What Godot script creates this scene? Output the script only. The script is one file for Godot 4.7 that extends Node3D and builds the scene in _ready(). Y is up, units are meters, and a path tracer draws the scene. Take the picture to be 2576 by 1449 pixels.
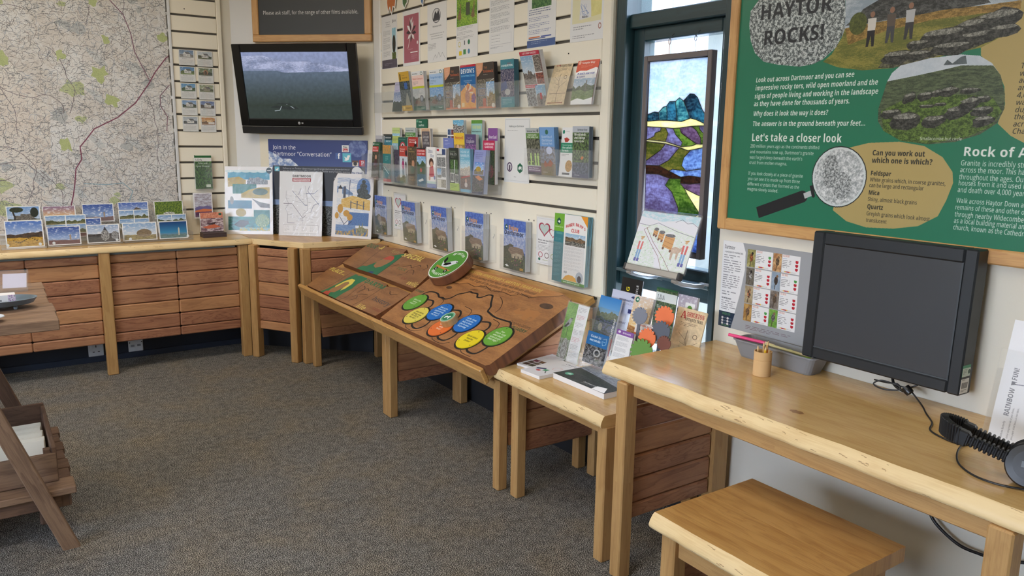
extends Node3D
# A visitor-centre corner: slatted display walls, leaflet racks, live-edge tables, carved activity desk.

var taken := {}
var sheets := []          # pages that hold the small prints
var nz := []              # three tables of noise
var fonts := {}
var wood := {}            # wood materials
var rng := RandomNumberGenerator.new()
var cream: StandardMaterial3D
var acrylic: StandardMaterial3D
var paper: StandardMaterial3D
var black: StandardMaterial3D

func _ready():
	rng.seed = 7
	setup_view()
	setup_noise()
	setup_materials()
	build_room()
	build_window()
	build_wall_counter()
	build_activity_desk()
	build_low_table()
	build_long_table()
	build_stool()
	build_display_trestle()
	build_slatwalls()
	build_map_and_cards()
	build_corner_wall()
	build_notices()
	build_leaflet_trays()
	build_magazine_pockets()
	build_green_board()
	build_table_rack()
	build_desk_things()
	finish_prints()

# ---------------------------------------------------------------- camera, sky, lamps
func setup_view():
	var cam := Camera3D.new()
	cam.name = "camera"
	var yaw := 0.971366; var pit := 0.189047; var roll := 0.0151993
	var d := Vector3(-sin(yaw) * cos(pit), -sin(pit), -cos(yaw) * cos(pit))
	var r := Vector3(cos(yaw), 0, -sin(yaw))
	var u := r.cross(d)
	var rr := cos(roll) * r + sin(roll) * u
	var uu := -sin(roll) * r + cos(roll) * u
	cam.transform = Transform3D(Basis(rr, uu, -d), Vector3(0, 1.38, 0))
	cam.fov = rad_to_deg(2.0 * atan(724.5 / 1985.2))
	cam.near = 0.05
	add_child(cam)
	var env := Environment.new()
	env.background_mode = Environment.BG_SKY
	var sky := Sky.new()
	var sm := ProceduralSkyMaterial.new()
	sm.sky_top_color = Color(0.72, 0.80, 0.93)
	sm.sky_horizon_color = Color(0.92, 0.95, 1.0)
	sm.ground_bottom_color = Color(0.35, 0.34, 0.30)
	sm.ground_horizon_color = Color(0.6, 0.6, 0.58)
	sm.sky_energy_multiplier = SKY
	sm.ground_energy_multiplier = SKY * 0.6
	sky.sky_material = sm
	env.sky = sky
	env.tonemap_mode = Environment.TONE_MAPPER_LINEAR
	env.tonemap_exposure = EXPO
	env.sdfgi_enabled = true
	env.ssao_enabled = true
	env.ssil_enabled = true
	var we := WorldEnvironment.new()
	we.name = "surroundings"
	we.environment = env
	add_child(we)
	var lit := mat(Color(1, 1, 1), 0.5)
	lit.emission_enabled = true
	lit.emission = LAMPC
	lit.emission_energy_multiplier = 1.2
	for q in LAMPS:
		var t = thing("ceiling_light", "flat white ceiling light panel set out over the room", "light", Vector3(q[0], 2.75, q[1]), 0, "ceiling light panels")
		part("frame", box_mesh(Vector3(0.64, 0.03, 1.24), 0.004), mat(Color(0.9, 0.9, 0.9), 0.5), t, at(0, -0.015, 0))
		part("diffuser", box_mesh(Vector3(0.6, 0.008, 1.2), 0.0), lit, t, at(0, -0.034, 0))
		var a := AreaLight3D.new()
		a.name = "lamp"
		a.area_size = Vector2(0.6, 1.2)
		a.light_color = LAMPC
		a.light_energy = q[2]
		a.shadow_enabled = true
		a.area_range = 12.0
		a.area_attenuation = 2.0
		a.transform = Transform3D(Basis(Vector3(1, 0, 0), -PI / 2), Vector3(0, -0.045, 0))
		t.add_child(a)

const SKY := 3.3
const EXPO := 1.5
const LAMPC := Color(1.0, 0.96, 0.90)
const LAMPS := [[-3.8, -0.2, 1.6], [-1.1, -0.2, 1.0], [-3.4, 2.2, 1.0], [-0.7, 2.2, 0.9]]

# ---------------------------------------------------------------- nodes
func numbered(n: String) -> String:
	var k: int = taken.get(n, 0)
	taken[n] = k + 1
	return n if k == 0 else "%s_%03d" % [n, k]

func tag(o: Node, label: String, category: String, group := ""):
	o.set_meta("label", label)
	o.set_meta("category", category)
	if group: o.set_meta("group", group)

func thing(called: String, label: String, category: String, pos := Vector3.ZERO, turn := 0.0, group := "") -> Node3D:
	var o := Node3D.new()
	o.name = numbered(called)
	add_child(o)
	o.position = pos
	o.rotation.y = turn
	tag(o, label, category, group)
	return o

func part(called: String, mesh: Mesh, m: Material, parent: Node, xf := Transform3D.IDENTITY) -> MeshInstance3D:
	var o := MeshInstance3D.new()
	o.name = called if parent != self else numbered(called)
	o.mesh = mesh
	o.material_override = m
	o.transform = xf
	parent.add_child(o, true)
	return o

func struct(called: String, mesh: Mesh, m: Material, xf := Transform3D.IDENTITY) -> MeshInstance3D:
	var o := part(called, mesh, m, self, xf)
	o.set_meta("kind", "structure")
	return o

func at(x: float, y: float, z: float, turn := 0.0) -> Transform3D:
	return Transform3D(Basis(Vector3.UP, turn), Vector3(x, y, z))

func mat(c: Color, rough := 0.6, metal := 0.0) -> StandardMaterial3D:
	var m := StandardMaterial3D.new()
	m.albedo_color = c
	m.roughness = rough
	m.metallic = metal
	return m

func rgb(r: int, g: int, b: int) -> Color:
	return Color(r / 255.0, g / 255.0, b / 255.0)

# ---------------------------------------------------------------- shapes
class G:
	var st := SurfaceTool.new()
	func _init():
		st.begin(Mesh.PRIMITIVE_TRIANGLES)
	func tri(a: Vector3, b: Vector3, c: Vector3, n: Vector3, ua := Vector2.ZERO, ub := Vector2.ZERO, uc := Vector2.ZERO):
		if (b - a).cross(c - a).dot(n) > 0.0:
			var t := b; b = c; c = t
			var tu := ub; ub = uc; uc = tu
		st.set_normal(n); st.set_uv(ua); st.add_vertex(a)
		st.set_normal(n); st.set_uv(ub); st.add_vertex(b)
		st.set_normal(n); st.set_uv(uc); st.add_vertex(c)
	func quad(a: Vector3, b: Vector3, c: Vector3, d: Vector3, n: Vector3, ua := Vector2.ZERO, ub := Vector2.ZERO, uc := Vector2.ZERO, ud := Vector2.ZERO):
		tri(a, b, c, n, ua, ub, uc)
		tri(a, c, d, n, ua, uc, ud)
	# corner by corner normals
	func quadn(p: Array, n: Array, u: Array):
		var f: Vector3 = n[0] + n[1] + n[2] + n[3]
		for k in [[0, 1, 2], [0, 2, 3]]:
			var o: Array = k
			if (p[k[1]] - p[k[0]]).cross(p[k[2]] - p[k[0]]).dot(f) > 0.0:
				o = [k[0], k[2], k[1]]
			for i in o:
				st.set_normal(n[i]); st.set_uv(u[i]); st.add_vertex(p[i])
	func uv(p: Vector3, n: Vector3, g: int, o: Vector2) -> Vector2:
		var a := n.abs()
		var dom := 0 if a.x >= a.y and a.x >= a.z else (1 if a.y >= a.z else 2)
		if dom == g:
			return Vector2(p[(g + 1) % 3] * 0.25, p[(g + 2) % 3]) + o
		return Vector2(p[g], p[3 - g - dom]) + o
	func face(ps: Array, n: Vector3, xf: Transform3D, g: int, o: Vector2):
		n = n.normalized()
		var us := []
		var q := []
		for p in ps:
			us.append(uv(p, n, g, o))
			q.append(xf * p)
		var nn := (xf.basis * n).normalized()
		if ps.size() == 4: quad(q[0], q[1], q[2], q[3], nn, us[0], us[1], us[2], us[3])
		else: tri(q[0], q[1], q[2], nn, us[0], us[1], us[2])
	func box(s: Vector3, xf := Transform3D.IDENTITY, b := 0.0, g := 0, o := Vector2.ZERO):
		var h := s / 2.0
		b = minf(b, minf(h.x, minf(h.y, h.z)) * 0.8)
		for ax in 3:
			var u := (ax + 1) % 3
			var v := (ax + 2) % 3
			for sg in [-1.0, 1.0]:
				var ps := []
				for c in [[-1, -1], [1, -1], [1, 1], [-1, 1]]:
					var p := Vector3.ZERO
					p[ax] = sg * h[ax]; p[u] = c[0] * (h[u] - b); p[v] = c[1] * (h[v] - b)
					ps.append(p)
				var n := Vector3.ZERO
				n[ax] = sg
				face(ps, n, xf, g, o)
				if b > 0.0:
					for sv in [-1.0, 1.0]:
						var e := []
						for c in [[-1, 0], [1, 0], [1, 1], [-1, 1]]:
							var p := Vector3.ZERO
							p[ax] = c[0] * (h[ax] - b)
							p[u] = sg * (h[u] - (b if c[1] else 0.0)); p[v] = sv * (h[v] - (0.0 if c[1] else b))
							e.append(p)
						var en := Vector3.ZERO
						en[u] = sg; en[v] = sv
						face(e, en, xf, g, o)
		if b > 0.0:
			for sx in [-1.0, 1.0]:
				for sy in [-1.0, 1.0]:
					for sz in [-1.0, 1.0]:
						var k := Vector3(sx, sy, sz)
						face([Vector3(h.x, h.y - b, h.z - b) * k, Vector3(h.x - b, h.y, h.z - b) * k, Vector3(h.x - b, h.y - b, h.z) * k], k, xf, g, o)
	func prism(poly: PackedVector2Array, z0: float, z1: float, xf := Transform3D.IDENTITY, o := Vector2.ZERO, sc := Vector2.ONE):
		# an outline in x, y drawn out from z0 to z1
		var ids := Geometry2D.triangulate_polygon(poly)
		for k in range(0, ids.size(), 3):
			for z in [z0, z1]:
				var a := []
				var us := []
				for i in 3:
					var p := poly[ids[k + i]]
					a.append(xf * Vector3(p.x, p.y, z))
					us.append(p * sc + o)
				tri(a[0], a[1], a[2], (xf.basis * Vector3(0, 0, 1.0 if z == maxf(z0, z1) else -1.0)).normalized(), us[0], us[1], us[2])
		var cw := Geometry2D.is_polygon_clockwise(poly)
		for i in poly.size():
			var p := poly[i]
			var q := poly[(i + 1) % poly.size()]
			var e := q - p
			var n := Vector3(e.y, -e.x, 0) * (-1.0 if cw else 1.0)
			quad(xf * Vector3(p.x, p.y, z0), xf * Vector3(q.x, q.y, z0), xf * Vector3(q.x, q.y, z1), xf * Vector3(p.x, p.y, z1), (xf.basis * n).normalized(), p * sc + o, q * sc + o, q * sc + o, p * sc + o)
	func tube(pts: Array, r: float, n := 8, taper := 1.0):
		var rings := []
		var nrm := []
		var side := Vector3.ZERO
		for i in pts.size():
			var d: Vector3 = (pts[mini(i + 1, pts.size() - 1)] - pts[maxi(i - 1, 0)]).normalized()
			if side == Vector3.ZERO:
				side = d.cross(Vector3.UP if absf(d.y) < 0.9 else Vector3.RIGHT).normalized()
			side = (side - d * side.dot(d)).normalized()
			var up := d.cross(side)
			var ring := []
			var rn := []
			var rad := r * lerpf(1.0, taper, float(i) / maxf(1.0, pts.size() - 1.0))
			for k in n + 1:
				var a := TAU * k / n
				var v := side * cos(a) + up * sin(a)
				rn.append(v)
				ring.append(pts[i] + v * rad)
			rings.append(ring); nrm.append(rn)
		for i in pts.size() - 1:
			for k in n:
				quadn([rings[i][k], rings[i][k + 1], rings[i + 1][k + 1], rings[i + 1][k]], [nrm[i][k], nrm[i][k + 1], nrm[i + 1][k + 1], nrm[i + 1][k]], [Vector2(i * 0.02, k * 0.01), Vector2(i * 0.02, k * 0.01 + 0.01), Vector2(i * 0.02 + 0.02, k * 0.01 + 0.01), Vector2(i * 0.02 + 0.02, k * 0.01)])
		for e in [0, pts.size() - 1]:
			var d: Vector3 = (pts[0] - pts[1] if e == 0 else pts[e] - pts[e - 1]).normalized()
			for k in n:
				tri(pts[e], rings[e][k], rings[e][k + 1], d)
	func lathe(prof: Array, n := 24, xf := Transform3D.IDENTITY):
		# prof: Vector2(radius, y) from bottom to top
		for i in prof.size() - 1:
			var a: Vector2 = prof[i]
			var b: Vector2 = prof[i + 1]
			var t := Vector2(b.y - a.y, a.x - b.x).normalized()
			for k in n:
				var p := []
				var nn := []
				var us := []
				for c in [[a, k], [a, k + 1], [b, k + 1], [b, k]]:
					var an: float = TAU * c[1] / n
					p.append(xf * Vector3(c[0].x * cos(an), c[0].y, c[0].x * sin(an)))
					nn.append((xf.basis * Vector3(t.x * cos(an), t.y, t.x * sin(an))).normalized())
					us.append(Vector2(c[0].y, an * 0.05))
				quadn(p, nn, us)
	# a sheet of print that faces +z, from y 0 to h; its back and edges take the print's corner colour
	func sheet(w: float, h: float, t: float, r: Rect2, bend := 0.0, rows := 1, z := 0.0):
		var w2 := w / 2.0
		var c := r.position + r.size * Vector2(0.01, 0.005)
		for i in rows:
			var a := float(i) / rows
			var b := float(i + 1) / rows
			var za := z + bend * a * a
			var zb := z + bend * b * b
			var na := Vector3(0, -2.0 * bend * a / h, 1).normalized()
			var nb := Vector3(0, -2.0 * bend * b / h, 1).normalized()
			var va := r.position.y + r.size.y * (1.0 - a)
			var vb := r.position.y + r.size.y * (1.0 - b)
			quadn([Vector3(-w2, a * h, za), Vector3(w2, a * h, za), Vector3(w2, b * h, zb), Vector3(-w2, b * h, zb)], [na, na, nb, nb], [Vector2(r.position.x, va), Vector2(r.end.x, va), Vector2(r.end.x, vb), Vector2(r.position.x, vb)])
			quadn([Vector3(-w2, a * h, za - t), Vector3(w2, a * h, za - t), Vector3(w2, b * h, zb - t), Vector3(-w2, b * h, zb - t)], [-na, -na, -nb, -nb], [c, c, c, c])
			for s in [-1.0, 1.0]:
				quad(Vector3(s * w2, a * h, za), Vector3(s * w2, b * h, zb), Vector3(s * w2, b * h, zb - t), Vector3(s * w2, a * h, za - t), Vector3(s, 0, 0), c, c, c, c)
		quad(Vector3(-w2, h, z + bend), Vector3(w2, h, z + bend), Vector3(w2, h, z + bend - t), Vector3(-w2, h, z + bend - t), Vector3.UP, c, c, c, c)
		quad(Vector3(-w2, 0, z), Vector3(w2, 0, z), Vector3(w2, 0, z - t), Vector3(-w2, 0, z - t), Vector3.DOWN, c, c, c, c)
	func mesh() -> ArrayMesh:
		return st.commit()

var boxes := {}
func box_mesh(s: Vector3, b := 0.003, g := 0, variant := 0) -> ArrayMesh:
	var key := [s.snapped(Vector3.ONE * 0.0005), b, g, variant]
	if not boxes.has(key):
		var q := G.new()
		q.box(s, Transform3D.IDENTITY, b, g, Vector2(variant * 0.37, variant * 0.113))
		boxes[key] = q.mesh()
	return boxes[key]

func bar(called: String, a: Vector3, b: Vector3, m: Material, parent: Node, bevel := 0.003, g := 0, variant := 0) -> MeshInstance3D:
	# a box between two opposite corners
	return part(called, box_mesh((b - a).abs(), bevel, g, variant), m, parent, Transform3D(Basis(), (a + b) / 2.0))

# ---------------------------------------------------------------- noise, materials, prints
func setup_noise():
	for f in [0.16, 0.035, 0.009]:
		var n := FastNoiseLite.new()
		n.seed = 11 + nz.size()
		n.frequency = f
		n.fractal_octaves = 4 if f < 0.1 else 2
		var im := n.get_seamless_image(512, 512, false, false, 0.2)
		im.convert(Image.FORMAT_L8)
		nz.append(im.get_data())
	for k in [["sans", "Droid Sans", 400], ["bold", "Droid Sans", 700], ["serif", "Droid Serif", 400], ["serifb", "Droid Serif", 700]]:
		var f := SystemFont.new()
		f.font_names = PackedStringArray([k[1]])
		f.font_weight = k[2]
		fonts[k[0]] = f

func noise(k: int, x: float, y: float) -> float:
	return nz[k][(int(y) & 511) * 512 + (int(x) & 511)] / 255.0

func ns(n: PackedByteArray, x: float, y: float) -> float:
	var xi := floori(x); var yi := floori(y)
	var fx := x - xi; var fy := y - yi
	var r0 := (yi & 511) * 512; var r1 := ((yi + 1) & 511) * 512
	var x0 := xi & 511; var x1 := (xi + 1) & 511
	return ((n[r0 + x0] * (1 - fx) + n[r0 + x1] * fx) * (1 - fy) + (n[r1 + x0] * (1 - fx) + n[r1 + x1] * fx) * fy) / 255.0

# grain runs along u: 1.2 m by 0.3 m of timber; ring: weight of the year rings
func timber(light: Color, dark: Color, rings: float, arch: float, sharp: float, fine: float, sd: int, rough := 0.45, band := 0.0, ring := 0.75, w := 1024, h := 256) -> StandardMaterial3D:
	var b := PackedByteArray()
	b.resize(w * h * 4)
	var n1: PackedByteArray = nz[1]
	var n0: PackedByteArray = nz[0]
	var n2: PackedByteArray = nz[2]
	for y in h:
		var v := float(y) / h
		for x in w:
			var warp := ns(n2, x * 0.5 + sd * 31, v * 512.0 + sd * 77)
			var w2 := ns(n1, x * 0.125 + sd * 57, v * 256.0 + sd * 13)
			var d := v - 0.5 + 0.18 * (warp - 0.5)
			var ph := arch * d * d * 4.0 + rings * absf(d) + arch * 0.4 * (sin(TAU * x / w + sd) * 0.5 + warp) + w2 * 0.9
			var fr := ph - floorf(ph)
			fr = minf(fr, (1.0 - fr) * 7.0)
			var t := pow(fr, sharp) * ring
			var g := ns(n0, x * 0.06 + sd * 3, v * 640.0 + sd * 5)
			t = clampf(t + (g - 0.5) * fine + (warp - 0.5) * band + 0.1, 0.0, 1.0)
			var c := light.lerp(dark, t)
			var i := (y * w + x) * 4
			b[i] = int(c.r * 255); b[i + 1] = int(c.g * 255); b[i + 2] = int(c.b * 255); b[i + 3] = 255
	var m := mat(Color.WHITE, rough)
	m.albedo_texture = ImageTexture.create_from_image(Image.create_from_data(w, h, false, Image.FORMAT_RGBA8, b))
	m.uv1_scale = Vector3(1 / 1.2, 1 / 0.3, 1)
	return m

func setup_materials():
	cream = mat(rgb(238, 231, 212), 0.5)
	paper = mat(rgb(232, 232, 232), 0.7)
	black = mat(rgb(22, 23, 25), 0.35)
	acrylic = mat(Color(0.93, 0.96, 0.97, 0.04), 0.03)
	acrylic.transparency = BaseMaterial3D.TRANSPARENCY_ALPHA
	wood.top = timber(rgb(226, 188, 126), rgb(196, 150, 88), 2.0, 1.2, 1.6, 0.5, 1, 0.15, 0.6, 0.3)
	wood.top2 = timber(rgb(210, 164, 100), rgb(164, 114, 60), 3.0, 1.5, 1.8, 0.55, 4, 0.28, 0.7, 0.4)
	wood.edge = timber(rgb(236, 208, 156), rgb(204, 164, 108), 1.0, 0.6, 3.0, 0.6, 2, 0.4, 0.9, 0.12)
	flecks(wood.edge)
	wood.leg = timber(rgb(190, 150, 96), rgb(150, 108, 62), 4.0, 0.8, 2.0, 0.6, 3, 0.5, 0.5, 0.35)
	wood.panel = timber(rgb(180, 130, 94), rgb(122, 74, 52), 3.0, 3.5, 3.5, 0.4, 5, 0.5, 0.6)
	wood.panel2 = timber(rgb(172, 120, 88), rgb(112, 66, 48), 1.5, 6.0, 3.0, 0.4, 9, 0.5, 0.5)
	wood.panel3 = timber(rgb(194, 142, 98), rgb(146, 98, 66), 5.0, 1.5, 2.5, 0.45, 6, 0.5, 0.6, 0.5)
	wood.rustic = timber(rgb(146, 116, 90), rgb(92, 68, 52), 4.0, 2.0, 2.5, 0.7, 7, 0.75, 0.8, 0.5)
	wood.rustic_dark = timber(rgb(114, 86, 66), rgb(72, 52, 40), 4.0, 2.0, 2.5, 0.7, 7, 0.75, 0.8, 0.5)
	wood.oak = timber(rgb(208, 162, 104), rgb(174, 124, 74), 6.0, 0.8, 2.0, 0.6, 8, 0.45, 0.4, 0.4)

# bark specks left on the outer edge of the tree
func flecks(m: StandardMaterial3D):
	var im: Image = m.albedo_texture.get_image()
	var r := RandomNumberGenerator.new()
	r.seed = 8
	for k in 420:
		var x := r.randi_range(0, 1000)
		var y := r.randi_range(0, 250)
		if noise(2, x * 0.7, y) < 0.5: continue
		var c := rgb(150, 108, 66).lerp(rgb(110, 76, 50), r.randf())
		for i in r.randi_range(4, 22):
			var yy := y + (i / 7) % 3
			if x + i < 1024 and yy < 256: im.set_pixel(x + i, yy, im.get_pixel(x + i, yy).lerp(c, 0.7))
	m.albedo_texture = ImageTexture.create_from_image(im)

# a painter for one print; places and sizes are fractions of the sheet
class Pr:
	var im: Image
	var w: int
	var h: int
	var root: Node
	var r := RandomNumberGenerator.new()
	func _init(rt: Node, ww: int, hh: int, c := Color.WHITE):
		root = rt; w = ww; h = hh
		im = Image.create(w, h, false, Image.FORMAT_RGBA8)
		im.fill(c)
		r.seed = ww * 31 + hh
	func rect(x: float, y: float, ww: float, hh: float, c: Color):
		im.fill_rect(Rect2i(roundi(x * w), roundi(y * h), maxi(1, roundi(ww * w)), maxi(1, roundi(hh * h))), c)
	func spans(pts: PackedVector2Array, f: Callable):
		var y0 := 1e9
		var y1 := -1e9
		for p in pts:
			y0 = minf(y0, p.y); y1 = maxf(y1, p.y)
		for y in range(maxi(0, floori(y0 * h)), mini(h, ceili(y1 * h) + 1)):
			var yy := (y + 0.5) / h
			var xs := []
			for i in pts.size():
				var a := pts[i]
				var b := pts[(i + 1) % pts.size()]
				if (a.y <= yy) != (b.y <= yy):
					xs.append(a.x + (yy - a.y) / (b.y - a.y) * (b.x - a.x))
			xs.sort()
			for k in range(0, xs.size() - 1, 2):
				var x0 := clampi(roundi(xs[k] * w), 0, w)
				var x1 := clampi(roundi(xs[k + 1] * w), 0, w)
				if x1 > x0: f.call(x0, x1, y)
	func poly(fl: Array, c: Color):
		spans(v2(fl), func(x0, x1, y): im.fill_rect(Rect2i(x0, y, x1 - x0, 1), c))
	func v2(fl) -> PackedVector2Array:
		if fl is PackedVector2Array: return fl
		var o := PackedVector2Array()
		for i in range(0, fl.size(), 2): o.append(Vector2(fl[i], fl[i + 1]))
		return o
	# filled with a mix of two colours after a noise
	func tex(fl, a: Color, b: Color, k := 1, sx := 1.0, sy := 1.0, hard := 1.0):
		var sd := r.randi_range(0, 500)
		var n: PackedByteArray = root.nz[k]
		var n1: PackedByteArray = root.nz[1]
		var n0: PackedByteArray = root.nz[0]
		spans(v2(fl), func(x0, x1, y):
			var row := ((int(y * sy * 0.5) + sd) & 511) * 512
			var row1 := ((int(y * sy * 1.3) + sd * 2) & 511) * 512
			var row0 := ((int(y * 1.1 + sy * 40) + sd) & 511) * 512
			for x in range(x0, x1):
				var q := (0.46 * n[row + ((int(x * sx * 0.5) + sd * 3) & 511)] + 0.32 * n1[row1 + ((int(x * sx * 1.3) + sd) & 511)] + 0.22 * n0[row0 + ((int(x * 1.1) + sd * 5) & 511)]) / 255.0
				im.set_pixel(x, y, a.lerp(b, clampf((q - 0.5) * hard * 1.9 + 0.5, 0.0, 1.0))))
	func box(x: float, y: float, ww: float, hh: float) -> PackedVector2Array:
		return PackedVector2Array([Vector2(x, y), Vector2(x + ww, y), Vector2(x + ww, y + hh), Vector2(x, y + hh)])
	func oval(cx: float, cy: float, rx: float, ry: float, n := 28) -> PackedVector2Array:
		var o := PackedVector2Array()
		for i in n: o.append(Vector2(cx + rx * cos(TAU * i / n), cy + ry * sin(TAU * i / n)))
		return o
	func ell(cx: float, cy: float, rx: float, ry: float, c: Color):
		spans(oval(cx, cy, rx, ry), func(x0, x1, y): im.fill_rect(Rect2i(x0, y, x1 - x0, 1), c))
	func line(fl: Array, wd: float, c: Color):
		# wd is a fraction of the width
		var p := v2(fl)
		var asp := float(w) / h
		for i in p.size() - 1:
			var a := p[i]; var b := p[i + 1]
			var d := Vector2(b.x - a.x, (b.y - a.y) / asp)
			if d.length() < 1e-6: continue
			d = d.normalized() * wd * 0.5
			var n := Vector2(-d.y, d.x * asp)
			spans(PackedVector2Array([a + n, b + n, b - n, a - n]), func(x0, x1, y): im.fill_rect(Rect2i(x0, y, maxi(1, x1 - x0), 1), c))
			if wd * w > 3.0: ell(b.x, b.y, wd * 0.5, wd * 0.5 * asp, c)
			elif wd * w < 1.6:
				var steps := int(maxf(absf(b.x - a.x) * w, absf(b.y - a.y) * h)) + 1
				for s in steps + 1:
					var q := a.lerp(b, float(s) / steps)
					var xx := int(q.x * w); var yy := int(q.y * h)
					if xx >= 0 and yy >= 0 and xx < w and yy < h: im.set_pixel(xx, yy, im.get_pixel(xx, yy).lerp(c, 0.75))
	func smooth(fl: Array) -> Array:
		var p := v2(fl)
		var o := []
		for i in p.size() - 1:
			for k in 6:
				var q := p[i].cubic_interpolate(p[i + 1], p[maxi(i - 1, 0)], p[mini(i + 2, p.size() - 1)], k / 6.0)
				o.append(q.x); o.append(q.y)
		return o + [p[-1].x, p[-1].y]
	# x, y: left end of the base line; hh: height of a capital; ww: width of the line or 0
	func text(s: String, x: float, y: float, hh: float, c: Color, font := "sans", ww := 0.0, slant := 0.0, turn := 0):
		var f: Font = root.fonts[font]
		var cap := hh * (h if turn == 0 else w)
		var size := maxi(6, roundi(cap / 0.715))
		var tl := TextLine.new()
		tl.add_string(s, f, size)
		var ts := TextServerManager.get_primary_interface()
		var gl: Array = ts.shaped_text_get_glyphs(tl.get_rid())
		var tw := int(tl.get_line_width()) + size
		var asc := int(tl.get_line_ascent()) + 2
		var th := asc + int(tl.get_line_descent()) + 2
		var tmp := Image.create(tw, th, false, Image.FORMAT_RGBA8)
		tmp.fill(Color(c, 0.0))
		var sz := Vector2i(size, 0)
		for g in gl: ts.font_render_glyph(g.font_rid, sz, g.index)
		var ims := {}
		var cx := 0.0
		for g in gl:
			var id: int = ts.font_get_glyph_texture_idx(g.font_rid, sz, g.index)
			if id >= 0:
				var key := [g.font_rid, id]
				if not ims.has(key): ims[key] = ts.font_get_texture_image(g.font_rid, sz, id)
				var src: Image = ims[key]
				var uv: Rect2 = ts.font_get_glyph_uv_rect(g.font_rid, sz, g.index)
				var of: Vector2 = ts.font_get_glyph_offset(g.font_rid, sz, g.index)
				for yy in int(uv.size.y):
					var sh := int((asc - (asc + of.y + yy)) * slant)
					for xx in int(uv.size.x):
						var al := src.get_pixel(int(uv.position.x) + xx, int(uv.position.y) + yy).a
						if al > 0.02:
							var px := int(cx + of.x) + xx + sh + (2 if slant else 0)
							var py := int(asc + of.y) + yy
							if px >= 0 and py >= 0 and px < tw and py < th:
								tmp.set_pixel(px, py, Color(c, maxf(al, tmp.get_pixel(px, py).a)))
			cx += g.advance
		var wide := tw
		if ww > 0.0:
			wide = maxi(2, roundi(tw * ww * (w if turn == 0 else h) / maxf(1.0, tl.get_line_width())))
		var k := cap / (size * 0.715)
		var high := maxi(2, roundi(th * k))
		if wide != tw or high != th: tmp.resize(wide, high, Image.INTERPOLATE_BILINEAR)
		var o := Vector2i(roundi(x * w), roundi(y * h) - roundi(asc * k))
		if turn == 1:
			tmp.rotate_90(COUNTERCLOCKWISE)
			o = Vector2i(roundi(x * w) - roundi(asc * k), roundi(y * h) - wide)
		im.blend_rect(tmp, Rect2i(Vector2i.ZERO, tmp.get_size()), o)
	# lines of print too small to read
	func small(x: float, y: float, ww: float, hh: float, n: int, c: Color, fill := 0.92):
		for i in n:
			var yy := y + hh * i / n
			var xx := x
			var end := x + ww * (fill if i < n - 1 else fill * 0.55) * r.randf_range(0.86, 1.0)
			while xx < end:
				var l := minf(r.randf_range(0.02, 0.075) * maxf(1.0, 160.0 / w), end - xx)
				im.fill_rect(Rect2i(int(xx * w), int(yy * h), maxi(1, int(l * w)), maxi(1, int(hh * h / n * 0.42))), Color(c.lerp(im.get_pixel(clampi(int(xx * w), 0, w - 1), clampi(int(yy * h), 0, h - 1)), 0.3), 1.0))
				xx += l + 0.014
	# a photograph of open country: sky and ridges from far to near [height, roughness, colour, colour]
	func photo(x: float, y: float, ww: float, hh: float, s0: Color, s1: Color, cloud: float, ridges: Array):
		var n: PackedByteArray = root.nz[1]
		var n2: PackedByteArray = root.nz[2]
		var sd := r.randi_range(0, 400)
		for py in range(int(y * h), mini(h, int((y + hh) * h))):
			var t := (py - y * h) / maxf(1.0, hh * h)
			var base := s0.lerp(s1, minf(1.0, t * 1.6))
			for px in range(int(x * w), mini(w, int((x + ww) * w))):
				var c := base
				if cloud > 0.0:
					var q := n[((py * 2 + sd) & 511) * 512 + ((px + sd) & 511)] / 255.0
					c = c.lerp(Color(0.95, 0.95, 0.97), clampf((q - 0.62 + cloud * 0.3) * 3.0, 0.0, 1.0))
				im.set_pixel(px, py, c)
		for k in ridges:
			var pts := PackedVector2Array()
			var m := 24
			var o := r.randi_range(0, 500)
			for i in m + 1:
				var q := n2[((o * 7) & 511) * 512 + ((o + i * 9) & 511)] / 255.0 - 0.5
				pts.append(Vector2(x + ww * i / m, clampf(y + hh * (1.0 - k[0] - q * k[1]), y, y + hh)))
			pts.append(Vector2(x + ww, y + hh)); pts.append(Vector2(x, y + hh))
			tex(pts, k[2], k[3], 1, 2.0, 4.0, 1.8)
	func grit(x: float, y: float, ww: float, hh: float, amt: float, k := 0):
		var n: PackedByteArray = root.nz[k]
		var sd := r.randi_range(0, 500)
		for py in range(maxi(0, int(y * h)), mini(h, int((y + hh) * h))):
			for px in range(maxi(0, int(x * w)), mini(w, int((x + ww) * w))):
				var q := 1.0 + (n[((py + sd) & 511) * 512 + ((px + sd) & 511)] / 255.0 - 0.5) * amt
				var c := im.get_pixel(px, py)
				im.set_pixel(px, py, Color(clampf(c.r * q, 0, 1), clampf(c.g * q, 0, 1), clampf(c.b * q, 0, 1)))

# a place for a print on a page; gives [material, rect]
func put(p: Pr) -> Array:
	var need := Vector2i(p.w + 6, p.h + 6)
	for s in sheets:
		if s.x + need.x > 2048:
			if s.y + s.row + need.y <= 2048 and s.row > 0:
				s.x = 0; s.y += s.row; s.row = 0
			else: continue
		if s.y + need.y > 2048: continue
		return lay(s, p, need)
	var m := mat(Color(0.95, 0.95, 0.94), 0.42)
	var im := Image.create(2048, 2048, false, Image.FORMAT_RGBA8)
	im.fill(Color.WHITE)
	var s := {"im": im, "m": m, "x": 0, "y": 0, "row": 0}
	sheets.append(s)
	return lay(s, p, need)

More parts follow.
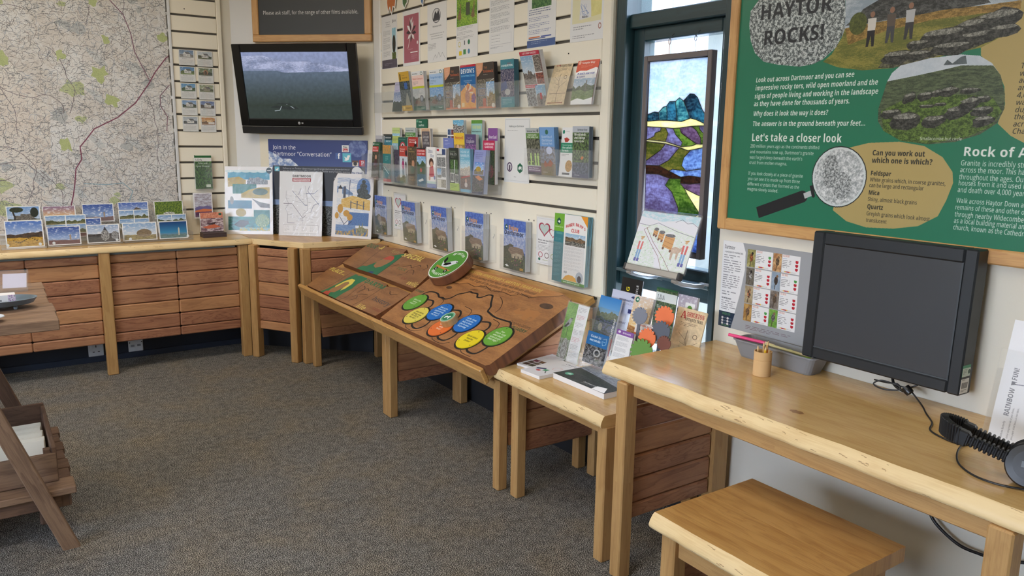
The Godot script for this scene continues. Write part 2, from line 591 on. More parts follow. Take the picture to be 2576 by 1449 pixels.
func lay(s: Dictionary, p: Pr, need: Vector2i) -> Array:
	var o := Vector2i(s.x + 3, s.y + 3)
	for d in [Vector2i(-2, 0), Vector2i(2, 0), Vector2i(0, -2), Vector2i(0, 2), Vector2i.ZERO]:
		s.im.blit_rect(p.im, Rect2i(0, 0, p.w, p.h), o + d)
	s.x += need.x
	s.row = maxi(s.row, need.y)
	return [s.m, Rect2(Vector2(o) / 2048.0, Vector2(p.w, p.h) / 2048.0)]

func own(p: Pr, rough := 0.4) -> Array:
	var m := mat(Color(0.95, 0.95, 0.94), rough)
	m.albedo_texture = ImageTexture.create_from_image(p.im)
	return [m, Rect2(0, 0, 1, 1)]

func finish_prints():
	for s in sheets:
		s.m.albedo_texture = ImageTexture.create_from_image(s.im)

# one sheet of print as a part
func print_part(called: String, pr: Array, w: float, h: float, parent: Node, xf := Transform3D.IDENTITY, t := 0.0008, bend := 0.0, rows := 1) -> MeshInstance3D:
	var g := G.new()
	g.sheet(w, h, t, pr[1], bend, rows)
	return part(called, g.mesh(), pr[0], parent, xf)

# a single sheet that is a thing of its own
func notice(called: String, label: String, category: String, pr: Array, pos: Vector3, turn: float, w: float, h: float, group := "", t := 0.0012, lean := 0.0, bend := 0.0) -> MeshInstance3D:
	var o := print_part(called, pr, w, h, self, Transform3D(Basis(Vector3.UP, turn) * Basis(Vector3.RIGHT, lean), pos), t, bend, 8 if bend else 1)
	tag(o, label, category, group)
	return o

# ---------------------------------------------------------------- the room
func carpet() -> StandardMaterial3D:
	var w := 2048
	var b := PackedByteArray()
	b.resize(w * w * 4)
	var hb := PackedByteArray()
	hb.resize(w * w * 4)
	var n0: PackedByteArray = nz[0]
	var n1: PackedByteArray = nz[1]
	var n2: PackedByteArray = nz[2]
	for y in w:
		var r2 := ((y >> 2) & 511) * 512
		var r1 := ((y >> 1) & 511) * 512
		for x in w:
			var a: float = n0[(y & 511) * 512 + ((x + (y >> 3)) & 511)] / 255.0
			var c: float = n0[((y + 99) & 511) * 512 + (((x << 1) + (y >> 2) + 40) & 511)] / 255.0
			var m: float = n1[r1 + (((x >> 1) + 77) & 511)] / 255.0
			var s: float = n2[r2 + ((x >> 2) & 511)] / 255.0
			var t := clampf((a * 0.6 + c * 0.4 - 0.5) * 5.5 + 0.40 + (m - 0.5) * 0.5 + (s - 0.5) * 0.15, 0.0, 1.0)
			var q := Color(0.28, 0.275, 0.265).lerp(Color(0.76, 0.74, 0.70), t)
			q = q.lerp(q * Color(1.02, 0.985, 0.93), clampf((s - 0.35) * 2.0, 0.0, 1.0))
			var i := (y * w + x) * 4
			b[i] = int(q.r * 255); b[i + 1] = int(q.g * 255); b[i + 2] = int(q.b * 255); b[i + 3] = 255
			var hv := int(t * 255)
			hb[i] = hv; hb[i + 1] = hv; hb[i + 2] = hv; hb[i + 3] = 255
	var o := mat(Color.WHITE, 0.95)
	o.metallic_specular = 0.1
	o.albedo_texture = ImageTexture.create_from_image(Image.create_from_data(w, w, false, Image.FORMAT_RGBA8, b))
	var hi := Image.create_from_data(w, w, false, Image.FORMAT_RGBA8, hb)
	hi.bump_map_to_normal_map(3.0)
	o.normal_enabled = true
	o.normal_texture = ImageTexture.create_from_image(hi)
	o.uv1_triplanar = true
	o.uv1_world_triplanar = true
	o.uv1_scale = Vector3.ONE * 0.62
	return o

func wall(called: String, blocks: Array, m: Material) -> Node3D:
	var o := Node3D.new()
	o.name = numbered(called)
	o.set_meta("kind", "structure")
	add_child(o)
	for k in blocks: bar("wall_section", k[0], k[1], m, o, 0.0)
	return o

func build_room():
	var plaster := mat(rgb(226, 220, 204), 0.8)
	plaster.albedo_color = rgb(222, 216, 200)
	var white := mat(rgb(238, 236, 230), 0.85)
	struct("floor", box_mesh(Vector3(8.4, 0.1, 6.4), 0.0), carpet(), at(-1.3, -0.05, 0.6))
	struct("ceiling", box_mesh(Vector3(8.4, 0.1, 6.4), 0.0), white, at(-1.3, 2.8, 0.6))
	wall("wall_left", [[Vector3(-5.4, 0, -1.5), Vector3(-5.27, 2.75, 3.7)]], plaster)
	var g := G.new()
	g.box(Vector3(1.06, 2.75, 0.12))
	struct("wall_corner", g.mesh(), mat(rgb(222, 222, 220), 0.8), at(-4.93 - 0.0424 - 0.002, 1.375, -1.77 - 0.0424 - 0.002, PI / 4))
	wall("wall_right", [[Vector3(-4.75, 0, -2.28), Vector3(-2.405, 2.75, -2.113)], [Vector3(-1.83, 0, -2.28), Vector3(2.7, 2.75, -2.11)], [Vector3(-2.405, 0, -2.28), Vector3(-1.83, 0.45, -2.11)], [Vector3(-2.405, 2.42, -2.28), Vector3(-1.83, 2.75, -2.11)]], plaster)
	wall("wall_side", [[Vector3(2.6, 0, -2.2), Vector3(2.75, 2.75, 3.7)]], plaster)
	wall("wall_back", [[Vector3(-5.4, 0, 3.6), Vector3(-2.2, 2.75, 3.75)], [Vector3(0.6, 0, 3.6), Vector3(2.75, 2.75, 3.75)], [Vector3(-2.2, 0, 3.6), Vector3(0.6, 0.9, 3.75)], [Vector3(-2.2, 2.3, 3.6), Vector3(0.6, 2.75, 3.75)]], plaster)
	var dark := mat(rgb(38, 44, 54), 0.6)
	struct("baseboard_left", box_mesh(Vector3(0.03, 0.68, 4.9), 0.0), dark, at(-5.255, 0.34, 1.05))
	struct("trim_1", box_mesh(Vector3(0.014, 0.036, 4.9), 0.002), mat(rgb(50, 58, 72), 0.45), at(-5.233, 0.018, 1.05))
	struct("baseboard_right", box_mesh(Vector3(2.75, 0.44, 0.02), 0.0), mat(rgb(36, 38, 42), 0.6), at(-3.225, 0.22, -2.1))
	struct("baseboard_corner", box_mesh(Vector3(0.9, 0.68, 0.02), 0.0), dark, at(-4.895, 0.34, -1.735, PI / 4))
	# double window behind the viewer, the main daylight
	var w := Node3D.new()
	w.name = "window_2"
	w.set_meta("kind", "structure")
	add_child(w)
	var green := mat(rgb(42, 62, 64), 0.4)
	for x in [-2.2, -0.8, 0.6]:
		bar("frame_bar", Vector3(x - 0.03, 0.9, 3.62), Vector3(x + 0.03, 2.3, 3.7), green, w)
	for y in [0.93, 2.27]:
		bar("frame_bar", Vector3(-2.2, y - 0.03, 3.62), Vector3(0.6, y + 0.03, 3.7), green, w)
	for k in 2:
		bar("pane", Vector3(-2.17 + 1.4 * k, 0.96, 3.655), Vector3(-0.83 + 1.4 * k, 2.24, 3.661), glass(0.06), w, 0.0)
	# sockets on the dark wall under the counter
	for q in [[-0.53, "white power socket low under the counter, three pin holes, left of the post"], [-0.75, "white twin network socket low under the counter, right of the post"]]:
		var s = thing("wall_socket", q[1], "socket", Vector3(-5.239, 0.078, q[0]), PI / 2)
		part("plate", box_mesh(Vector3(0.084, 0.084, 0.01), 0.003), mat(rgb(225, 226, 226), 0.35), s, at(0, 0, 0.005))
		if q[0] > -0.6:
			part("switch", box_mesh(Vector3(0.012, 0.02, 0.006), 0.001), mat(rgb(235, 235, 235), 0.3), s, at(-0.026, 0.022, 0.012))
			for h in [[0, 0.02, 0.005, 0.014], [-0.014, -0.014, 0.011, 0.004], [0.014, -0.014, 0.011, 0.004]]:
				part("pin_hole", box_mesh(Vector3(h[2], h[3], 0.002), 0.0), black, s, at(h[0], h[1], 0.0102))
		else:
			for x in [-0.018, 0.018]:
				part("port", box_mesh(Vector3(0.02, 0.012, 0.002), 0.0), mat(rgb(150, 152, 155), 0.4), s, at(x, -0.004, 0.0102))
			for x in [-0.034, 0.034]:
				part("screw", box_mesh(Vector3(0.006, 0.006, 0.002), 0.0), black, s, at(x, 0.016, 0.0102))

func glass(a := 0.06) -> StandardMaterial3D:
	var m := mat(Color(0.9, 0.96, 0.95, a), 0.02)
	m.transparency = BaseMaterial3D.TRANSPARENCY_ALPHA
	return m

# ---------------------------------------------------------------- the window with the stained glass
func build_window():
	var w := Node3D.new()
	w.name = "window_1"
	w.set_meta("kind", "structure")
	add_child(w)
	var green := timber(rgb(36, 62, 66), rgb(26, 48, 53), 4.0, 0.5, 2.0, 0.5, 12, 0.38, 0.2, 0.75, 256, 64)
	# outer frame, then the sashes set back in it
	bar("jamb", Vector3(-2.40, 0.45, -2.24), Vector3(-2.345, 2.42, -2.105), green, w, 0.004, 1)
	bar("jamb", Vector3(-1.862, 0.45, -2.24), Vector3(-1.828, 2.42, -2.105), green, w, 0.004, 1)
	bar("head", Vector3(-2.40, 2.36, -2.24), Vector3(-1.828, 2.42, -2.105), green, w, 0.004, 0)
	bar("sill", Vector3(-2.40, 0.45, -2.26), Vector3(-1.828, 0.53, -2.105), green, w, 0.004, 0)
	bar("transom", Vector3(-2.345, 1.79, -2.23), Vector3(-1.862, 1.842, -2.125), green, w, 0.004, 0)
	bar("rail", Vector3(-2.345, 0.806, -2.23), Vector3(-1.862, 0.862, -2.125), green, w, 0.004, 0)
	bar("sash_stile", Vector3(-2.345, 0.862, -2.21), Vector3(-2.288, 1.79, -2.15), green, w, 0.004, 1)
	bar("sash_stile", Vector3(-1.908, 0.862, -2.21), Vector3(-1.862, 1.79, -2.15), green, w, 0.004, 1)
	bar("sash_rail", Vector3(-2.288, 1.742, -2.21), Vector3(-1.908, 1.79, -2.15), green, w, 0.004, 0)
	bar("sash_rail", Vector3(-2.288, 0.862, -2.21), Vector3(-1.908, 0.915, -2.15), green, w, 0.004, 0)
	bar("drip_ledge", Vector3(-2.345, 0.862, -2.15), Vector3(-1.862, 0.874, -2.105), mat(rgb(70, 88, 92), 0.3), w, 0.002, 0)
	var gl := glass(0.05)
	bar("pane", Vector3(-2.345, 1.842, -2.184), Vector3(-1.862, 2.36, -2.178), gl, w, 0.0)
	bar("pane", Vector3(-2.288, 0.915, -2.184), Vector3(-1.908, 1.742, -2.178), gl, w, 0.0)
	bar("pane", Vector3(-2.345, 0.53, -2.184), Vector3(-1.862, 0.806, -2.178), gl, w, 0.0)
	# stained glass hung in front of the pane
	var t = thing("stained_glass_panel", "framed stained glass picture of a rocky hill over purple and green fields", "stained glass", Vector3(-2.083, 0.96, -2.13))
	var fr := mat(rgb(110, 102, 100), 0.5)
	var H := 0.722
	var W := 0.332
	bar("frame_side", Vector3(-W / 2, 0, -0.014), Vector3(-W / 2 + 0.02, H, 0.014), fr, t, 0.002)
	bar("frame_side", Vector3(W / 2 - 0.02, 0, -0.014), Vector3(W / 2, H, 0.014), fr, t, 0.002)
	bar("frame_top", Vector3(-W / 2 + 0.02, H - 0.02, -0.014), Vector3(W / 2 - 0.02, H, 0.014), fr, t, 0.002)
	bar("frame_bottom", Vector3(-W / 2 + 0.02, 0, -0.014), Vector3(W / 2 - 0.02, 0.02, 0.014), fr, t, 0.002)
	var lead := mat(rgb(38, 38, 40), 0.5, 0.4)
	for q in STAINED:
		var pts := PackedVector2Array()
		for i in range(0, q[1].size(), 2):
			pts.append(Vector2(clampf(q[1][i] * 1.065, -0.146, 0.146), clampf(q[1][i + 1] + 0.36, 0.02, H - 0.02)))
		var pal: Array = TINTS[q[2]]
		var g := G.new()
		g.prism(pts, -0.002, 0.002, Transform3D.IDENTITY, Vector2(pts[0].x * 7.0, pts[0].y * 5.0), Vector2(2.6, 2.6))
		part("glass_piece", g.mesh(), swirl(q[2], pal[0], pal[1]), t)
		var c := G.new()
		var loop := []
		for p in pts: loop.append(Vector3(p.x, p.y, 0))
		loop.append(loop[0])
		c.tube(loop, 0.0028, 5)
		part("lead_came", c.mesh(), lead, t)
	for x in [-0.05, 0.075]:
		var h := G.new()
		var ring := []
		for i in 13: ring.append(Vector3(x + 0.005 * cos(TAU * i / 12.0), H + 0.045 + 0.01 * sin(TAU * i / 12.0), 0))
		h.tube(ring, 0.0012, 5)
		h.tube([Vector3(x, H, 0), Vector3(x, H + 0.036, 0)], 0.0008, 5)
		h.tube([Vector3(x, H + 0.055, 0), Vector3(x, H + 0.078, -0.025)], 0.0008, 5)
		part("hanging_hook", h.mesh(), mat(rgb(60, 60, 62), 0.35, 0.8), t)
	outside()

var swirls := {}
func swirl(k: String, a: Color, b: Color) -> StandardMaterial3D:
	if not swirls.has(k):
		var p := Pr.new(self, 192, 192)
		p.r.seed = k.hash()
		p.tex(p.box(0, 0, 1, 1), a, b, 2, 1.2, 3.2, 1.7)
		p.grit(0, 0, 1, 1, 0.12, 2)
		var m := mat(Color.WHITE, 0.15)
		m.albedo_texture = ImageTexture.create_from_image(p.im)
		m.backlight_enabled = true
		m.backlight = Color(1, 1, 1)
		swirls[k] = m
	return swirls[k]

const TINTS := {
	"sky": [Color(0.90, 0.93, 0.96), Color(0.76, 0.82, 0.89)], "rock": [Color(0.30, 0.62, 0.70), Color(0.05, 0.20, 0.30)], "rock2": [Color(0.55, 0.82, 0.80), Color(0.12, 0.40, 0.48)],
	"cream": [Color(1.0, 0.98, 0.80), Color(0.93, 0.90, 0.66)], "lilac": [Color(0.66, 0.66, 0.80), Color(0.42, 0.37, 0.50)], "green": [Color(0.55, 0.66, 0.32), Color(0.22, 0.38, 0.12)],
	"olive": [Color(0.62, 0.58, 0.30), Color(0.36, 0.42, 0.16)], "blue": [Color(0.66, 0.78, 0.90), Color(0.34, 0.43, 0.64)], "brown": [Color(0.36, 0.20, 0.14), Color(0.12, 0.06, 0.06)], "mauve": [Color(0.60, 0.50, 0.62), Color(0.34, 0.24, 0.36)]}
const STAINED := [
	["sky", [-0.142, 0.343, 0.135, 0.340, 0.138, 0.142, 0.118, 0.163, 0.095, 0.205, 0.079, 0.217, 0.060, 0.219, 0.033, 0.196, 0.013, 0.207, -0.004, 0.195, -0.032, 0.195, -0.045, 0.179, -0.061, 0.176, -0.082, 0.157, -0.102, 0.160, -0.136, 0.150], "sky"],
	["r1", [-0.136, 0.150, -0.102, 0.160, -0.082, 0.157, -0.077, 0.129, -0.137, 0.126], "rock"],
	["r2", [-0.082, 0.157, -0.061, 0.176, -0.045, 0.179, -0.038, 0.128, -0.077, 0.129], "rock2"],
	["r3", [-0.045, 0.179, -0.032, 0.195, -0.004, 0.195, -0.002, 0.181, 0.009, 0.125, -0.038, 0.128], "rock"],
	["r4", [-0.004, 0.195, 0.013, 0.207, 0.033, 0.196, 0.068, 0.135, 0.028, 0.123, 0.009, 0.125, -0.002, 0.181], "rock2"],
	["r5", [0.033, 0.196, 0.060, 0.219, 0.079, 0.217, 0.095, 0.205, 0.118, 0.163, 0.138, 0.142, 0.138, 0.114, 0.093, 0.130, 0.068, 0.135], "rock"],
	["c1", [-0.137, 0.126, -0.077, 0.129, -0.038, 0.128, 0.009, 0.125, 0.028, 0.123, 0.068, 0.135, 0.093, 0.130, 0.138, 0.114, 0.136, 0.108, 0.075, 0.107, 0.021, 0.101, -0.009, 0.100, -0.067, 0.103, -0.135, 0.106], "cream"],
	["p1", [-0.135, 0.106, -0.067, 0.103, -0.069, 0.090, -0.095, 0.082, -0.098, 0.070, -0.135, 0.058], "lilac"],
	["p2", [-0.067, 0.103, -0.045, 0.102, -0.031, 0.082, -0.041, 0.052, -0.135, 0.058, -0.098, 0.070, -0.095, 0.082, -0.069, 0.090], "olive"],
	["p3", [-0.045, 0.102, -0.009, 0.100, 0.004, 0.078, 0.037, 0.051, 0.032, 0.035, -0.041, 0.052, -0.031, 0.082], "lilac"],
	["p4", [-0.009, 0.100, 0.021, 0.101, 0.031, 0.083, 0.102, 0.045, 0.079, 0.038, 0.032, 0.035, 0.037, 0.051, 0.004, 0.078], "green"],
	["p5", [0.021, 0.101, 0.075, 0.107, 0.099, 0.091, 0.118, 0.066, 0.120, 0.044, 0.102, 0.045, 0.031, 0.083], "mauve"],
	["p6", [0.075, 0.107, 0.107, 0.108, 0.114, 0.094, 0.138, 0.075, 0.138, 0.045, 0.120, 0.044, 0.118, 0.066, 0.099, 0.091], "green"],
	["p7", [0.107, 0.108, 0.136, 0.108, 0.138, 0.075, 0.114, 0.094], "lilac"],
	["c2", [-0.135, 0.058, -0.041, 0.052, 0.032, 0.035, 0.079, 0.038, 0.102, 0.045, 0.138, 0.045, 0.137, 0.034, 0.065, 0.021, 0.027, 0.031, -0.040, 0.043, -0.136, 0.050], "cream"],
	["q1", [-0.136, 0.051, -0.041, 0.044, -0.062, 0.021, -0.134, -0.021], "olive"],
	["q2", [-0.041, 0.044, 0.026, 0.032, -0.022, -0.016, -0.067, -0.037, -0.134, -0.038, -0.134, -0.021, -0.062, 0.021], "lilac"],
	["q3", [0.026, 0.032, 0.065, 0.021, 0.076, 0.023, 0.048, -0.004, 0.040, -0.032, 0.061, -0.051, -0.002, -0.047, -0.019, -0.054, -0.067, -0.037, -0.022, -0.016], "olive"],
	["q4", [0.076, 0.023, 0.137, 0.035, 0.138, -0.039, 0.061, -0.051, 0.040, -0.032, 0.048, -0.004], "blue"],
	["brown", [-0.134, -0.038, -0.067, -0.037, -0.019, -0.054, 0.039, -0.074, 0.077, -0.067, 0.138, -0.071, 0.139, -0.089, 0.083, -0.096, 0.038, -0.096, 0.040, -0.079, -0.014, -0.081, -0.068, -0.068, -0.132, -0.069], "brown"],
	["lblue", [-0.019, -0.054, -0.002, -0.047, 0.061, -0.051, 0.138, -0.039, 0.138, -0.071, 0.077, -0.067, 0.039, -0.074], "blue"],
	["lilac", [-0.132, -0.069, -0.068, -0.068, -0.014, -0.081, -0.032, -0.107, -0.000, -0.129, 0.034, -0.185, 0.034, -0.211, -0.064, -0.211, -0.128, -0.217], "lilac"],
	["path", [-0.014, -0.081, 0.040, -0.079, 0.038, -0.096, 0.058, -0.113, 0.075, -0.136, 0.133, -0.198, 0.113, -0.211, 0.055, -0.217, 0.034, -0.211, 0.034, -0.185, -0.000, -0.129, -0.032, -0.107], "green"],
	["mauve", [0.038, -0.096, 0.083, -0.096, 0.139, -0.089, 0.138, -0.136, 0.120, -0.133, 0.058, -0.113], "mauve"],
	["creamr", [0.058, -0.113, 0.120, -0.133, 0.138, -0.136, 0.140, -0.203, 0.133, -0.198, 0.075, -0.136], "cream"],
	["creamb", [-0.128, -0.217, -0.064, -0.211, 0.034, -0.211, 0.055, -0.217, 0.113, -0.211, 0.133, -0.198, 0.140, -0.203, 0.139, -0.222, -0.128, -0.234], "cream"],
	["low", [-0.128, -0.234, 0.139, -0.222, 0.143, -0.341, -0.128, -0.363], "blue"]]
func outside():
	var ground := struct("ground", box_mesh(Vector3(30, 0.1, 20), 0.0), mat(rgb(150, 150, 140), 0.9), at(-8, -0.3, -12.4))
	ground.set_meta("label", "pale gravel outside")
	var o = thing("outbuilding", "pale grey rendered building seen outside through the window", "building", Vector3(-5.15, -0.25, -4.9), 0.15)
	part("wall", box_mesh(Vector3(1.1, 4.0, 0.2), 0.0), mat(rgb(176, 184, 196), 0.9), o, at(0, 2, 0))
	for k in 4:
		part("timber_post", box_mesh(Vector3(0.09, 4.0, 0.08), 0.005), mat(rgb(150, 120, 100) if k % 2 else rgb(120, 135, 150), 0.8), o, at(-0.45 + 0.24 * k, 2, 0.16))
	var p = thing("concrete_post", "rough pale concrete post close outside the window pane", "post", Vector3(-2.13, -0.25, -2.42), 0.0)
	var cm := mat(rgb(205, 205, 198), 0.9)
	part("shaft", box_mesh(Vector3(0.09, 3.4, 0.1), 0.006), cm, p, at(0, 1.7, 0))
	part("foot", box_mesh(Vector3(0.2, 0.12, 0.2), 0.01), cm, p, at(0, 0.06, 0))
	var t = thing("tree", "light green leafy tree standing outside beyond the window", "tree", Vector3(-7.35, -0.25, -8.2))
	var g := G.new()
	g.tube([Vector3(0, 0, 0), Vector3(0.1, 1.5, 0), Vector3(0, 3.2, 0.1)], 0.16, 8, 0.4)
	for k in 7: g.tube([Vector3(0, 1.6 + 0.25 * k, 0), Vector3(cos(k * 2.0) * 0.9, 2.3 + 0.3 * k, sin(k * 2.0) * 0.9)], 0.05, 6, 0.3)
	part("trunk", g.mesh(), mat(rgb(96, 84, 72), 0.9), t)
	var lv := G.new()
	var r := RandomNumberGenerator.new()
	r.seed = 4
	for k in 5200:
		var d := Vector3(r.randfn(), r.randfn(), r.randfn())
		var c := Vector3(0, 3.2, 0) + d * Vector3(0.95, 0.8, 0.95)
		var b := Basis.from_euler(Vector3(r.randf() * TAU, r.randf() * TAU, r.randf() * TAU))
		lv.quad(c + b * Vector3(-0.05, 0, 0), c + b * Vector3(0, 0.035, 0), c + b * Vector3(0.07, 0, 0), c + b * Vector3(0, -0.035, 0), b.z)
	var lm := mat(rgb(120, 158, 78), 0.6)
	lm.backlight_enabled = true
	lm.backlight = Color(0.5, 0.6, 0.3)
	part("foliage", lv.mesh(), lm, t).set_meta("kind", "stuff")

# ---------------------------------------------------------------- furniture
const ROWS := [0.178, 0.234, 0.316, 0.397, 0.479, 0.561, 0.642, 0.692]

# boards one above the other from a to b (on the floor plan), the face to the right of a -> b
func boards(parent: Node, a: Vector3, b: Vector3, ys: Array, off := 0, depth := 0.018):
	var d := b - a
	var l := d.length()
	var turn := atan2(-d.z, d.x)
	for i in ys.size() - 1:
		var h: float = ys[i + 1] - ys[i]
		var k := (i * 3 + off) % 7
		var m: Material = [wood.panel, wood.panel2, wood.panel3, wood.panel, wood.panel3, wood.panel2, wood.panel][k]
		part("board", box_mesh(Vector3(l, h - 0.0035, depth), 0.006, 0, (i + off * 2) % 8), m, parent, at((a.x + b.x) / 2, (ys[i] + ys[i + 1]) / 2, (a.z + b.z) / 2, turn))

func post(parent: Node, x: float, z: float, h: float, sx := 0.05, sz := 0.05, turn := 0.0, v := 0, called := "post"):
	part(called, box_mesh(Vector3(sx, h, sz), 0.004, 1, v), wood.leg, parent, at(x, h / 2, z, turn))

# the sawn slab: planks from zb forward, the last one with the bark side of the tree as its front
func live_top(parent: Node, x0: float, x1: float, seams: Array, y: float, th: float, out: float, sd: int, wob := 0.008, top: Material = null):
	var m: Material = top if top else wood.top
	for i in seams.size() - 2:
		var a: float = seams[i]
		var b: float = seams[i + 1]
		part("plank", box_mesh(Vector3(x1 - x0, th, b - a), 0.0006, 0, i + sd), m, parent, at((x0 + x1) / 2, y - th / 2, (a + b) / 2))
	var zb: float = seams[-2]
	var zf: float = seams[-1]
	var n := 48
	var g := G.new()
	var e := G.new()
	var prof := [Vector2(0, 0), Vector2(0.35, -0.12), Vector2(0.8, -0.45), Vector2(1.0, -0.72), Vector2(0.85, -0.92), Vector2(0.5, -1.0)]
	var cols := []
	for i in n + 1:
		var x := lerpf(x0, x1, float(i) / n)
		var w := (noise(2, x * 420 + sd * 90, sd * 50) - 0.5) * 2.0 * wob + (noise(1, x * 260, sd * 33) - 0.5) * wob * 0.5
		var w2 := (noise(1, x * 300 + 50, sd * 71) - 0.5) * wob * 1.2
		var c := []
		for k in prof.size():
			c.append(Vector3(x, y + prof[k].y * th, zf + w + prof[k].x * (out + w2)))
		cols.append(c)
	var o := Vector2(sd * 0.21, sd * 0.07)
	for i in n:
		var a: Array = cols[i]
		var b: Array = cols[i + 1]
		g.quad(Vector3(a[0].x, y, zb), Vector3(b[0].x, y, zb), b[0], a[0], Vector3.UP, Vector2(a[0].x, zb) + o, Vector2(b[0].x, zb) + o, Vector2(b[0].x, b[0].z) + o, Vector2(a[0].x, a[0].z) + o)
		g.quad(Vector3(a[0].x, y - th, zb), Vector3(b[0].x, y - th, zb), b[5], a[5], Vector3.DOWN, Vector2(a[0].x, zb), Vector2(b[0].x, zb), Vector2(b[0].x, b[0].z), Vector2(a[0].x, a[0].z))
		for k in 5:
			var nn := []
			for c in [[a, k], [b, k], [b, k + 1], [a, k + 1]]:
				var t: Vector2 = prof[mini(c[1] + 1, 5)] - prof[maxi(c[1] - 1, 0)]
				nn.append(Vector3(0, t.x * out * 1.0, -t.y * th).normalized())
			e.quadn([a[k], b[k], b[k + 1], a[k + 1]], nn, [Vector2(a[k].x, k * 0.011) + o, Vector2(b[k].x, k * 0.011) + o, Vector2(b[k].x, k * 0.011 + 0.011) + o, Vector2(a[k].x, k * 0.011 + 0.011) + o])
	for s in [0, n]:
		var c: Array = cols[s]
		var nx := Vector3(-1.0 if s == 0 else 1.0, 0, 0)
		var pb := Vector3(c[0].x, y, zb)
		for k in 5: g.tri(pb, c[k], c[k + 1], nx, Vector2(zb, y), Vector2(c[k].z, c[k].y), Vector2(c[k + 1].z, c[k + 1].y))
		g.tri(pb, c[5], Vector3(c[0].x, y - th, zb), nx, Vector2(zb, y), Vector2(c[5].z, c[5].y), Vector2(zb, y - th))
	part("front_plank", g.mesh(), m, parent)
	part("live_edge", e.mesh(), wood.edge, parent)

# a flat slab after an outline in x, z
func slab(called: String, outline: Array, y0: float, y1: float, m: Material, parent: Node) -> MeshInstance3D:
	var p := PackedVector2Array()
	for i in range(0, outline.size(), 2): p.append(Vector2(outline[i], -outline[i + 1]))
	var g := G.new()
	g.prism(p, y0, y1, Transform3D(Basis(Vector3.RIGHT, -PI / 2), Vector3.ZERO), Vector2.ZERO, Vector2(1, 1))
	return part(called, g.mesh(), m, parent)

func build_wall_counter():
	# left run: grain along z, so the worktop is turned
	var t = thing("wall_counter", "long wooden wall counter with live edge top and reddish board panels under the map", "counter", Vector3.ZERO)
	var r := Node3D.new()
	r.name = "worktop"
	r.transform = Transform3D(Basis(Vector3.UP, PI / 2), Vector3(0, 0, 0))   # local x -> -z, local z -> x
	t.add_child(r)
	live_top(r, -1.3, 1.392, [-5.245, -5.06, -4.888], 0.742, 0.034, 0.012, 3, 0.006)
	post(t, -4.915, -0.576, 0.708, 0.05, 0.056, 0, 1)
	post(t, -4.92, -1.343, 0.708, 0.055, 0.055, 0, 2)
	post(t, -4.915, 0.2, 0.708, 0.05, 0.056, 0, 3)
	post(t, -4.915, 1.0, 0.708, 0.05, 0.056, 0, 4)
	var ys := ROWS
	for k in [[-0.604, -0.961], [-0.963, -1.316], [-0.196, -0.548], [0.172, -0.194], [0.97, 0.6], [0.598, 0.228]]:
		boards(t, Vector3(-4.934, 0, k[0]), Vector3(-4.934, 0, k[1]), ys, int(absf(k[0]) * 20))
	bar("rail", Vector3(-4.95, 0.692, -1.3), Vector3(-4.92, 0.708, 1.2), mat(rgb(120, 130, 130), 0.4), t, 0.001)
	# corner run
	var c = thing("corner_counter", "angled corner counter with wooden top and posts below the television", "counter", Vector3.ZERO)
	slab("top", [-5.245, -1.398, -4.893, -1.396, -4.556, -1.603, -4.507, -2.06, -4.56, -2.088, -5.235, -1.42], 0.708, 0.742, wood.top2, c)
	var e := G.new()
	for k in [[Vector3(-4.893, 0, -1.396), Vector3(-4.556, 0, -1.603)], [Vector3(-4.556, 0, -1.603), Vector3(-4.507, 0, -2.075)]]:
		var d: Vector3 = k[1] - k[0]
		e.box(Vector3(d.length() + 0.008, 0.036, 0.012), Transform3D(Basis(Vector3.UP, atan2(-d.z, d.x)), (k[0] + k[1]) / 2 + Vector3(0, 0.724, 0)), 0.004)
	part("edge_strip", e.mesh(), wood.edge, c)
	var turn := atan2(0.17, 0.27)
	post(c, -4.864, -1.398, 0.708, 0.05, 0.055, turn, 5)
	post(c, -4.61, -1.556, 0.708, 0.05, 0.05, turn, 6)
	post(c, -4.556, -1.61, 0.708, 0.046, 0.055, 0, 7)
	boards(c, Vector3(-4.855, 0, -1.415), Vector3(-4.625, 0, -1.56), ROWS, 2)
	boards(c, Vector3(-4.545, 0, -1.637), Vector3(-4.53, 0, -2.06), ROWS, 4)
	bar("rail", Vector3(-4.60, 0.692, -2.06), Vector3(-4.545, 0.708, -1.64), wood.leg, c, 0.001)

# trapezium of boards across the end of the sloping desk
func sloped_end(parent: Node, x: float, top_front: float, top_back: float, off: int):
	var shape := PackedVector2Array([Vector2(-1.665, 0.178), Vector2(-2.03, 0.178), Vector2(-2.075, 0.25), Vector2(-2.075, top_back), Vector2(-1.63, top_front)])
	for i in ROWS.size() - 1:
		var y0: float = ROWS[i] + 0.001
		var y1: float = ROWS[i + 1] - 0.001
		for q in Geometry2D.intersect_polygons(shape, PackedVector2Array([Vector2(-1.6, y0), Vector2(-2.1, y0), Vector2(-2.1, y1), Vector2(-1.6, y1)])):
			var g := G.new()
			g.prism(q, -0.009, 0.009, Transform3D(Basis(Vector3(0, 0, 1), Vector3.UP, Vector3(-1, 0, 0)), Vector3(x, 0, 0)), Vector2(i * 0.3 + off, i * 0.11))
			part("board", g.mesh(), [wood.panel, wood.panel3, wood.panel2][(i + off) % 3], parent)

const SLOPE_O := Vector3(-4.49, 0.49, -1.575)
func slope() -> Transform3D:
	# local x along the wall, y up the slope, z out of the board
	var v := Vector3(0, 0.43245, -0.90166)
	return Transform3D(Basis(Vector3(1, 0, 0), v, Vector3(0, 0.90166, 0.43245)), SLOPE_O)

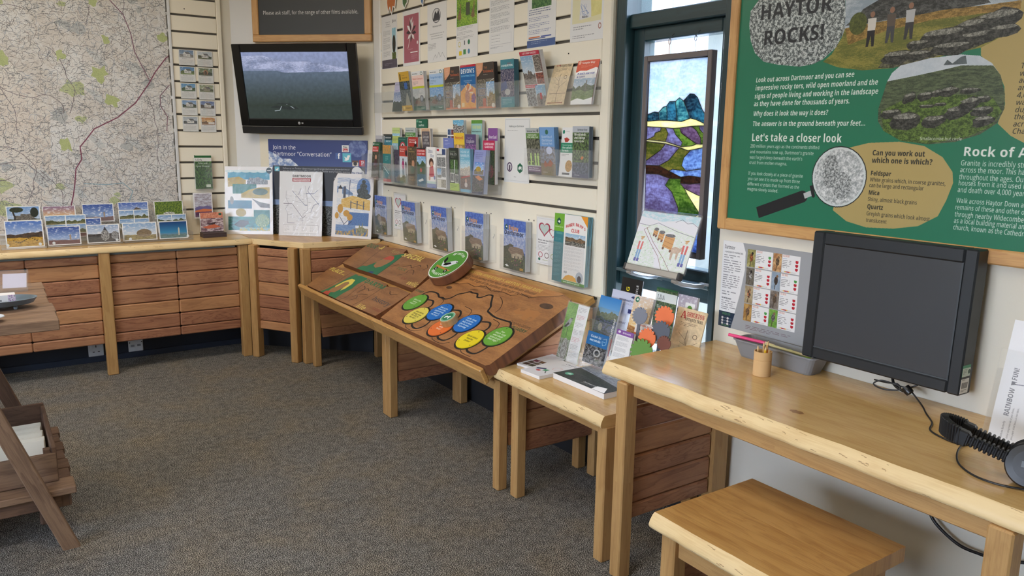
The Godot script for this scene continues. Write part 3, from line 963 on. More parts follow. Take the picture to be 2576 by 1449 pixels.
func build_activity_desk():
	var s := slope()
	var ft := ["sloping wooden activity desk in the corner, carrying the painted jigsaw boards", "sloping wooden activity desk beside the low table, carrying the tram ride board"]
	for k in 2:
		var t = thing("sloping_desk", ft[k], "desk", Vector3.ZERO)
		var x0 := 0.0 if k == 0 else 1.045
		var x1 := 1.043 if k == 0 else 2.035
		for j in 3:
			var a := [-0.01, 0.19, 0.38][j] as float
			var b := [0.19, 0.38, 0.568][j] as float
			part("plank", box_mesh(Vector3(x1 - x0, b - a, 0.028), 0.001, 0, j + k * 3), wood.top2, t, s * at((x0 + x1) / 2, (a + b) / 2, -0.014))
		# lip that stops things sliding off
		var g := G.new()
		g.box(Vector3(x1 - x0, 0.022, 0.068), s * at((x0 + x1) / 2, -0.021, -0.004), 0.004)
		part("lip", g.mesh(), wood.top2, t)
		var xs := [-4.465, -3.475] if k == 0 else [-3.43, -2.455]
		var v := k * 3
		for x in xs:
			post(t, x, -1.632, 0.452, 0.042, 0.044, 0, v, "leg")
			post(t, x, -2.035, 0.64, 0.042, 0.044, 0, v + 1, "leg")
			v += 2
		sloped_end(t, -4.452 if k == 0 else -2.452, 0.482, 0.697, k)
		if k == 1: sloped_end(t, -3.425, 0.482, 0.697, 2)
		bar("rail", Vector3(xs[0], 0.40, -1.65), Vector3(xs[1], 0.452, -1.628), wood.leg, t, 0.003)
	carved_boards(s)

func wood_print(w: int, h: int, a: Color, b: Color, sd: int) -> Pr:
	var p := Pr.new(self, w, h)
	for y in h:
		for x in w:
			var q := ns(nz[2], x * 0.4 + sd, y * 1.6 + sd)
			var g := ns(nz[0], x * 0.07, y * 1.5 + sd)
			var ph := y * 0.06 + q * 7.0
			var fr := ph - floorf(ph)
			p.im.set_pixel(x, y, a.lerp(b, clampf(0.4 * minf(fr * fr, (1.0 - fr) * 5.0) + (g - 0.5) * 0.4 + (q - 0.5) * 0.9 + 0.2, 0, 1)))
	return p

# a slab on the slope after an outline in its own x, y with a print over its face
func carved(called: String, fl: Array, t0: float, t1: float, pr: Pr, size: Vector2, o: Vector2, side: Material, parent: Node, s: Transform3D) -> MeshInstance3D:
	var pts := PackedVector2Array()
	for i in range(0, fl.size(), 2): pts.append(Vector2(fl[i], fl[i + 1]))
	var c := G.new()
	c.prism(pts, t0, t1 - 0.0006, s)
	var body := part(called, c.mesh(), side, parent)
	var g := G.new()
	var ids := Geometry2D.triangulate_polygon(pts)
	for k in range(0, ids.size(), 3):
		var a := []
		var u := []
		for i in 3:
			var p := pts[ids[k + i]]
			a.append(s * Vector3(p.x, p.y, t1))
			u.append(Vector2((p.x - o.x) / size.x, 1.0 - (p.y - o.y) / size.y))
		g.tri(a[0], a[1], a[2], s.basis.z, u[0], u[1], u[2])
	part("painted_face", g.mesh(), own(pr, 0.45)[0], body)
	return body

func carved_boards(s: Transform3D):
	var brown := rgb(172, 122, 78)
	var dk := rgb(128, 84, 52)
	var gr := rgb(40, 124, 80)
	var yl := rgb(240, 222, 110)
	var side := timber(rgb(132, 84, 54), rgb(92, 56, 38), 3.0, 1.0, 2.0, 0.4, 15, 0.5, 0.3, 0.75, 256, 64)
	# upper jigsaw board
	var p := wood_print(900, 240, brown, dk, 40)
	var bm := [0.0, 0.245, 1.01, 0.265]
	var u := func(x, y): return [(x - bm[0]) / bm[2], 1.0 - (y - bm[1]) / bm[3]]
	var f := func(a: Array) -> Array:
		var o := []
		for i in range(0, a.size(), 2): o.append_array([(a[i] - bm[0]) / bm[2], 1.0 - (a[i + 1] - bm[1]) / bm[3]])
		return o
	p.poly(f.call([0.29, 0.245, 0.30, 0.285, 0.34, 0.29, 0.37, 0.34, 0.375, 0.38, 0.42, 0.43, 0.47, 0.462, 0.505, 0.475, 0.53, 0.40, 0.55, 0.30, 0.56, 0.245]), gr)
	p.poly(f.call([0.37, 0.35, 0.39, 0.40, 0.43, 0.425, 0.475, 0.41, 0.49, 0.37, 0.475, 0.32, 0.44, 0.30, 0.40, 0.31]), brown)
	p.poly(f.call([0.38, 0.385, 0.40, 0.425, 0.445, 0.43, 0.48, 0.41, 0.49, 0.38, 0.46, 0.395, 0.42, 0.385]), rgb(206, 82, 62))
	p.poly(f.call([0.44, 0.245, 0.445, 0.265, 0.49, 0.27, 0.50, 0.245]), rgb(46, 72, 120))
	p.text("OUR", 0.02, u.call(0, 0.445)[1], 0.13, gr.darkened(0.1), "bold", 0.13)
	p.text("-A", 0.165, u.call(0, 0.452)[1], 0.13, yl, "bold", 0.065)
	p.text("fun", 0.335, u.call(0, 0.455)[1], 0.11, rgb(196, 170, 96), "sans", 0.1)
	p.text("SPECIAL", 0.485, u.call(0, 0.448)[1], 0.15, yl, "bold", 0.235, 0.1)
	p.text("rock", 0.62, u.call(0, 0.345)[1], 0.09, rgb(70, 110, 66), "serif", 0.1)
	p.text("wild", 0.875, u.call(0, 0.262)[1], 0.13, yl, "sans", 0.12)
	p.text("AIR", 0.765, u.call(0, 0.285)[1], 0.07, rgb(140, 58, 40), "serif", 0.06)
	for k in [[0.22, 0.5, 0.24, 0.4, 0.28, 0.3, 0.29, 0.25], [0.48, 0.5, 0.53, 0.38, 0.55, 0.25], [0.66, 0.37, 0.7, 0.40, 0.74, 0.385, 0.77, 0.42, 0.80, 0.41], [0.72, 0.3, 0.76, 0.33, 0.75, 0.36, 0.79, 0.37, 0.83, 0.34], [0.60, 0.38, 0.56, 0.35], [0.82, 0.44, 0.86, 0.42, 0.85, 0.39]]:
		p.line(p.smooth(f.call(k)), 0.004, rgb(72, 44, 28))
	var t = thing("jigsaw_board", "upper carved wooden board reading SPECIAL and wild, red haired painted figure", "carved board", Vector3.ZERO)
	carved("board", [0.012, 0.452, 0.02, 0.485, 0.226, 0.505, 0.232, 0.49, 0.459, 0.512, 0.47, 0.48, 0.836, 0.497, 0.93, 0.43, 1.0, 0.262, 0.985, 0.247, 0.55, 0.253, 0.30, 0.248, 0.071, 0.252], 0.001, 0.03, p, Vector2(1.01, 0.265), Vector2(0, 0.245), side, t, s)
	# lower jigsaw board
	p = wood_print(900, 200, brown, dk, 200)
	bm.assign([0.0, -0.012, 1.04, 0.237])
	p.poly(f.call([0.30, -0.012, 0.33, 0.03, 0.345, 0.09, 0.35, 0.16, 0.37, 0.205, 0.42, 0.20, 0.46, 0.222, 0.50, 0.212, 0.535, 0.20, 0.52, 0.14, 0.535, 0.10, 0.525, 0.04, 0.53, -0.012]), gr)
	p.poly(f.call([0.36, 0.075, 0.37, 0.13, 0.40, 0.165, 0.445, 0.165, 0.475, 0.13, 0.48, 0.08, 0.465, 0.055, 0.45, 0.085, 0.445, 0.125, 0.415, 0.135, 0.39, 0.12, 0.385, 0.08, 0.372, 0.062]), rgb(246, 224, 96))
	p.poly(f.call([0.388, 0.08, 0.395, 0.12, 0.42, 0.135, 0.445, 0.12, 0.45, 0.085, 0.44, 0.03, 0.40, 0.02, 0.37, 0.01, 0.36, 0.05]), brown)
	p.poly(f.call([0.34, -0.012, 0.35, 0.02, 0.40, 0.025, 0.42, 0.0, 0.41, -0.012]), rgb(196, 74, 54))
	p.text("PLACE...", 0.045, u.call(0, 0.165)[1], 0.13, yl, "bold", 0.22, 0.1)
	p.text("DARTM", 0.515, u.call(0, 0.172)[1], 0.13, gr, "bold", 0.235, -0.05)
	p.text("history", 0.79, u.call(0, 0.082)[1], 0.13, rgb(58, 66, 80), "sans", 0.185)
	p.text("life", 0.755, u.call(0, 0.0)[1], 0.13, yl, "sans", 0.095)
	p.text("colour", 0.885, u.call(0, 0.028)[1], 0.09, rgb(150, 62, 44), "serif", 0.1)
	for k in [[0.30, 0.21, 0.31, 0.1, 0.29, 0.0], [0.57, 0.2, 0.58, 0.1, 0.6, 0.04, 0.58, 0.0], [0.62, 0.1, 0.66, 0.14, 0.70, 0.13, 0.72, 0.16], [0.64, 0.05, 0.68, 0.09, 0.74, 0.1], [0.60, 0.15, 0.64, 0.13, 0.63, 0.09], [0.76, 0.2, 0.77, 0.1, 0.75, 0.0], [0.86, 0.18, 0.9, 0.16, 0.95, 0.175], [0.66, 0.02, 0.69, 0.05, 0.67, 0.07]]:
		p.line(p.smooth(f.call(k)), 0.004, rgb(72, 44, 28))
	t = thing("jigsaw_board", "lower carved wooden board reading PLACE and history, yellow haired painted figure", "carved board", Vector3.ZERO)
	carved("board", [0.025, 0.19, 0.166, 0.222, 0.30, 0.21, 0.498, 0.207, 0.62, 0.222, 0.76, 0.216, 0.775, 0.20, 0.87, 0.221, 1.026, 0.212, 1.036, 0.10, 1.031, 0.0, 0.60, -0.006, 0.094, -0.003], 0.001, 0.03, p, Vector2(1.04, 0.237), Vector2(0, -0.012), side, t, s)
	# the tram ride
	p = wood_print(1024, 540, rgb(188, 132, 80), rgb(134, 86, 52), 320)
	bm.assign([1.02, -0.012, 1.06, 0.505])
	p.tex(PackedVector2Array(p.v2(f.call([1.20, 0.485, 1.19, 0.40, 1.24, 0.357, 1.30, 0.356, 1.345, 0.379, 1.42, 0.37, 1.482, 0.396, 1.55, 0.377, 1.633, 0.39, 1.70, 0.384, 1.756, 0.411, 1.817, 0.403, 1.85, 0.423, 1.907, 0.442, 1.966, 0.471, 1.95, 0.49]))), rgb(204, 144, 86), rgb(180, 120, 68), 1, 0.4, 3.0)
	p.line(f.call([1.19, 0.40, 1.24, 0.357, 1.30, 0.356, 1.345, 0.379, 1.42, 0.37, 1.482, 0.396, 1.55, 0.377, 1.633, 0.39, 1.70, 0.384, 1.756, 0.411, 1.817, 0.403, 1.85, 0.423, 1.907, 0.442, 1.966, 0.471]), 0.004, rgb(84, 50, 30))
	p.text("WINSTON WHEATEAR'S HAYTOR TRAM RIDE", u.call(1.215, 0)[0], u.call(0, 0.452)[1], 0.04, rgb(226, 192, 96), "bold", 0.585)
	p.text("Ride the granite tramway across Haytor down with Winston Wheatear", u.call(1.215, 0)[0], u.call(0, 0.428)[1], 0.034, rgb(62, 40, 28), "sans", 0.575)
	p.text("You will have to get all the questions right to get the tramway", u.call(1.235, 0)[0], u.call(0, 0.402)[1], 0.034, rgb(62, 40, 28), "sans", 0.555)
	p.text("truck to the quarry!", u.call(1.44, 0)[0], u.call(0, 0.377)[1], 0.034, rgb(62, 40, 28), "sans", 0.17)
	p.text("START", u.call(1.075, 0)[0], u.call(0, 0.221)[1], 0.032, rgb(36, 74, 44), "bold", 0.075)
	p.text("Congratulations", u.call(1.885, 0)[0], u.call(0, 0.232)[1], 0.034, rgb(60, 40, 28), "sans", 0.14)
	p.text("QUARRY", u.call(1.93, 0)[0], u.call(0, 0.206)[1], 0.036, rgb(36, 74, 44), "bold", 0.1)
	var tr := rgb(30, 26, 24)
	p.line(p.smooth(f.call([1.165, 0.195, 1.170, 0.225, 1.189, 0.248, 1.225, 0.255, 1.263, 0.252, 1.30, 0.236, 1.325, 0.240, 1.355, 0.236, 1.379, 0.254, 1.39, 0.29, 1.413, 0.307, 1.44, 0.33, 1.462, 0.328, 1.50, 0.332, 1.53, 0.312, 1.555, 0.319, 1.574, 0.345, 1.60, 0.350, 1.62, 0.336, 1.66, 0.30, 1.684, 0.281, 1.70, 0.255, 1.722, 0.247, 1.786, 0.234, 1.862, 0.235, 1.90, 0.235, 1.93, 0.21, 1.965, 0.17])), 0.0095, tr)
	for c in DISCS: p.ell(u.call(c[0], 0)[0], u.call(0, c[1])[1], 0.071 / 1.06, 0.071 / 0.505, tr)
	for c in [[1.25, 0.195, 1.30, 0.20, 1.335, 0.17, 1.33, 0.14, 1.35, 0.125], [1.37, 0.045, 1.40, 0.02, 1.45, 0.015, 1.475, 0.05, 1.46, 0.10], [1.50, 0.19, 1.55, 0.20, 1.59, 0.17, 1.585, 0.13], [1.61, 0.04, 1.65, 0.015, 1.70, 0.02, 1.715, 0.06, 1.70, 0.10], [1.75, 0.185, 1.80, 0.195, 1.83, 0.165, 1.825, 0.12], [1.85, 0.04, 1.89, 0.015, 1.94, 0.02, 1.955, 0.06, 1.95, 0.10]]:
		p.line(p.smooth(f.call(c)), 0.010, tr)
	for c in [[1.29, 0.235, 1.36, 0.225, 1.38, 0.18, 1.36, 0.15], [1.54, 0.235, 1.61, 0.225, 1.635, 0.18, 1.62, 0.15], [1.79, 0.22, 1.85, 0.21, 1.875, 0.17], [1.35, 0.015, 1.38, -0.002, 1.45, -0.004, 1.49, 0.02], [1.60, 0.015, 1.63, -0.002, 1.70, -0.004, 1.74, 0.02], [1.84, 0.015, 1.87, -0.002, 1.94, -0.004], [1.42, 0.345, 1.47, 0.355], [1.66, 0.355, 1.71, 0.33, 1.745, 0.29, 1.75, 0.262]]:
		p.line(p.smooth(f.call(c)), 0.0035, rgb(70, 42, 26))
	p.poly(f.call([1.83, 0.30, 1.845, 0.335, 1.86, 0.315, 1.885, 0.32, 1.89, 0.35, 1.91, 0.335, 1.95, 0.345, 1.985, 0.335, 1.99, 0.28, 1.975, 0.27, 1.97, 0.30, 1.955, 0.30, 1.95, 0.27, 1.92, 0.275, 1.91, 0.30, 1.87, 0.29]), rgb(184, 124, 70))
	p.tex(p.oval(u.call(1.96, 0)[0], u.call(0, 0.385)[1], 0.04, 0.035), rgb(110, 78, 52), rgb(70, 52, 40), 1)
	p.tex(p.oval(u.call(1.27, 0)[0], u.call(0, 0.315)[1], 0.022, 0.022), rgb(110, 78, 52), rgb(80, 56, 40), 1)
	t = thing("tram_ride_board", "thick carved wooden board game with black track, coloured discs and START lettering", "carved board", Vector3.ZERO)
	carved("board", [1.131, -0.01, 1.075, 0.21, 1.044, 0.336, 1.03, 0.44, 1.10, 0.485, 1.218, 0.488, 1.60, 0.486, 1.955, 0.482, 2.03, 0.465, 2.06, 0.42, 2.075, 0.0, 2.06, -0.012], 0.001, 0.05, p, Vector2(1.06, 0.505), Vector2(1.02, -0.012), side, t, s)
	var cols := [rgb(112, 178, 62), rgb(240, 224, 96), rgb(30, 118, 210), rgb(244, 124, 56), rgb(30, 118, 210), rgb(250, 226, 34), rgb(112, 178, 62)]
	var words := [["What is the", "tramway", "made of?"], ["What did the", "Vikings trade", "for salt at", "the fair?"], ["What is the", "name of the", "people thriving", "place in", "the story?"], ["Name three", "carts", "horse?"], ["Cattle, sheep", "and ponies", "help to look", "after the moor", "by grazing"], ["Should visitors", "feed the", "ponies?"], ["From", "1 March - 31 July", "what should", "visitors do with", "their dogs?"]]
	for k in 7:
		var d := Pr.new(self, 128, 128, cols[k])
		d.ell(0.5, 0.5, 0.5, 0.5, cols[k])
		var tc: Color = Color.WHITE if k not in [1, 5] else rgb(90, 80, 20)
		var n: int = words[k].size()
		for i in n:
			var l: float = minf(0.62, 0.05 * words[k][i].length())
			d.text(words[k][i], 0.5 - l / 2, 0.5 + (i - n / 2.0 + 0.7) * 0.115, 0.075, tc, "bold", l)
		for a in [0.6, 2.6, 4.6]: d.ell(0.5 + 0.42 * cos(a), 0.5 + 0.42 * sin(a), 0.022, 0.022, rgb(60, 60, 60))
		var pr := put(d)
		var g := G.new()
		var c: Array = DISCS[k]
		for i in 32:
			var a0 := TAU * i / 32; var a1 := TAU * (i + 1) / 32
			var q := []
			var uu := []
			for w in [Vector2.ZERO, Vector2(cos(a0), sin(a0)), Vector2(cos(a1), sin(a1))]:
				q.append(s * Vector3(c[0] + w.x * 0.062, c[1] + w.y * 0.062, 0.0535))
				uu.append(pr[1].position + pr[1].size * (Vector2(0.5, 0.5) + Vector2(w.x, -w.y) * 0.5))
			g.tri(q[0], q[1], q[2], s.basis.z, uu[0], uu[1], uu[2])
			var lo := Vector3(0, 0, 0.0)
			g.quad(q[1], q[2], q[2] - s.basis.z * 0.0035, q[1] - s.basis.z * 0.0035, s.basis * Vector3(cos(a0), sin(a0), 0), uu[1], uu[2], uu[2], uu[1])
		part("question_disc", g.mesh(), pr[0], t)
	# the truck: a small wooden puck with a green top
	var puck = thing("game_puck", "small round wooden puck with green top resting on the tram ride board", "game piece", s * Vector3(1.6, 0.115, 0.051))
	var pb := Basis(s.basis.x, s.basis.z, -s.basis.y)
	var lg := G.new()
	lg.lathe([Vector2(0, 0), Vector2(0.036, 0), Vector2(0.038, 0.003), Vector2(0.038, 0.03), Vector2(0.036, 0.033)], 28, Transform3D(pb, Vector3.ZERO))
	part("body", lg.mesh(), wood.leg, puck)
	var d2 := Pr.new(self, 96, 96, rgb(236, 240, 232))
	d2.ell(0.5, 0.5, 0.47, 0.47, rgb(122, 190, 150))
	d2.ell(0.5, 0.5, 0.36, 0.36, rgb(40, 130, 90))
	d2.poly([0.25, 0.55, 0.35, 0.42, 0.5, 0.46, 0.62, 0.36, 0.76, 0.40, 0.70, 0.5, 0.72, 0.66, 0.64, 0.66, 0.60, 0.55, 0.42, 0.56, 0.38, 0.68, 0.31, 0.68], Color.WHITE)
	disc_face("label", put(d2), 0.0355, puck, Transform3D(pb, s.basis.z * 0.0335))
	# the round sign
	var sign = thing("round_sign", "round green wooden sign reading Winston Wheatear with a bird on wheels", "sign", s * Vector3(1.165, 0.411, 0.05))
	var sb := Basis(s.basis.x, s.basis.z, -s.basis.y) * Basis(Vector3.RIGHT, 0.12)
	var sl := G.new()
	sl.lathe([Vector2(0, 0.001), Vector2(0.112, 0.001), Vector2(0.115, 0.006), Vector2(0.115, 0.046), Vector2(0.112, 0.05), Vector2(0, 0.05)], 40, Transform3D(sb, s.basis.z * 0.012))
	part("body", sl.mesh(), side, sign)
	d2 = Pr.new(self, 256, 256, rgb(60, 130, 50))
	d2.ell(0.5, 0.5, 0.5, 0.5, Color.WHITE)
	d2.ell(0.5, 0.5, 0.475, 0.475, rgb(92, 162, 62))
	for i in 7: d2.text("Winston"[i], 0.275 + i * 0.068, 0.235 - 0.075 * sin(PI * (i + 0.5) / 7.0), 0.085, Color.WHITE, "bold")
	for i in 8: d2.text("Wheatear"[i], 0.225 + i * 0.073, 0.825 + 0.065 * sin(PI * (i + 0.5) / 8.0), 0.085, Color.WHITE, "bold")
	d2.poly([0.16, 0.60, 0.78, 0.66, 0.84, 0.62, 0.80, 0.70, 0.2, 0.67], rgb(206, 140, 70))
	for x in [0.27, 0.68]: d2.ell(x, 0.715, 0.055, 0.055, Color.BLACK); d2.ell(x, 0.715, 0.02, 0.02, Color.WHITE)
	d2.poly([0.20, 0.42, 0.34, 0.52, 0.50, 0.42, 0.62, 0.36, 0.72, 0.36, 0.78, 0.40, 0.72, 0.46, 0.62, 0.58, 0.46, 0.62, 0.34, 0.60], rgb(232, 238, 244))
	d2.poly([0.20, 0.30, 0.30, 0.36, 0.36, 0.50, 0.24, 0.46], Color.BLACK)
	d2.poly([0.36, 0.50, 0.52, 0.44, 0.60, 0.47, 0.50, 0.56, 0.38, 0.58], Color.BLACK)
	d2.poly([0.68, 0.375, 0.86, 0.41, 0.70, 0.405], Color.BLACK)
	disc_face("painted_face", put(d2), 0.111, sign, Transform3D(sb, s.basis.z * 0.012 + sb.y * 0.0505))
	var br := G.new()
	br.box(Vector3(0.03, 0.07, 0.012), Transform3D(sb, s.basis.y * 0.1 + s.basis.z * 0.02), 0.002)
	part("bracket", br.mesh(), wood.leg, sign)

const DISCS := [[1.202, 0.153], [1.336, 0.082], [1.443, 0.151], [1.583, 0.074], [1.689, 0.147], [1.822, 0.074], [1.936, 0.142]]

func disc_face(called: String, pr: Array, r: float, parent: Node, xf: Transform3D):
	var g := G.new()
	for i in 40:
		var q := []
		var u := []
		for w in [Vector2.ZERO, Vector2(cos(TAU * i / 40), sin(TAU * i / 40)), Vector2(cos(TAU * (i + 1) / 40), sin(TAU * (i + 1) / 40))]:
			q.append(xf * Vector3(w.x * r, 0, -w.y * r))
			u.append(pr[1].position + pr[1].size * (Vector2(0.5, 0.5) + Vector2(w.x, -w.y) * 0.5))
		g.tri(q[0], q[1], q[2], xf.basis.y.normalized(), u[0], u[1], u[2])
	part(called, g.mesh(), pr[0], parent)

func build_low_table():
	var t = thing("low_table", "low live edge wooden table beside the sloping desk, strewn with leaflets", "table", Vector3.ZERO)
	live_top(t, -2.432, -1.803, [-2.085, -1.93, -1.77, -1.598], 0.512, 0.04, 0.016, 6, 0.006)
	for q in [[-2.362, -1.655, 0], [-1.822, -1.624, 1], [-2.36, -2.04, 2], [-1.83, -2.04, 3]]:
		post(t, q[0], q[1], 0.472, 0.044, 0.044, 0, q[2], "leg")
	boards(t, Vector3(-2.362, 0, -1.68), Vector3(-2.362, 0, -2.02), [0.178, 0.262, 0.345, 0.428, 0.47], 1)
	bar("rail", Vector3(-2.34, 0.425, -1.655), Vector3(-1.845, 0.472, -1.637), wood.leg, t)

func build_long_table():
	var t = thing("long_table", "long high live edge wooden table along the wall, screen above and stool below", "table", Vector3.ZERO)
	live_top(t, -1.812, -0.585, [-2.107, -1.95, -1.80, -1.607], 0.692, 0.042, 0.02, 8, 0.006)
	var kn := G.new()
	var kp := PackedVector2Array()
	for i in 18: kp.append(Vector2(-1.19 + 0.02 * cos(TAU * i / 18), 1.712 + 0.011 * sin(TAU * i / 18) + 0.002 * sin(i * 2.3)))
	kn.prism(kp, 0.69, 0.6922, Transform3D(Basis(Vector3.RIGHT, -PI / 2), Vector3.ZERO))
	part("knot", kn.mesh(), mat(rgb(158, 116, 70), 0.2), t)
	post(t, -1.716, -1.607, 0.65, 0.046, 0.05, 0, 0, "leg")
	post(t, -1.728, -2.045, 0.65, 0.046, 0.075, 0, 1, "leg")
	post(t, -0.63, -1.607, 0.65, 0.05, 0.05, 0, 2, "leg")
	post(t, -0.63, -2.06, 0.65, 0.046, 0.05, 0, 3, "leg")
	boards(t, Vector3(-1.726, 0, -1.632), Vector3(-1.726, 0, -2.008), [0.18, 0.234, 0.316, 0.397, 0.479, 0.561, 0.643], 0)
	bar("rail", Vector3(-1.693, 0.606, -1.632), Vector3(-0.655, 0.65, -1.61), wood.leg, t)

func build_stool():
	var t = thing("stool", "wooden stool with pale live edge seat tucked under the long table", "stool", Vector3.ZERO)
	live_top(t, -1.372, -0.912, [-1.79, -1.60, -1.40], 0.42, 0.04, 0.02, 9, 0.005, wood.top2)
	for q in [[-1.32, -1.425], [-0.965, -1.425], [-1.32, -1.745], [-0.965, -1.745]]:
		post(t, q[0], q[1], 0.38, 0.048, 0.048, 0, 1, "leg")
	boards(t, Vector3(-1.33, 0, -1.45), Vector3(-1.33, 0, -1.72), [0.12, 0.2, 0.29, 0.378], 3)
	boards(t, Vector3(-0.955, 0, -1.45), Vector3(-0.955, 0, -1.72), [0.12, 0.2, 0.29, 0.378], 4)
	bar("rail", Vector3(-1.296, 0.32, -1.435), Vector3(-0.99, 0.38, -1.415), wood.leg, t)

func build_display_trestle():
	var t = thing("display_trestle", "rustic wooden folding display stand with slatted top and crate shelf at the left edge", "stand", Vector3.ZERO)
	var m: Material = wood.rustic
	var dk: Material = wood.rustic_dark
	for k in 5:   # top boards, long way along z
		part("top_plank", box_mesh(Vector3(0.146, 0.034, 1.25), 0.003, 2, k), m, t, at(-3.43 + 0.1485 * k, 0.785, 0.435 + 0.004 * (k % 3)))
	for k in 7:
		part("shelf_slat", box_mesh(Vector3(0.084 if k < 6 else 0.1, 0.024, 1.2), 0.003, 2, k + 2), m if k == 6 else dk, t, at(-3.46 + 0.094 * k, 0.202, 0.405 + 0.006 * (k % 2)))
	part("shelf_bearer", box_mesh(Vector3(0.62, 0.05, 0.04), 0.003, 0, 1), dk, t, at(-3.18, 0.165, -0.16))
	part("shelf_apron", box_mesh(Vector3(0.02, 0.05, 1.1), 0.003, 2, 1), dk, t, at(-2.87, 0.17, 0.4))
	# crossed legs, front pair and back pair
	for x in [-2.85, -3.52]:
		for s in [1.0, -1.0]:
			var a := Vector3(x, 0.0, 0.435 - s * 0.6)
			var b := Vector3(x, 0.768, 0.435 - s * 0.33)
			var d := b - a
			var ang := atan2(d.z, d.y)
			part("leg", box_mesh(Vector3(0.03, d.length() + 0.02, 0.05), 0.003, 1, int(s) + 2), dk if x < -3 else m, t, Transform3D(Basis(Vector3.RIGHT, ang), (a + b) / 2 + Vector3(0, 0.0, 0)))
	part("foot_block", box_mesh(Vector3(0.06, 0.09, 0.06), 0.006, 1, 3), dk, t, at(-2.93, 0.12, -0.115))
	# crate on the shelf with its cards
	var c = thing("wooden_crate", "low rustic wooden crate on the trestle shelf holding packs of white cards", "crate", Vector3(-3.16, 0.214, 0.33))
	part("front", box_mesh(Vector3(0.014, 0.10, 0.96), 0.002, 2, 1), m, c, at(0.235, 0.052, 0))
	part("back", box_mesh(Vector3(0.014, 0.13, 0.96), 0.002, 2, 2), dk, c, at(-0.255, 0.067, 0))
	part("end", box_mesh(Vector3(0.50, 0.12, 0.014), 0.002, 0, 3), dk, c, at(-0.01, 0.062, -0.475))
	part("end", box_mesh(Vector3(0.50, 0.12, 0.014), 0.002, 0, 4), dk, c, at(-0.01, 0.062, 0.475))
	part("base", box_mesh(Vector3(0.48, 0.01, 0.95), 0.0, 2, 5), dk, c, at(-0.01, 0.007, 0))
	for q in [[-0.475 + 0.007, 0.24]]:
		part("corner_batten", box_mesh(Vector3(0.022, 0.11, 0.022), 0.002, 1, 5), dk, c, at(0.217, 0.06, -0.455))
	for k in 2:
		var g := G.new()
		for i in 8:
			g.box(Vector3(0.015, 0.07, 0.15), Transform3D(Basis(Vector3(0, 0, 1), 0.35), Vector3(-0.09 + i * 0.027, 0.04 - 0.004 * (i % 2), 0.003 * (i % 3))), 0.002)
		var o := part("card_pack", g.mesh(), mat(rgb(238, 232, 214), 0.5), self, at(-3.17 + 0.02 * k, 0.243, -0.055 + 0.17 * k))
		tag(o, "row of cream boxed cards standing in the crate, nearest its end" if k == 0 else "row of pale patterned boxed cards in the crate at the photo edge", "cards")
	# things on the trestle top
	var h = thing("price_holder", "small clear plastic folded price holder standing on the trestle top", "price holder", Vector3(-3.36, 0.803, -0.09), PI / 2 - 0.2)
	part("front_leaf", box_mesh(Vector3(0.105, 0.085, 0.002), 0.0), acrylic, h, Transform3D(Basis(Vector3.RIGHT, -0.5), Vector3(0, 0.037, 0.02)))
	part("back_leaf", box_mesh(Vector3(0.105, 0.085, 0.002), 0.0), acrylic, h, Transform3D(Basis(Vector3.RIGHT, 0.5), Vector3(0, 0.037, -0.021)))
	part("card", box_mesh(Vector3(0.075, 0.055, 0.001), 0.0), mat(rgb(214, 208, 218), 0.6), h, Transform3D(Basis(Vector3.RIGHT, -0.5), Vector3(0.01, 0.038, 0.0185)))
	var d = thing("oval_dish", "grey blue oval ceramic dish on small feet on the trestle top", "dish", Vector3(-3.02, 0.803, -0.035))
	var g := G.new()
	var ov := Transform3D(Basis.from_scale(Vector3(0.62, 1, 1.0)), Vector3.ZERO)
	g.lathe([Vector2(0, 0.012), Vector2(0.06, 0.013), Vector2(0.095, 0.02), Vector2(0.108, 0.034), Vector2(0.112, 0.033), Vector2(0.1, 0.016), Vector2(0.06, 0.007), Vector2(0, 0.006)], 36, ov)
	part("bowl", g.mesh(), mat(rgb(116, 134, 150), 0.25), d)
	for a in [0.9, 2.2, 4.0, 5.4]:
		part("foot", box_mesh(Vector3(0.012, 0.01, 0.012), 0.003), mat(rgb(150, 164, 176), 0.3), d, at(0.035 * cos(a), 0.004, 0.06 * sin(a)))
	var p := Pr.new(self, 120, 60, rgb(240, 238, 240))
	p.rect(0.76, 0, 0.24, 1, rgb(216, 196, 220))
	for i in 60: p.ell(0.77 + 0.22 * p.r.randf(), p.r.randf(), 0.016, 0.03, [rgb(140, 96, 150), rgb(236, 226, 238), rgb(120, 150, 120)][i % 3])
	for i in 26: p.rect(0.2 + i * 0.014, 0.5, 0.004 + 0.006 * (i % 3), 0.2, rgb(40, 40, 44))
	p.text("B", 0.06, 0.42, 0.12, rgb(180, 60, 60), "bold")
	var bx = thing("soap_box", "small white card box with purple flower end lying in the dish", "box", Vector3(-3.015, 0.824, -0.04), 0.0)
	part("body", box_mesh(Vector3(0.05, 0.028, 0.088), 0.001), mat(rgb(238, 236, 238), 0.5), bx, at(0, 0.014, 0))
	print_part("printed_side", put(p), 0.088, 0.028, bx, at(0.0256, 0, 0, PI / 2))
	var d2 = thing("small_plate", "white blue rimmed small plate at the photo edge on the trestle top", "plate", Vector3(-2.83, 0.803, 0.03))
	g = G.new()
	g.lathe([Vector2(0, 0.006), Vector2(0.05, 0.007), Vector2(0.075, 0.016), Vector2(0.077, 0.014), Vector2(0.05, 0.003), Vector2(0.02, 0.0), Vector2(0, 0.0)], 32, ov)
	part("body", g.mesh(), mat(rgb(208, 214, 222), 0.25), d2)

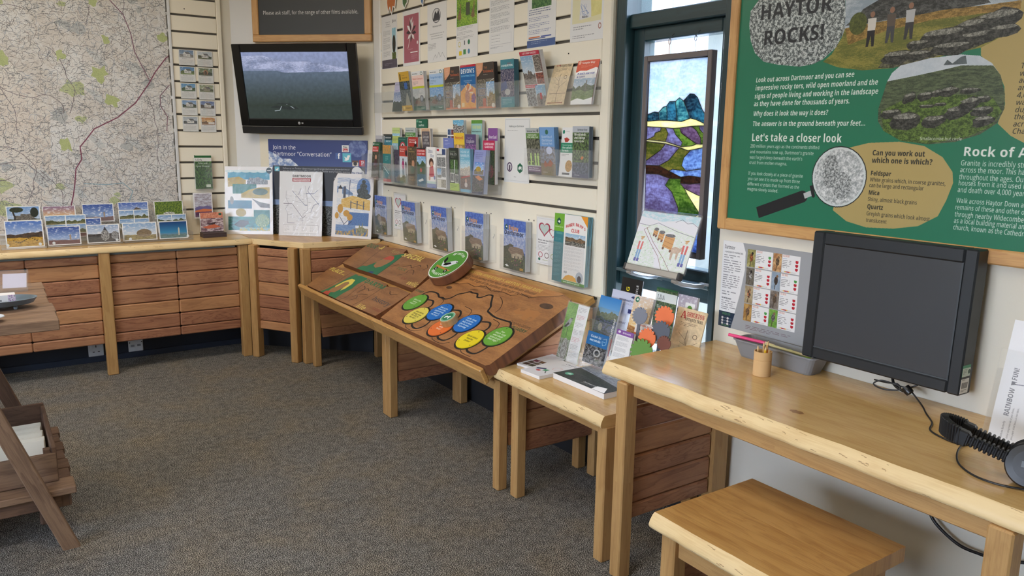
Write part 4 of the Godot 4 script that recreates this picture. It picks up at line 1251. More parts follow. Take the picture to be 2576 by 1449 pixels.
# ---------------------------------------------------------------- slatted display walls
func build_slatwalls():
	var groove := mat(rgb(96, 92, 86), 0.5, 0.2)
	var t = thing("slatwall", "cream slatted display wall behind the leaflet racks between corner and window", "slatwall", Vector3.ZERO)
	bar("backing", Vector3(-4.484, 0.72, -2.11), Vector3(-2.461, 2.7, -2.102), groove, t, 0.0)
	var ys := [0.735]
	for k in 17: ys.append(1.085 + 0.0981 * k)
	for i in ys.size() - 1:
		var lo: float = ys[i] + (0.006 if i else 0.0)
		var hi: float = ys[i + 1] - 0.006
		var cuts := [-4.484, -3.51, -2.461] if i == 0 or i == 5 or i == 8 else [-4.484, -2.461]
		for c in cuts.size() - 1:
			bar("slat", Vector3(cuts[c] + 0.0007, lo, -2.102), Vector3(cuts[c + 1] - 0.0007, hi, -2.09), cream, t, 0.0025)
	bar("edge_trim", Vector3(-4.585, 0.735, -2.11), Vector3(-4.486, 2.7, -2.088), mat(rgb(232, 230, 224), 0.5), t, 0.008)
	bar("edge_trim", Vector3(-2.459, 0.735, -2.11), Vector3(-2.402, 2.7, -2.086), cream, t, 0.006)
	for q in [[-3.58, 1.722], [-2.67, 1.722], [-4.40, 1.05], [-2.72, 0.985], [-2.78, 0.985], [-3.25, 1.01], [-3.29, 1.01], [-3.60, 1.01], [-3.64, 1.01], [-3.95, 1.01], [-3.99, 1.01], [-2.93, 1.01], [-2.89, 1.01]]:
		part("screw_hole", box_mesh(Vector3(0.006, 0.006, 0.001), 0.0), black, t, at(q[0], q[1], -2.0897))
	var l = thing("slatwall", "narrow cream slatted strip between the large map and the corner", "slatwall", Vector3.ZERO)
	bar("backing", Vector3(-5.27, 0.742, -1.345), Vector3(-5.262, 2.7, -1.05), groove, l, 0.0)
	for i in 20:
		var lo := 0.9005 + 0.0978 * (i - 1) + 0.006 if i else 0.742
		bar("slat", Vector3(-5.262, lo, -1.344), Vector3(-5.25, 0.9005 + 0.0978 * i - 0.006, -1.05), cream, l, 0.0025)
	bar("edge_trim", Vector3(-5.27, 0.742, -1.372), Vector3(-5.244, 2.7, -1.345), cream, l, 0.004)
	for q in [[1.235, -1.168], [2.11, -1.16]]:
		part("screw_hole", box_mesh(Vector3(0.001, 0.006, 0.006), 0.0), black, l, at(-5.2497, q[0], q[1]))

# ---------------------------------------------------------------- the map, the cards
func map_print() -> Array:
	var p := Pr.new(self, 1536, 1536, rgb(226, 222, 220))
	var r := p.r
	r.seed = 99
	p.tex(p.box(0, 0, 1, 1), rgb(228, 228, 228), rgb(214, 208, 202), 2, 0.6, 0.6, 2.0)
	p.tex(p.v2([0, 0.3, 0.5, 0.42, 0.62, 0.6, 0.6, 0.9, 0.5, 1, 0, 1]), rgb(228, 225, 220), rgb(222, 212, 203), 2, 0.5, 0.5, 2.0)
	for k in 46:   # built-up and wooded patches, printed grey and green
		var c := Vector2(r.randf(), r.randf())
		var pts := PackedVector2Array()
		var s := r.randf_range(0.008, 0.035)
		for i in 14:
			var a := TAU * i / 14
			pts.append(c + Vector2(cos(a) * r.randf_range(0.5, 1.5), sin(a) * r.randf_range(0.4, 1.1)) * s)
		if k % 3 == 0: p.tex(pts, rgb(196, 204, 160), rgb(178, 188, 140), 1)
		else: p.tex(pts, rgb(196, 198, 198), rgb(176, 180, 182), 1, 2, 2)
	for k in 34:
		var c := Vector2(r.randf(), r.randf())
		p.poly([c.x - 0.03, c.y - 0.02, c.x + 0.01, c.y - 0.012, c.x + 0.04, c.y + 0.03, c.x + 0.02, c.y + 0.035], rgb(206, 208, 208))
	var ink := [rgb(104, 106, 112), rgb(124, 124, 128), rgb(86, 88, 94), rgb(136, 148, 166), rgb(134, 122, 118)]
	for k in 5200:   # lanes, streams, field edges
		var q := Vector2(r.randf(), r.randf())
		var a := r.randf() * TAU
		var fl := [q.x, q.y]
		for i in r.randi_range(3, 9):
			a += r.randf_range(-0.9, 0.9)
			q += Vector2(cos(a), sin(a)) * r.randf_range(0.003, 0.009)
			fl.append(q.x); fl.append(q.y)
		p.line(fl, 0.0008, ink[k % 5])
	for k in 4200:   # place names too small to read
		var q := Vector2(r.randf(), r.randf())
		p.rect(q.x, q.y, r.randf_range(0.003, 0.011), 0.0013, ink[2].lerp(rgb(190, 190, 190), r.randf() * 0.5))
	for k in 26:     # main roads
		var q := Vector2(r.randf(), r.randf())
		var a := r.randf() * TAU
		var fl := [q.x, q.y]
		for i in 30:
			a += r.randf_range(-0.35, 0.35)
			q += Vector2(cos(a), sin(a)) * 0.008
			fl.append(q.x); fl.append(q.y)
		p.line(fl, 0.0017, rgb(120, 110, 116))
	# the motorway and the estuary; x grows towards the corner
	var red := rgb(128, 70, 92)
	p.line([0.55, 1.0, 0.593, 0.968, 0.65, 0.935, 0.665, 0.88, 0.672, 0.845, 0.68, 0.79, 0.70, 0.758, 0.698, 0.717, 0.72, 0.69, 0.745, 0.657, 0.82, 0.617, 0.879, 0.567, 0.926, 0.5, 0.949, 0.46, 0.987, 0.41, 1.0, 0.40], 0.0036, red)
	p.line([0.79, 0.17, 0.82, 0.23, 0.86, 0.275, 0.88, 0.335, 0.888, 0.395, 0.911, 0.447, 0.93, 0.49], 0.003, rgb(130, 96, 112))
	p.line([0.994, 0.5, 0.96, 0.54, 0.96, 0.575, 0.98, 0.61, 0.975, 0.66], 0.0026, rgb(130, 96, 112))
	p.line([0.70, 0.84, 0.77, 0.845, 0.82, 0.84, 0.85, 0.87, 0.83, 0.92, 0.86, 0.96], 0.003, rgb(150, 176, 190))
	for q in [[0.50, 0.45], [0.45, 0.36], [0.455, 0.52], [0.775, 0.475], [0.81, 0.56], [0.66, 0.42], [0.98, 0.34], [0.80, 0.36], [0.77, 0.24], [0.66, 0.71]]:
		var c := Vector2(q[0], q[1])
		p.tex(blot(c, r), rgb(190, 200, 142), rgb(176, 188, 130), 1)
	p.grit(0, 0, 1, 1, 0.2)
	return own(p, 0.5)

func blot(c: Vector2, r: RandomNumberGenerator) -> PackedVector2Array:
	var o := PackedVector2Array()
	var s := r.randf_range(0.012, 0.026)
	for i in 13: o.append(c + Vector2(cos(TAU * i / 13), sin(TAU * i / 13) * 1.2) * s * r.randf_range(0.5, 1.3))
	return o

func build_map_and_cards():
	var t = thing("wall_map", "very large pale printed map of the moor in thin white frame on the left wall", "map", Vector3(-5.262, 0.80, -0.2), PI / 2)
	print_part("map_sheet", map_print(), 1.72, 1.72, t, at(0, 0, 0.012), 0.01)
	var al := mat(rgb(222, 224, 226), 0.35, 0.2)
	bar("frame_side", Vector3(0.86, -0.01, 0), Vector3(0.876, 1.73, 0.024), al, t, 0.003)
	bar("frame_side", Vector3(-0.876, -0.01, 0), Vector3(-0.86, 1.73, 0.024), al, t, 0.003)
	bar("frame_bottom", Vector3(-0.86, -0.01, 0), Vector3(0.86, 0.002, 0.024), al, t, 0.003)
	bar("frame_top", Vector3(-0.86, 1.718, 0), Vector3(0.86, 1.73, 0.024), al, t, 0.003)
	# ten property cards in clear pockets
	var looks := ["white gabled house against blue sky", "low white house behind shrubs", "white cottage on a green lawn", "stone archway in a hedge", "white farmhouse under blue sky", "grey green stone house", "white house between dark trees", "white gable between brown trees", "grey and white house front", "orange lit room interior"]
	var sky := [rgb(86, 124, 168), rgb(200, 208, 216), rgb(72, 130, 196), rgb(96, 110, 70), rgb(80, 150, 210), rgb(150, 160, 120), rgb(120, 160, 210), rgb(96, 120, 180), rgb(180, 190, 204), rgb(206, 140, 70)]
	var land := [rgb(150, 150, 150), rgb(80, 90, 60), rgb(120, 140, 70), rgb(70, 76, 48), rgb(70, 100, 60), rgb(116, 124, 90), rgb(60, 76, 56), rgb(84, 72, 60), rgb(90, 96, 108), rgb(150, 104, 70)]
	for i in 10:
		var p := Pr.new(self, 130, 130, rgb(240, 240, 240))
		p.r.seed = i
		p.photo(0.06, 0.03, 0.88, 0.47, sky[i], sky[i].lightened(0.3), 0.1, [[0.45, 0.4, land[i], land[i].darkened(0.4)], [0.18, 0.1, land[i].lightened(0.2), land[i]]])
		if i == 9: p.rect(0.4, 0.2, 0.3, 0.14, rgb(240, 210, 160)); p.rect(0.5, 0.32, 0.4, 0.14, rgb(240, 236, 230))
		elif i == 3: p.ell(0.5, 0.3, 0.14, 0.17, rgb(190, 120, 90)); p.ell(0.5, 0.33, 0.09, 0.14, rgb(60, 54, 40))
		else:
			var hc: Color = rgb(236, 236, 234) if i not in [5] else rgb(160, 158, 136)
			p.rect(0.3, 0.26, 0.44, 0.17, hc)
			p.poly([0.26, 0.27, 0.38, 0.14, 0.5, 0.27], hc)
			p.poly([0.38, 0.14, 0.66, 0.14, 0.78, 0.27, 0.5, 0.27], rgb(100, 100, 108))
			for k in 4: p.rect(0.34 + 0.1 * k, 0.31, 0.04, 0.06, rgb(70, 80, 96))
		p.small(0.2, 0.54, 0.6, 0.08, 2, rgb(110, 110, 120), 1.0)
		p.small(0.08, 0.65, 0.84, 0.3, 6, rgb(150, 150, 155), 1.0)
		var r := i / 2
		var c := i % 2
		var k = thing("property_card", "small card of %s, %s row, %s column of ten" % [looks[i], ["top", "second", "middle", "fourth", "bottom"][r], ["left", "right"][c]], "card", Vector3(-5.249, 1.780 - 0.0992 * r - 0.002 * c, -1.156 - 0.107 * c), PI / 2, "property cards on the slatted strip")
		print_part("card", put(p), 0.091, 0.09, k, at(0, 0.001, 0.0035))
		part("clear_pocket", box_mesh(Vector3(0.094, 0.093, 0.002), 0.0), acrylic, k, at(0, 0.046, 0.0062))
		bar("pocket_base", Vector3(-0.047, -0.001, 0.0), Vector3(0.047, 0.0006, 0.0085), acrylic, k, 0.0)
	# leaflet on the strip
	var p := Pr.new(self, 150, 300, rgb(60, 104, 60))
	p.tex(p.box(0, 0, 1, 1), rgb(96, 146, 70), rgb(22, 58, 34), 1, 3, 2, 1.8)
	p.rect(0, 0, 1, 0.06, rgb(46, 110, 66))
	p.rect(0, 0.065, 1, 0.11, rgb(240, 240, 238))
	p.text("LDA", 0.06, 0.15, 0.055, rgb(40, 40, 44), "serif", 0.38)
	p.text("Ticks and", 0.2, 0.25, 0.045, rgb(226, 236, 226), "bold", 0.56)
	p.text("Lyme Disease", 0.08, 0.34, 0.045, rgb(226, 236, 226), "bold", 0.8)
	p.rect(0.62, 0.87, 0.27, 0.08, rgb(230, 240, 226))
	var ld := put(p)
	stack("leaflet_stack", "green leaflet reading Ticks and Lyme Disease in clear holder on the slatted strip", ld, Vector3(-5.222, 1.031, -1.211), PI / 2, 0.102, 0.206, 0.012, 0.0)
	var h = thing("leaflet_holder", "clear narrow holder for the green leaflet on the slatted strip", "holder", Vector3(-5.248, 1.022, -1.211), PI / 2)
	bar("front", Vector3(-0.055, 0, 0.03), Vector3(0.055, 0.17, 0.032), acrylic, h, 0.0)
	bar("base", Vector3(-0.055, 0, 0.0), Vector3(0.055, 0.002, 0.03), acrylic, h, 0.0)
	bar("back", Vector3(-0.055, 0.002, 0.0), Vector3(0.055, 0.2, 0.002), acrylic, h, 0.0)
	# pastel card in a holder, notebooks on the counter
	p = Pr.new(self, 140, 200, rgb(246, 244, 246))
	p.tex(p.box(0.05, 0.04, 0.9, 0.52), rgb(214, 216, 228), rgb(168, 158, 170), 1, 1, 3, 2.5)
	p.poly([0.05, 0.58, 0.3, 0.52, 0.5, 0.55, 0.72, 0.5, 0.95, 0.56, 0.95, 0.72, 0.05, 0.72], rgb(120, 112, 160))
	p.poly([0.05, 0.70, 0.5, 0.63, 0.95, 0.66, 0.95, 0.78, 0.05, 0.78], rgb(228, 130, 84))
	p.poly([0.05, 0.76, 0.95, 0.74, 0.95, 0.95, 0.05, 0.95], rgb(108, 70, 110))
	stack("art_card", "pastel landscape art card with purple hills in a clear wall holder", put(p), Vector3(-5.205, 0.848, -1.194), PI / 2, 0.112, 0.160, 0.01, 0.0, "card")
	h = thing("leaflet_holder", "clear wall holder behind the orange notebooks, holding the pastel card", "holder", Vector3(-5.248, 0.838, -1.205), PI / 2)
	bar("back", Vector3(-0.075, 0, 0), Vector3(0.085, 0.15, 0.002), acrylic, h, 0.0)
	bar("base", Vector3(-0.06, 0, 0.002), Vector3(0.07, 0.002, 0.06), acrylic, h, 0.0)
	bar("lip", Vector3(-0.06, 0.002, 0.058), Vector3(0.07, 0.03, 0.06), acrylic, h, 0.0)
	p = Pr.new(self, 150, 170, rgb(226, 150, 120))
	p.tex(p.box(0, 0, 1, 0.4), rgb(236, 170, 140), rgb(206, 120, 96), 1, 2, 2, 2.0)
	p.tex(p.box(0, 0.3, 1, 0.7), rgb(222, 206, 210), rgb(120, 90, 100), 1, 1, 2, 3.0)
	p.poly([0.2, 0.6, 0.7, 0.5, 0.6, 0.66], rgb(70, 50, 56)); p.poly([0.05, 0.75, 0.6, 0.62, 0.9, 0.78, 0.3, 0.85], rgb(214, 112, 80))
	p.ell(0.88, 0.1, 0.07, 0.06, rgb(30, 96, 80))
	stack("notebook_pack", "pack of orange covered notebooks standing on the counter end below the slatted strip", put(p), Vector3(-5.10, 0.7735, -1.217), PI / 2, 0.135, 0.118, 0.02, -0.1, "notebook")
	for k in 3:
		var nb := part("notebook", box_mesh(Vector3(0.09, 0.0092, 0.14), 0.001), mat(rgb(70, 58, 60), 0.4), self, at(-5.09, 0.7468 + 0.0095 * k, -1.217))
		tag(nb, "dark edged notebook lying flat, %s of three below the orange pack" % ["bottom", "middle", "top"][k], "notebook", "flat notebooks on the counter")
	postcards()

# printed pictures for the cards along the counter
func picture(kind: String, sd: int) -> Array:
	var p := Pr.new(self, 190, 126, rgb(246, 246, 246))
	p.r.seed = sd
	var b := 0.03
	var g1 := rgb(96, 110, 60)
	match kind:
		"ruin":
			p.photo(b, 0.05, 0.94, 0.9, rgb(120, 160, 214), rgb(180, 200, 226), 0.1, [[0.3, 0.2, rgb(110, 116, 96), rgb(70, 76, 60)]])
			p.tex(PackedVector2Array([Vector2(0.2, 0.95), Vector2(0.22, 0.5), Vector2(0.4, 0.52), Vector2(0.42, 0.42), Vector2(0.6, 0.45), Vector2(0.8, 0.4), Vector2(0.82, 0.95)]), rgb(140, 134, 124), rgb(80, 76, 70), 1, 4, 4, 2.0)
			p.line([0.22, 0.95, 0.24, 0.6, 0.18, 0.2], 0.05, rgb(50, 44, 40)); p.tex(p.oval(0.3, 0.2, 0.2, 0.14), rgb(60, 70, 44), rgb(30, 36, 26), 1, 4, 4); p.tex(p.oval(0.82, 0.35, 0.12, 0.26), rgb(50, 60, 40), rgb(26, 30, 24), 1, 4, 4)
		"dusk":
			p.photo(b, 0.02, 0.94, 0.95, rgb(150, 120, 150), rgb(250, 206, 140), 0.3, [[0.36, 0.35, rgb(40, 46, 40), rgb(24, 26, 26)]])
		"church":
			p.photo(b, 0.05, 0.94, 0.9, rgb(56, 84, 160), rgb(150, 176, 220), 0.25, [[0.24, 0.1, rgb(130, 84, 80), rgb(104, 62, 60)]])
			p.rect(0.66, 0.5, 0.05, 0.24, rgb(170, 150, 130)); p.poly([0.66, 0.5, 0.685, 0.44, 0.71, 0.5], rgb(150, 130, 110))
		"thatch":
			p.photo(b, 0.05, 0.94, 0.9, rgb(80, 110, 190), rgb(190, 206, 232), 0.2, [[0.3, 0.1, rgb(84, 96, 60), rgb(50, 60, 40)]])
			p.tex(PackedVector2Array([Vector2(0.3, 0.75), Vector2(0.45, 0.5), Vector2(0.6, 0.3), Vector2(0.75, 0.42), Vector2(0.97, 0.7)]), rgb(130, 116, 104), rgb(90, 80, 72), 1, 1, 5)
		"wood":
			p.tex(p.box(b, 0.02, 0.94, 0.95), rgb(140, 160, 60), rgb(60, 90, 40), 1, 4, 4, 2.4)
			p.tex(p.oval(0.5, 0.72, 0.2, 0.1), rgb(240, 240, 238), rgb(130, 130, 120), 1, 5, 5, 2.5)
		"views":
			for k in 4:
				p.photo(0.03 + 0.49 * (k % 2), 0.05 + 0.48 * (k / 2), 0.46, 0.44, rgb(120, 160, 210), rgb(206, 220, 236), 0.2, [[0.4, 0.5, rgb(120, 120, 80), rgb(60, 72, 48)], [0.2, 0.2, rgb(150, 140, 100), rgb(90, 96, 60)]])
		"hay":
			p.photo(b, 0.04, 0.94, 0.92, rgb(80, 120, 200), rgb(200, 214, 234), 0.2, [[0.52, 0.3, rgb(96, 76, 60), rgb(60, 50, 44)], [0.34, 0.08, rgb(220, 180, 84), rgb(170, 130, 50)]])
			for k in 12: p.ell(0.2 + 0.055 * k, 0.74 + 0.08 * sin(k * 0.6), 0.025, 0.018, rgb(90, 76, 50))
		"stones":
			p.photo(b, 0.05, 0.94, 0.9, rgb(150, 176, 214), rgb(220, 226, 236), 0.3, [[0.5, 0.12, rgb(90, 84, 80), rgb(50, 48, 50)]])
			p.tex(p.oval(0.55, 0.6, 0.13, 0.3), rgb(206, 204, 200), rgb(80, 80, 84), 1, 5, 5, 2.5); p.tex(p.oval(0.85, 0.62, 0.12, 0.22), rgb(196, 196, 196), rgb(80, 80, 84), 1, 5, 5, 2.5); p.poly([0.5, 0.32, 0.55, 0.12, 0.62, 0.34], rgb(70, 72, 80))
		"tor":
			p.photo(b, 0.05, 0.94, 0.9, rgb(140, 176, 220), rgb(214, 226, 238), 0.3, [[0.3, 0.2, rgb(190, 170, 110), rgb(120, 110, 70)]])
			p.tex(p.oval(0.62, 0.6, 0.22, 0.22), rgb(170, 150, 120), rgb(110, 96, 80), 1, 4, 4)
		"tower":
			p.photo(b, 0.05, 0.94, 0.9, rgb(20, 70, 130), rgb(60, 140, 186), 0.0, [[0.22, 0.2, rgb(110, 150, 150), rgb(70, 110, 120)]])
			p.rect(0.66, 0.42, 0.05, 0.4, rgb(210, 206, 190)); p.poly([0.66, 0.42, 0.685, 0.34, 0.71, 0.42], rgb(180, 180, 170))
	return put(p)

func postcards():
	var rows := [
		["ruin", "back", -0.224, 0.163, "castle ruin between dark trees", 0.857], ["dusk", "back", -0.398, 0.166, "pink dusk sky over black hills", 0.85], ["church", "back", -0.597, 0.165, "church tower under deep blue sky", 0.857], ["thatch", "back", -0.786, 0.166, "thatched roof against blue sky", 0.862], ["wood", "back", -0.983, 0.166, "green woodland stream", 0.86],
		["views", "mid", -0.421, 0.206, "three small pictures in a row", 0.804], ["church", "mid", -0.520, 0.164, "pale blue cloudy sky", 0.782], ["views", "mid", -0.777, 0.164, "four rocky moorland views", 0.82], ["views", "mid", -0.985, 0.166, "misty field and cloud views", 0.785],
		["hay", "front", -0.214, 0.179, "stone circle on golden grass", 0.748], ["church", "front", -0.401, 0.163, "church tower on red moor", 0.75], ["stones", "front", -0.598, 0.169, "black and white standing rocks", 0.75], ["tor", "front", -0.790, 0.185, "round rock on a pale hill", 0.752], ["tower", "front", -0.975, 0.160, "lone tower on a deep blue sky", 0.752]]
	var i := 0
	for q in rows:
		var x: float = {"back": -5.165, "mid": -5.105, "front": -5.025}[q[1]]
		var hh: float = 0.148 if q[0] == "hay" else 0.105
		stack("postcard", "postcard of %s, %s row on the wall counter" % [q[4], {"back": "back", "mid": "middle", "front": "front"}[q[1]]], picture(q[0], 60 + i * 7), Vector3(x, q[5], q[2]), PI / 2, q[3], hh, 0.008 if q[1] == "front" else 0.004, -0.12, "postcard", "postcards on the wall counter")
		i += 1
	# three stepped clear racks
	var lab := ["clear stepped postcard rack at the left photo edge", "clear stepped postcard rack in the middle of the wall counter", "clear stepped postcard rack nearest the slatted strip"]
	var zs := [[-0.10, -0.31], [-0.315, -0.69], [-0.70, -1.075]]
	for k in 3:
		var h = thing("postcard_rack", lab[k], "rack", Vector3(-5.24, 0.742, 0))
		var z0: float = zs[k][0]; var z1: float = zs[k][1]
		for s in [[0.195, 0.0, 0.05], [0.115, 0.04, 0.085], [0.055, 0.095, 0.15]]:
			bar("step", Vector3(s[0], s[1] + 0.002, z1), Vector3(s[0] + 0.06, s[1] + 0.005, z0), acrylic, h, 0.0)
			bar("lip", Vector3(s[0] + 0.058, s[1] + 0.005, z1), Vector3(s[0] + 0.0605, s[1] + 0.05, z0), acrylic, h, 0.0)
		for z in [z0, z1]:
			bar("side", Vector3(0.05, 0, z - 0.0015), Vector3(0.254, 0.05, z + 0.0015), acrylic, h, 0.0)
			bar("side", Vector3(0.05, 0.05, z - 0.0015), Vector3(0.11, 0.19, z + 0.0015), acrylic, h, 0.0)
		for z in [z0 - 0.03, z1 + 0.03]:
			var g := G.new()
			g.lathe([Vector2(0, -0.002), Vector2(0.007, -0.002), Vector2(0.008, 0.0), Vector2(0.007, 0.002), Vector2(0, 0.003)], 14, Transform3D(Basis(Vector3(0, 0, 1), -PI / 2), Vector3(0.2575, 0.026, z)))
			part("rubber_stud", g.mesh(), mat(rgb(214, 222, 226), 0.2), h)

# a printed cover in front of a block of sheets; lean > 0 tips the top to the front
func stack(called: String, label: String, pr: Array, pos: Vector3, turn: float, w: float, h: float, t: float, lean: float, category := "leaflet", group := "", bend := 0.0, page_col := Color(0.86, 0.86, 0.86), fan := 0.0) -> Node3D:
	var o = thing(called, label, category, pos, turn, group)
	var b := Basis(Vector3.RIGHT, lean)
	print_part("cover", pr, w, h, o, Transform3D(b, Vector3.ZERO), 0.0006, bend, 8 if bend else 1)
	if t > 0.001:
		var g := G.new()
		var n := clampi(int(t / 0.0022), 2, 14)
		for i in n:
			var f := (i + 1.0) / n
			var q := b * Basis(Vector3.RIGHT, -fan * f) * Basis(Vector3(0, 0, 1), rng.randf_range(-0.006, 0.006))
			var th := t / n
			if bend:
				var gg := G.new()
				gg.sheet(w, h, th * 0.8, Rect2(0, 0, 0, 0), bend, 8, -0.0008 - t * f)
				g.st.append_from(gg.mesh(), 0, Transform3D(q, Vector3.ZERO))
			else:
				g.box(Vector3(w - 0.001, h - 0.002 - rng.randf() * 0.003, th * 0.72), Transform3D(q, q * Vector3(0, h / 2, 0) + b * Vector3(rng.randf_range(-0.0012, 0.0012), 0, -0.0008 - t * (f - 0.5 / n))))
		part("pages", g.mesh(), mat(page_col, 0.7), o)
	return o

# ---------------------------------------------------------------- the corner wall
func build_corner_wall():
	var n := Vector3(0.70711, 0, 0.70711)
	var q := PI / 4
	struct("trim_2", box_mesh(Vector3(0.775, 2.0, 0.014), 0.001), mat(rgb(226, 218, 196), 0.6), at(-4.867, 1.742, -1.823, q))
	# board above the television
	var t = thing("film_notice_board", "dark grey notice board with oak frame reading Please ask staff, above the television", "notice board", Vector3(-4.8395, 1.934, -1.7915) - n * 0.035, q)
	var p := Pr.new(self, 840, 560, rgb(58, 61, 63))
	p.text("Please ask staff, for the range of other films available.", 0.043, 0.735, 0.046, rgb(240, 240, 240), "sans", 0.9)
	part("panel", box_mesh(Vector3(0.72, 0.51, 0.012), 0.001), mat(rgb(40, 42, 44), 0.6), t, at(0, 0.285, 0.012))
	print_part("lettering_panel", own(p, 0.5), 0.69, 0.46, t, at(0, 0.04, 0.019))
	bar("frame_bottom", Vector3(-0.386, 0, 0), Vector3(0.386, 0.042, 0.03), wood.oak, t, 0.004, 0)
	bar("frame_top", Vector3(-0.386, 0.5, 0), Vector3(0.386, 0.542, 0.03), wood.oak, t, 0.004, 0)
	bar("frame_side", Vector3(-0.386, 0.042, 0), Vector3(-0.344, 0.5, 0.03), wood.oak, t, 0.004, 1)
	bar("frame_side", Vector3(0.344, 0.042, 0), Vector3(0.386, 0.5, 0.03), wood.oak, t, 0.004, 1)
	# television tipped down
	var tv = thing("television", "black wall television showing dim misty moorland, tipped downwards", "television", Vector3(-4.825, 1.642, -1.689), 0.776)
	var tb := Basis(Vector3.RIGHT, 0.172)
	var gloss := mat(rgb(14, 15, 17), 0.12)
	var W := 0.80
	var H := 0.539
	part("back_shell", box_mesh(Vector3(W * 0.86, H * 0.82, 0.06), 0.02), mat(rgb(20, 20, 22), 0.5), tv, Transform3D(tb, tb * Vector3(0, 0, -0.055)))
	var f := func(called, x0, x1, y0, y1, z0, z1, m, bv): part(called, box_mesh(Vector3(x1 - x0, y1 - y0, z1 - z0), bv), m, tv, Transform3D(tb, tb * Vector3((x0 + x1) / 2, (y0 + y1) / 2, (z0 + z1) / 2)))
	var sx := W * 0.43
	var y1 := H * 0.41
	var y0 := -H * 0.335
	f.call("bezel_side", -W / 2, -sx, -H * 0.41, H / 2, -0.03, 0.0, gloss, 0.004)
	f.call("bezel_side", sx, W / 2, -H * 0.41, H / 2, -0.03, 0.0, gloss, 0.004)
	f.call("bezel_top", -sx, sx, y1, H / 2, -0.03, 0.0, gloss, 0.004)
	f.call("bezel_bottom", -sx, sx, -H * 0.41, y0, -0.03, 0.0, gloss, 0.004)
	f.call("silver_line", -W / 2 + 0.005, W / 2 - 0.005, -H * 0.415, -H * 0.41, -0.03, 0.0005, mat(rgb(190, 194, 198), 0.2, 0.9), 0.0)
	f.call("speaker_bar", -W / 2, W / 2, -H / 2, -H * 0.415, -0.03, -0.002, mat(rgb(22, 23, 25), 0.35), 0.004)
	f.call("screen_rim", -sx, sx, y0, y0 + 0.006, -0.008, -0.003, mat(rgb(90, 92, 96), 0.15, 0.8), 0.001)
	p = Pr.new(self, 640, 360, rgb(70, 80, 100))
	for y in 360:
		var v := y / 360.0
		var c: Color = rgb(128, 138, 172).lerp(rgb(116, 126, 150), minf(1, v * 3)) if v < 0.27 else rgb(84, 98, 116).lerp(rgb(46, 56, 52), clampf((v - 0.27) / 0.5, 0, 1))
		p.rect(0, v, 1, 0.004, c)
	p.tex(PackedVector2Array([Vector2(0, 0.06), Vector2(0.2, 0.05), Vector2(0.42, 0.14), Vector2(0.62, 0.14), Vector2(1, 0.24), Vector2(1, 0.28), Vector2(0.7, 0.29), Vector2(0.4, 0.30), Vector2(0.25, 0.25), Vector2(0, 0.24)]), rgb(160, 166, 194), rgb(112, 122, 150), 2, 1.0, 3.0, 2.0)
	p.poly([0.22, 0.82, 0.3, 0.75, 0.42, 0.76, 0.5, 0.84, 0.4, 0.85], rgb(38, 44, 44))
	p.line([0.26, 0.87, 0.31, 0.86, 0.33, 0.80], 0.006, rgb(150, 160, 166))
	p.line([0.38, 0.77, 0.42, 0.80, 0.45, 0.83], 0.005, rgb(150, 160, 166))
	p.line([0.0, 0.8, 0.3, 0.78, 0.6, 0.8, 1.0, 0.77], 0.012, rgb(44, 54, 48))
	p.grit(0, 0, 1, 1, 0.18, 1)
	var sm := mat(rgb(20, 20, 22), 0.15)
	sm.emission_enabled = true
	sm.emission = Color.WHITE
	sm.emission_operator = BaseMaterial3D.EMISSION_OP_MULTIPLY
	sm.emission_energy_multiplier = 0.8
	sm.emission_texture = ImageTexture.create_from_image(p.im)
	var g := G.new()
	g.sheet(sx * 2, y1 - y0, 0.002, Rect2(0, 0, 1, 1))
	part("screen", g.mesh(), sm, tv, Transform3D(tb, tb * Vector3(0, y0, -0.008)))
	var e := G.new()
	e.lathe([Vector2(0.001, 0), Vector2(0.009, 0), Vector2(0.008, 0.0015), Vector2(0.001, 0.002)], 16, Transform3D(tb * Basis(Vector3.RIGHT, PI / 2), tb * Vector3(-0.008, -H * 0.372, 0.0)))
	e.box(Vector3(0.012, 0.01, 0.002), Transform3D(tb, tb * Vector3(0.014, -H * 0.372, 0.001)), 0.0005)
	part("silver_emblem", e.mesh(), mat(rgb(200, 202, 206), 0.25, 0.7), tv)
	part("wall_mount", box_mesh(Vector3(0.18, 0.12, 0.05), 0.004), black, tv, at(0, 0.0, -0.11))
	# social media poster behind the prints
	p = Pr.new(self, 700, 640, rgb(44, 66, 140))
	for y in 640: p.rect(0, y / 640.0, 1, 0.002, rgb(38, 56, 124).lerp(rgb(150, 176, 216), clampf((y / 640.0 - 0.1) * 1.5, 0, 1)))
	p.r.seed = 5
	p.tex(PackedVector2Array([Vector2(0, 0.12), Vector2(0.08, 0.16), Vector2(0.14, 0.2), Vector2(0.22, 0.2), Vector2(0.3, 0.27), Vector2(0.3, 0.3), Vector2(0, 0.3)]), rgb(236, 240, 246), rgb(120, 146, 200), 1, 1, 1, 2.4)
	p.tex(p.oval(0.9, 0.08, 0.09, 0.09), rgb(120, 136, 190), rgb(60, 76, 140), 1, 1, 1, 2.0)
	p.rect(0.04, 0.275, 0.93, 0.36, rgb(58, 62, 72))
	p.rect(0, 0.69, 1, 0.31, rgb(52, 54, 54))
	p.tex(p.box(0, 0.69, 1, 0.31), rgb(120, 122, 118), rgb(26, 28, 28), 1, 3, 5, 2.6)
	p.text("Join in the", 0.045, 0.105, 0.042, Color.WHITE, "sans", 0.235)
	p.text("Dartmoor “Conversation”", 0.047, 0.172, 0.042, Color.WHITE, "sans", 0.595)
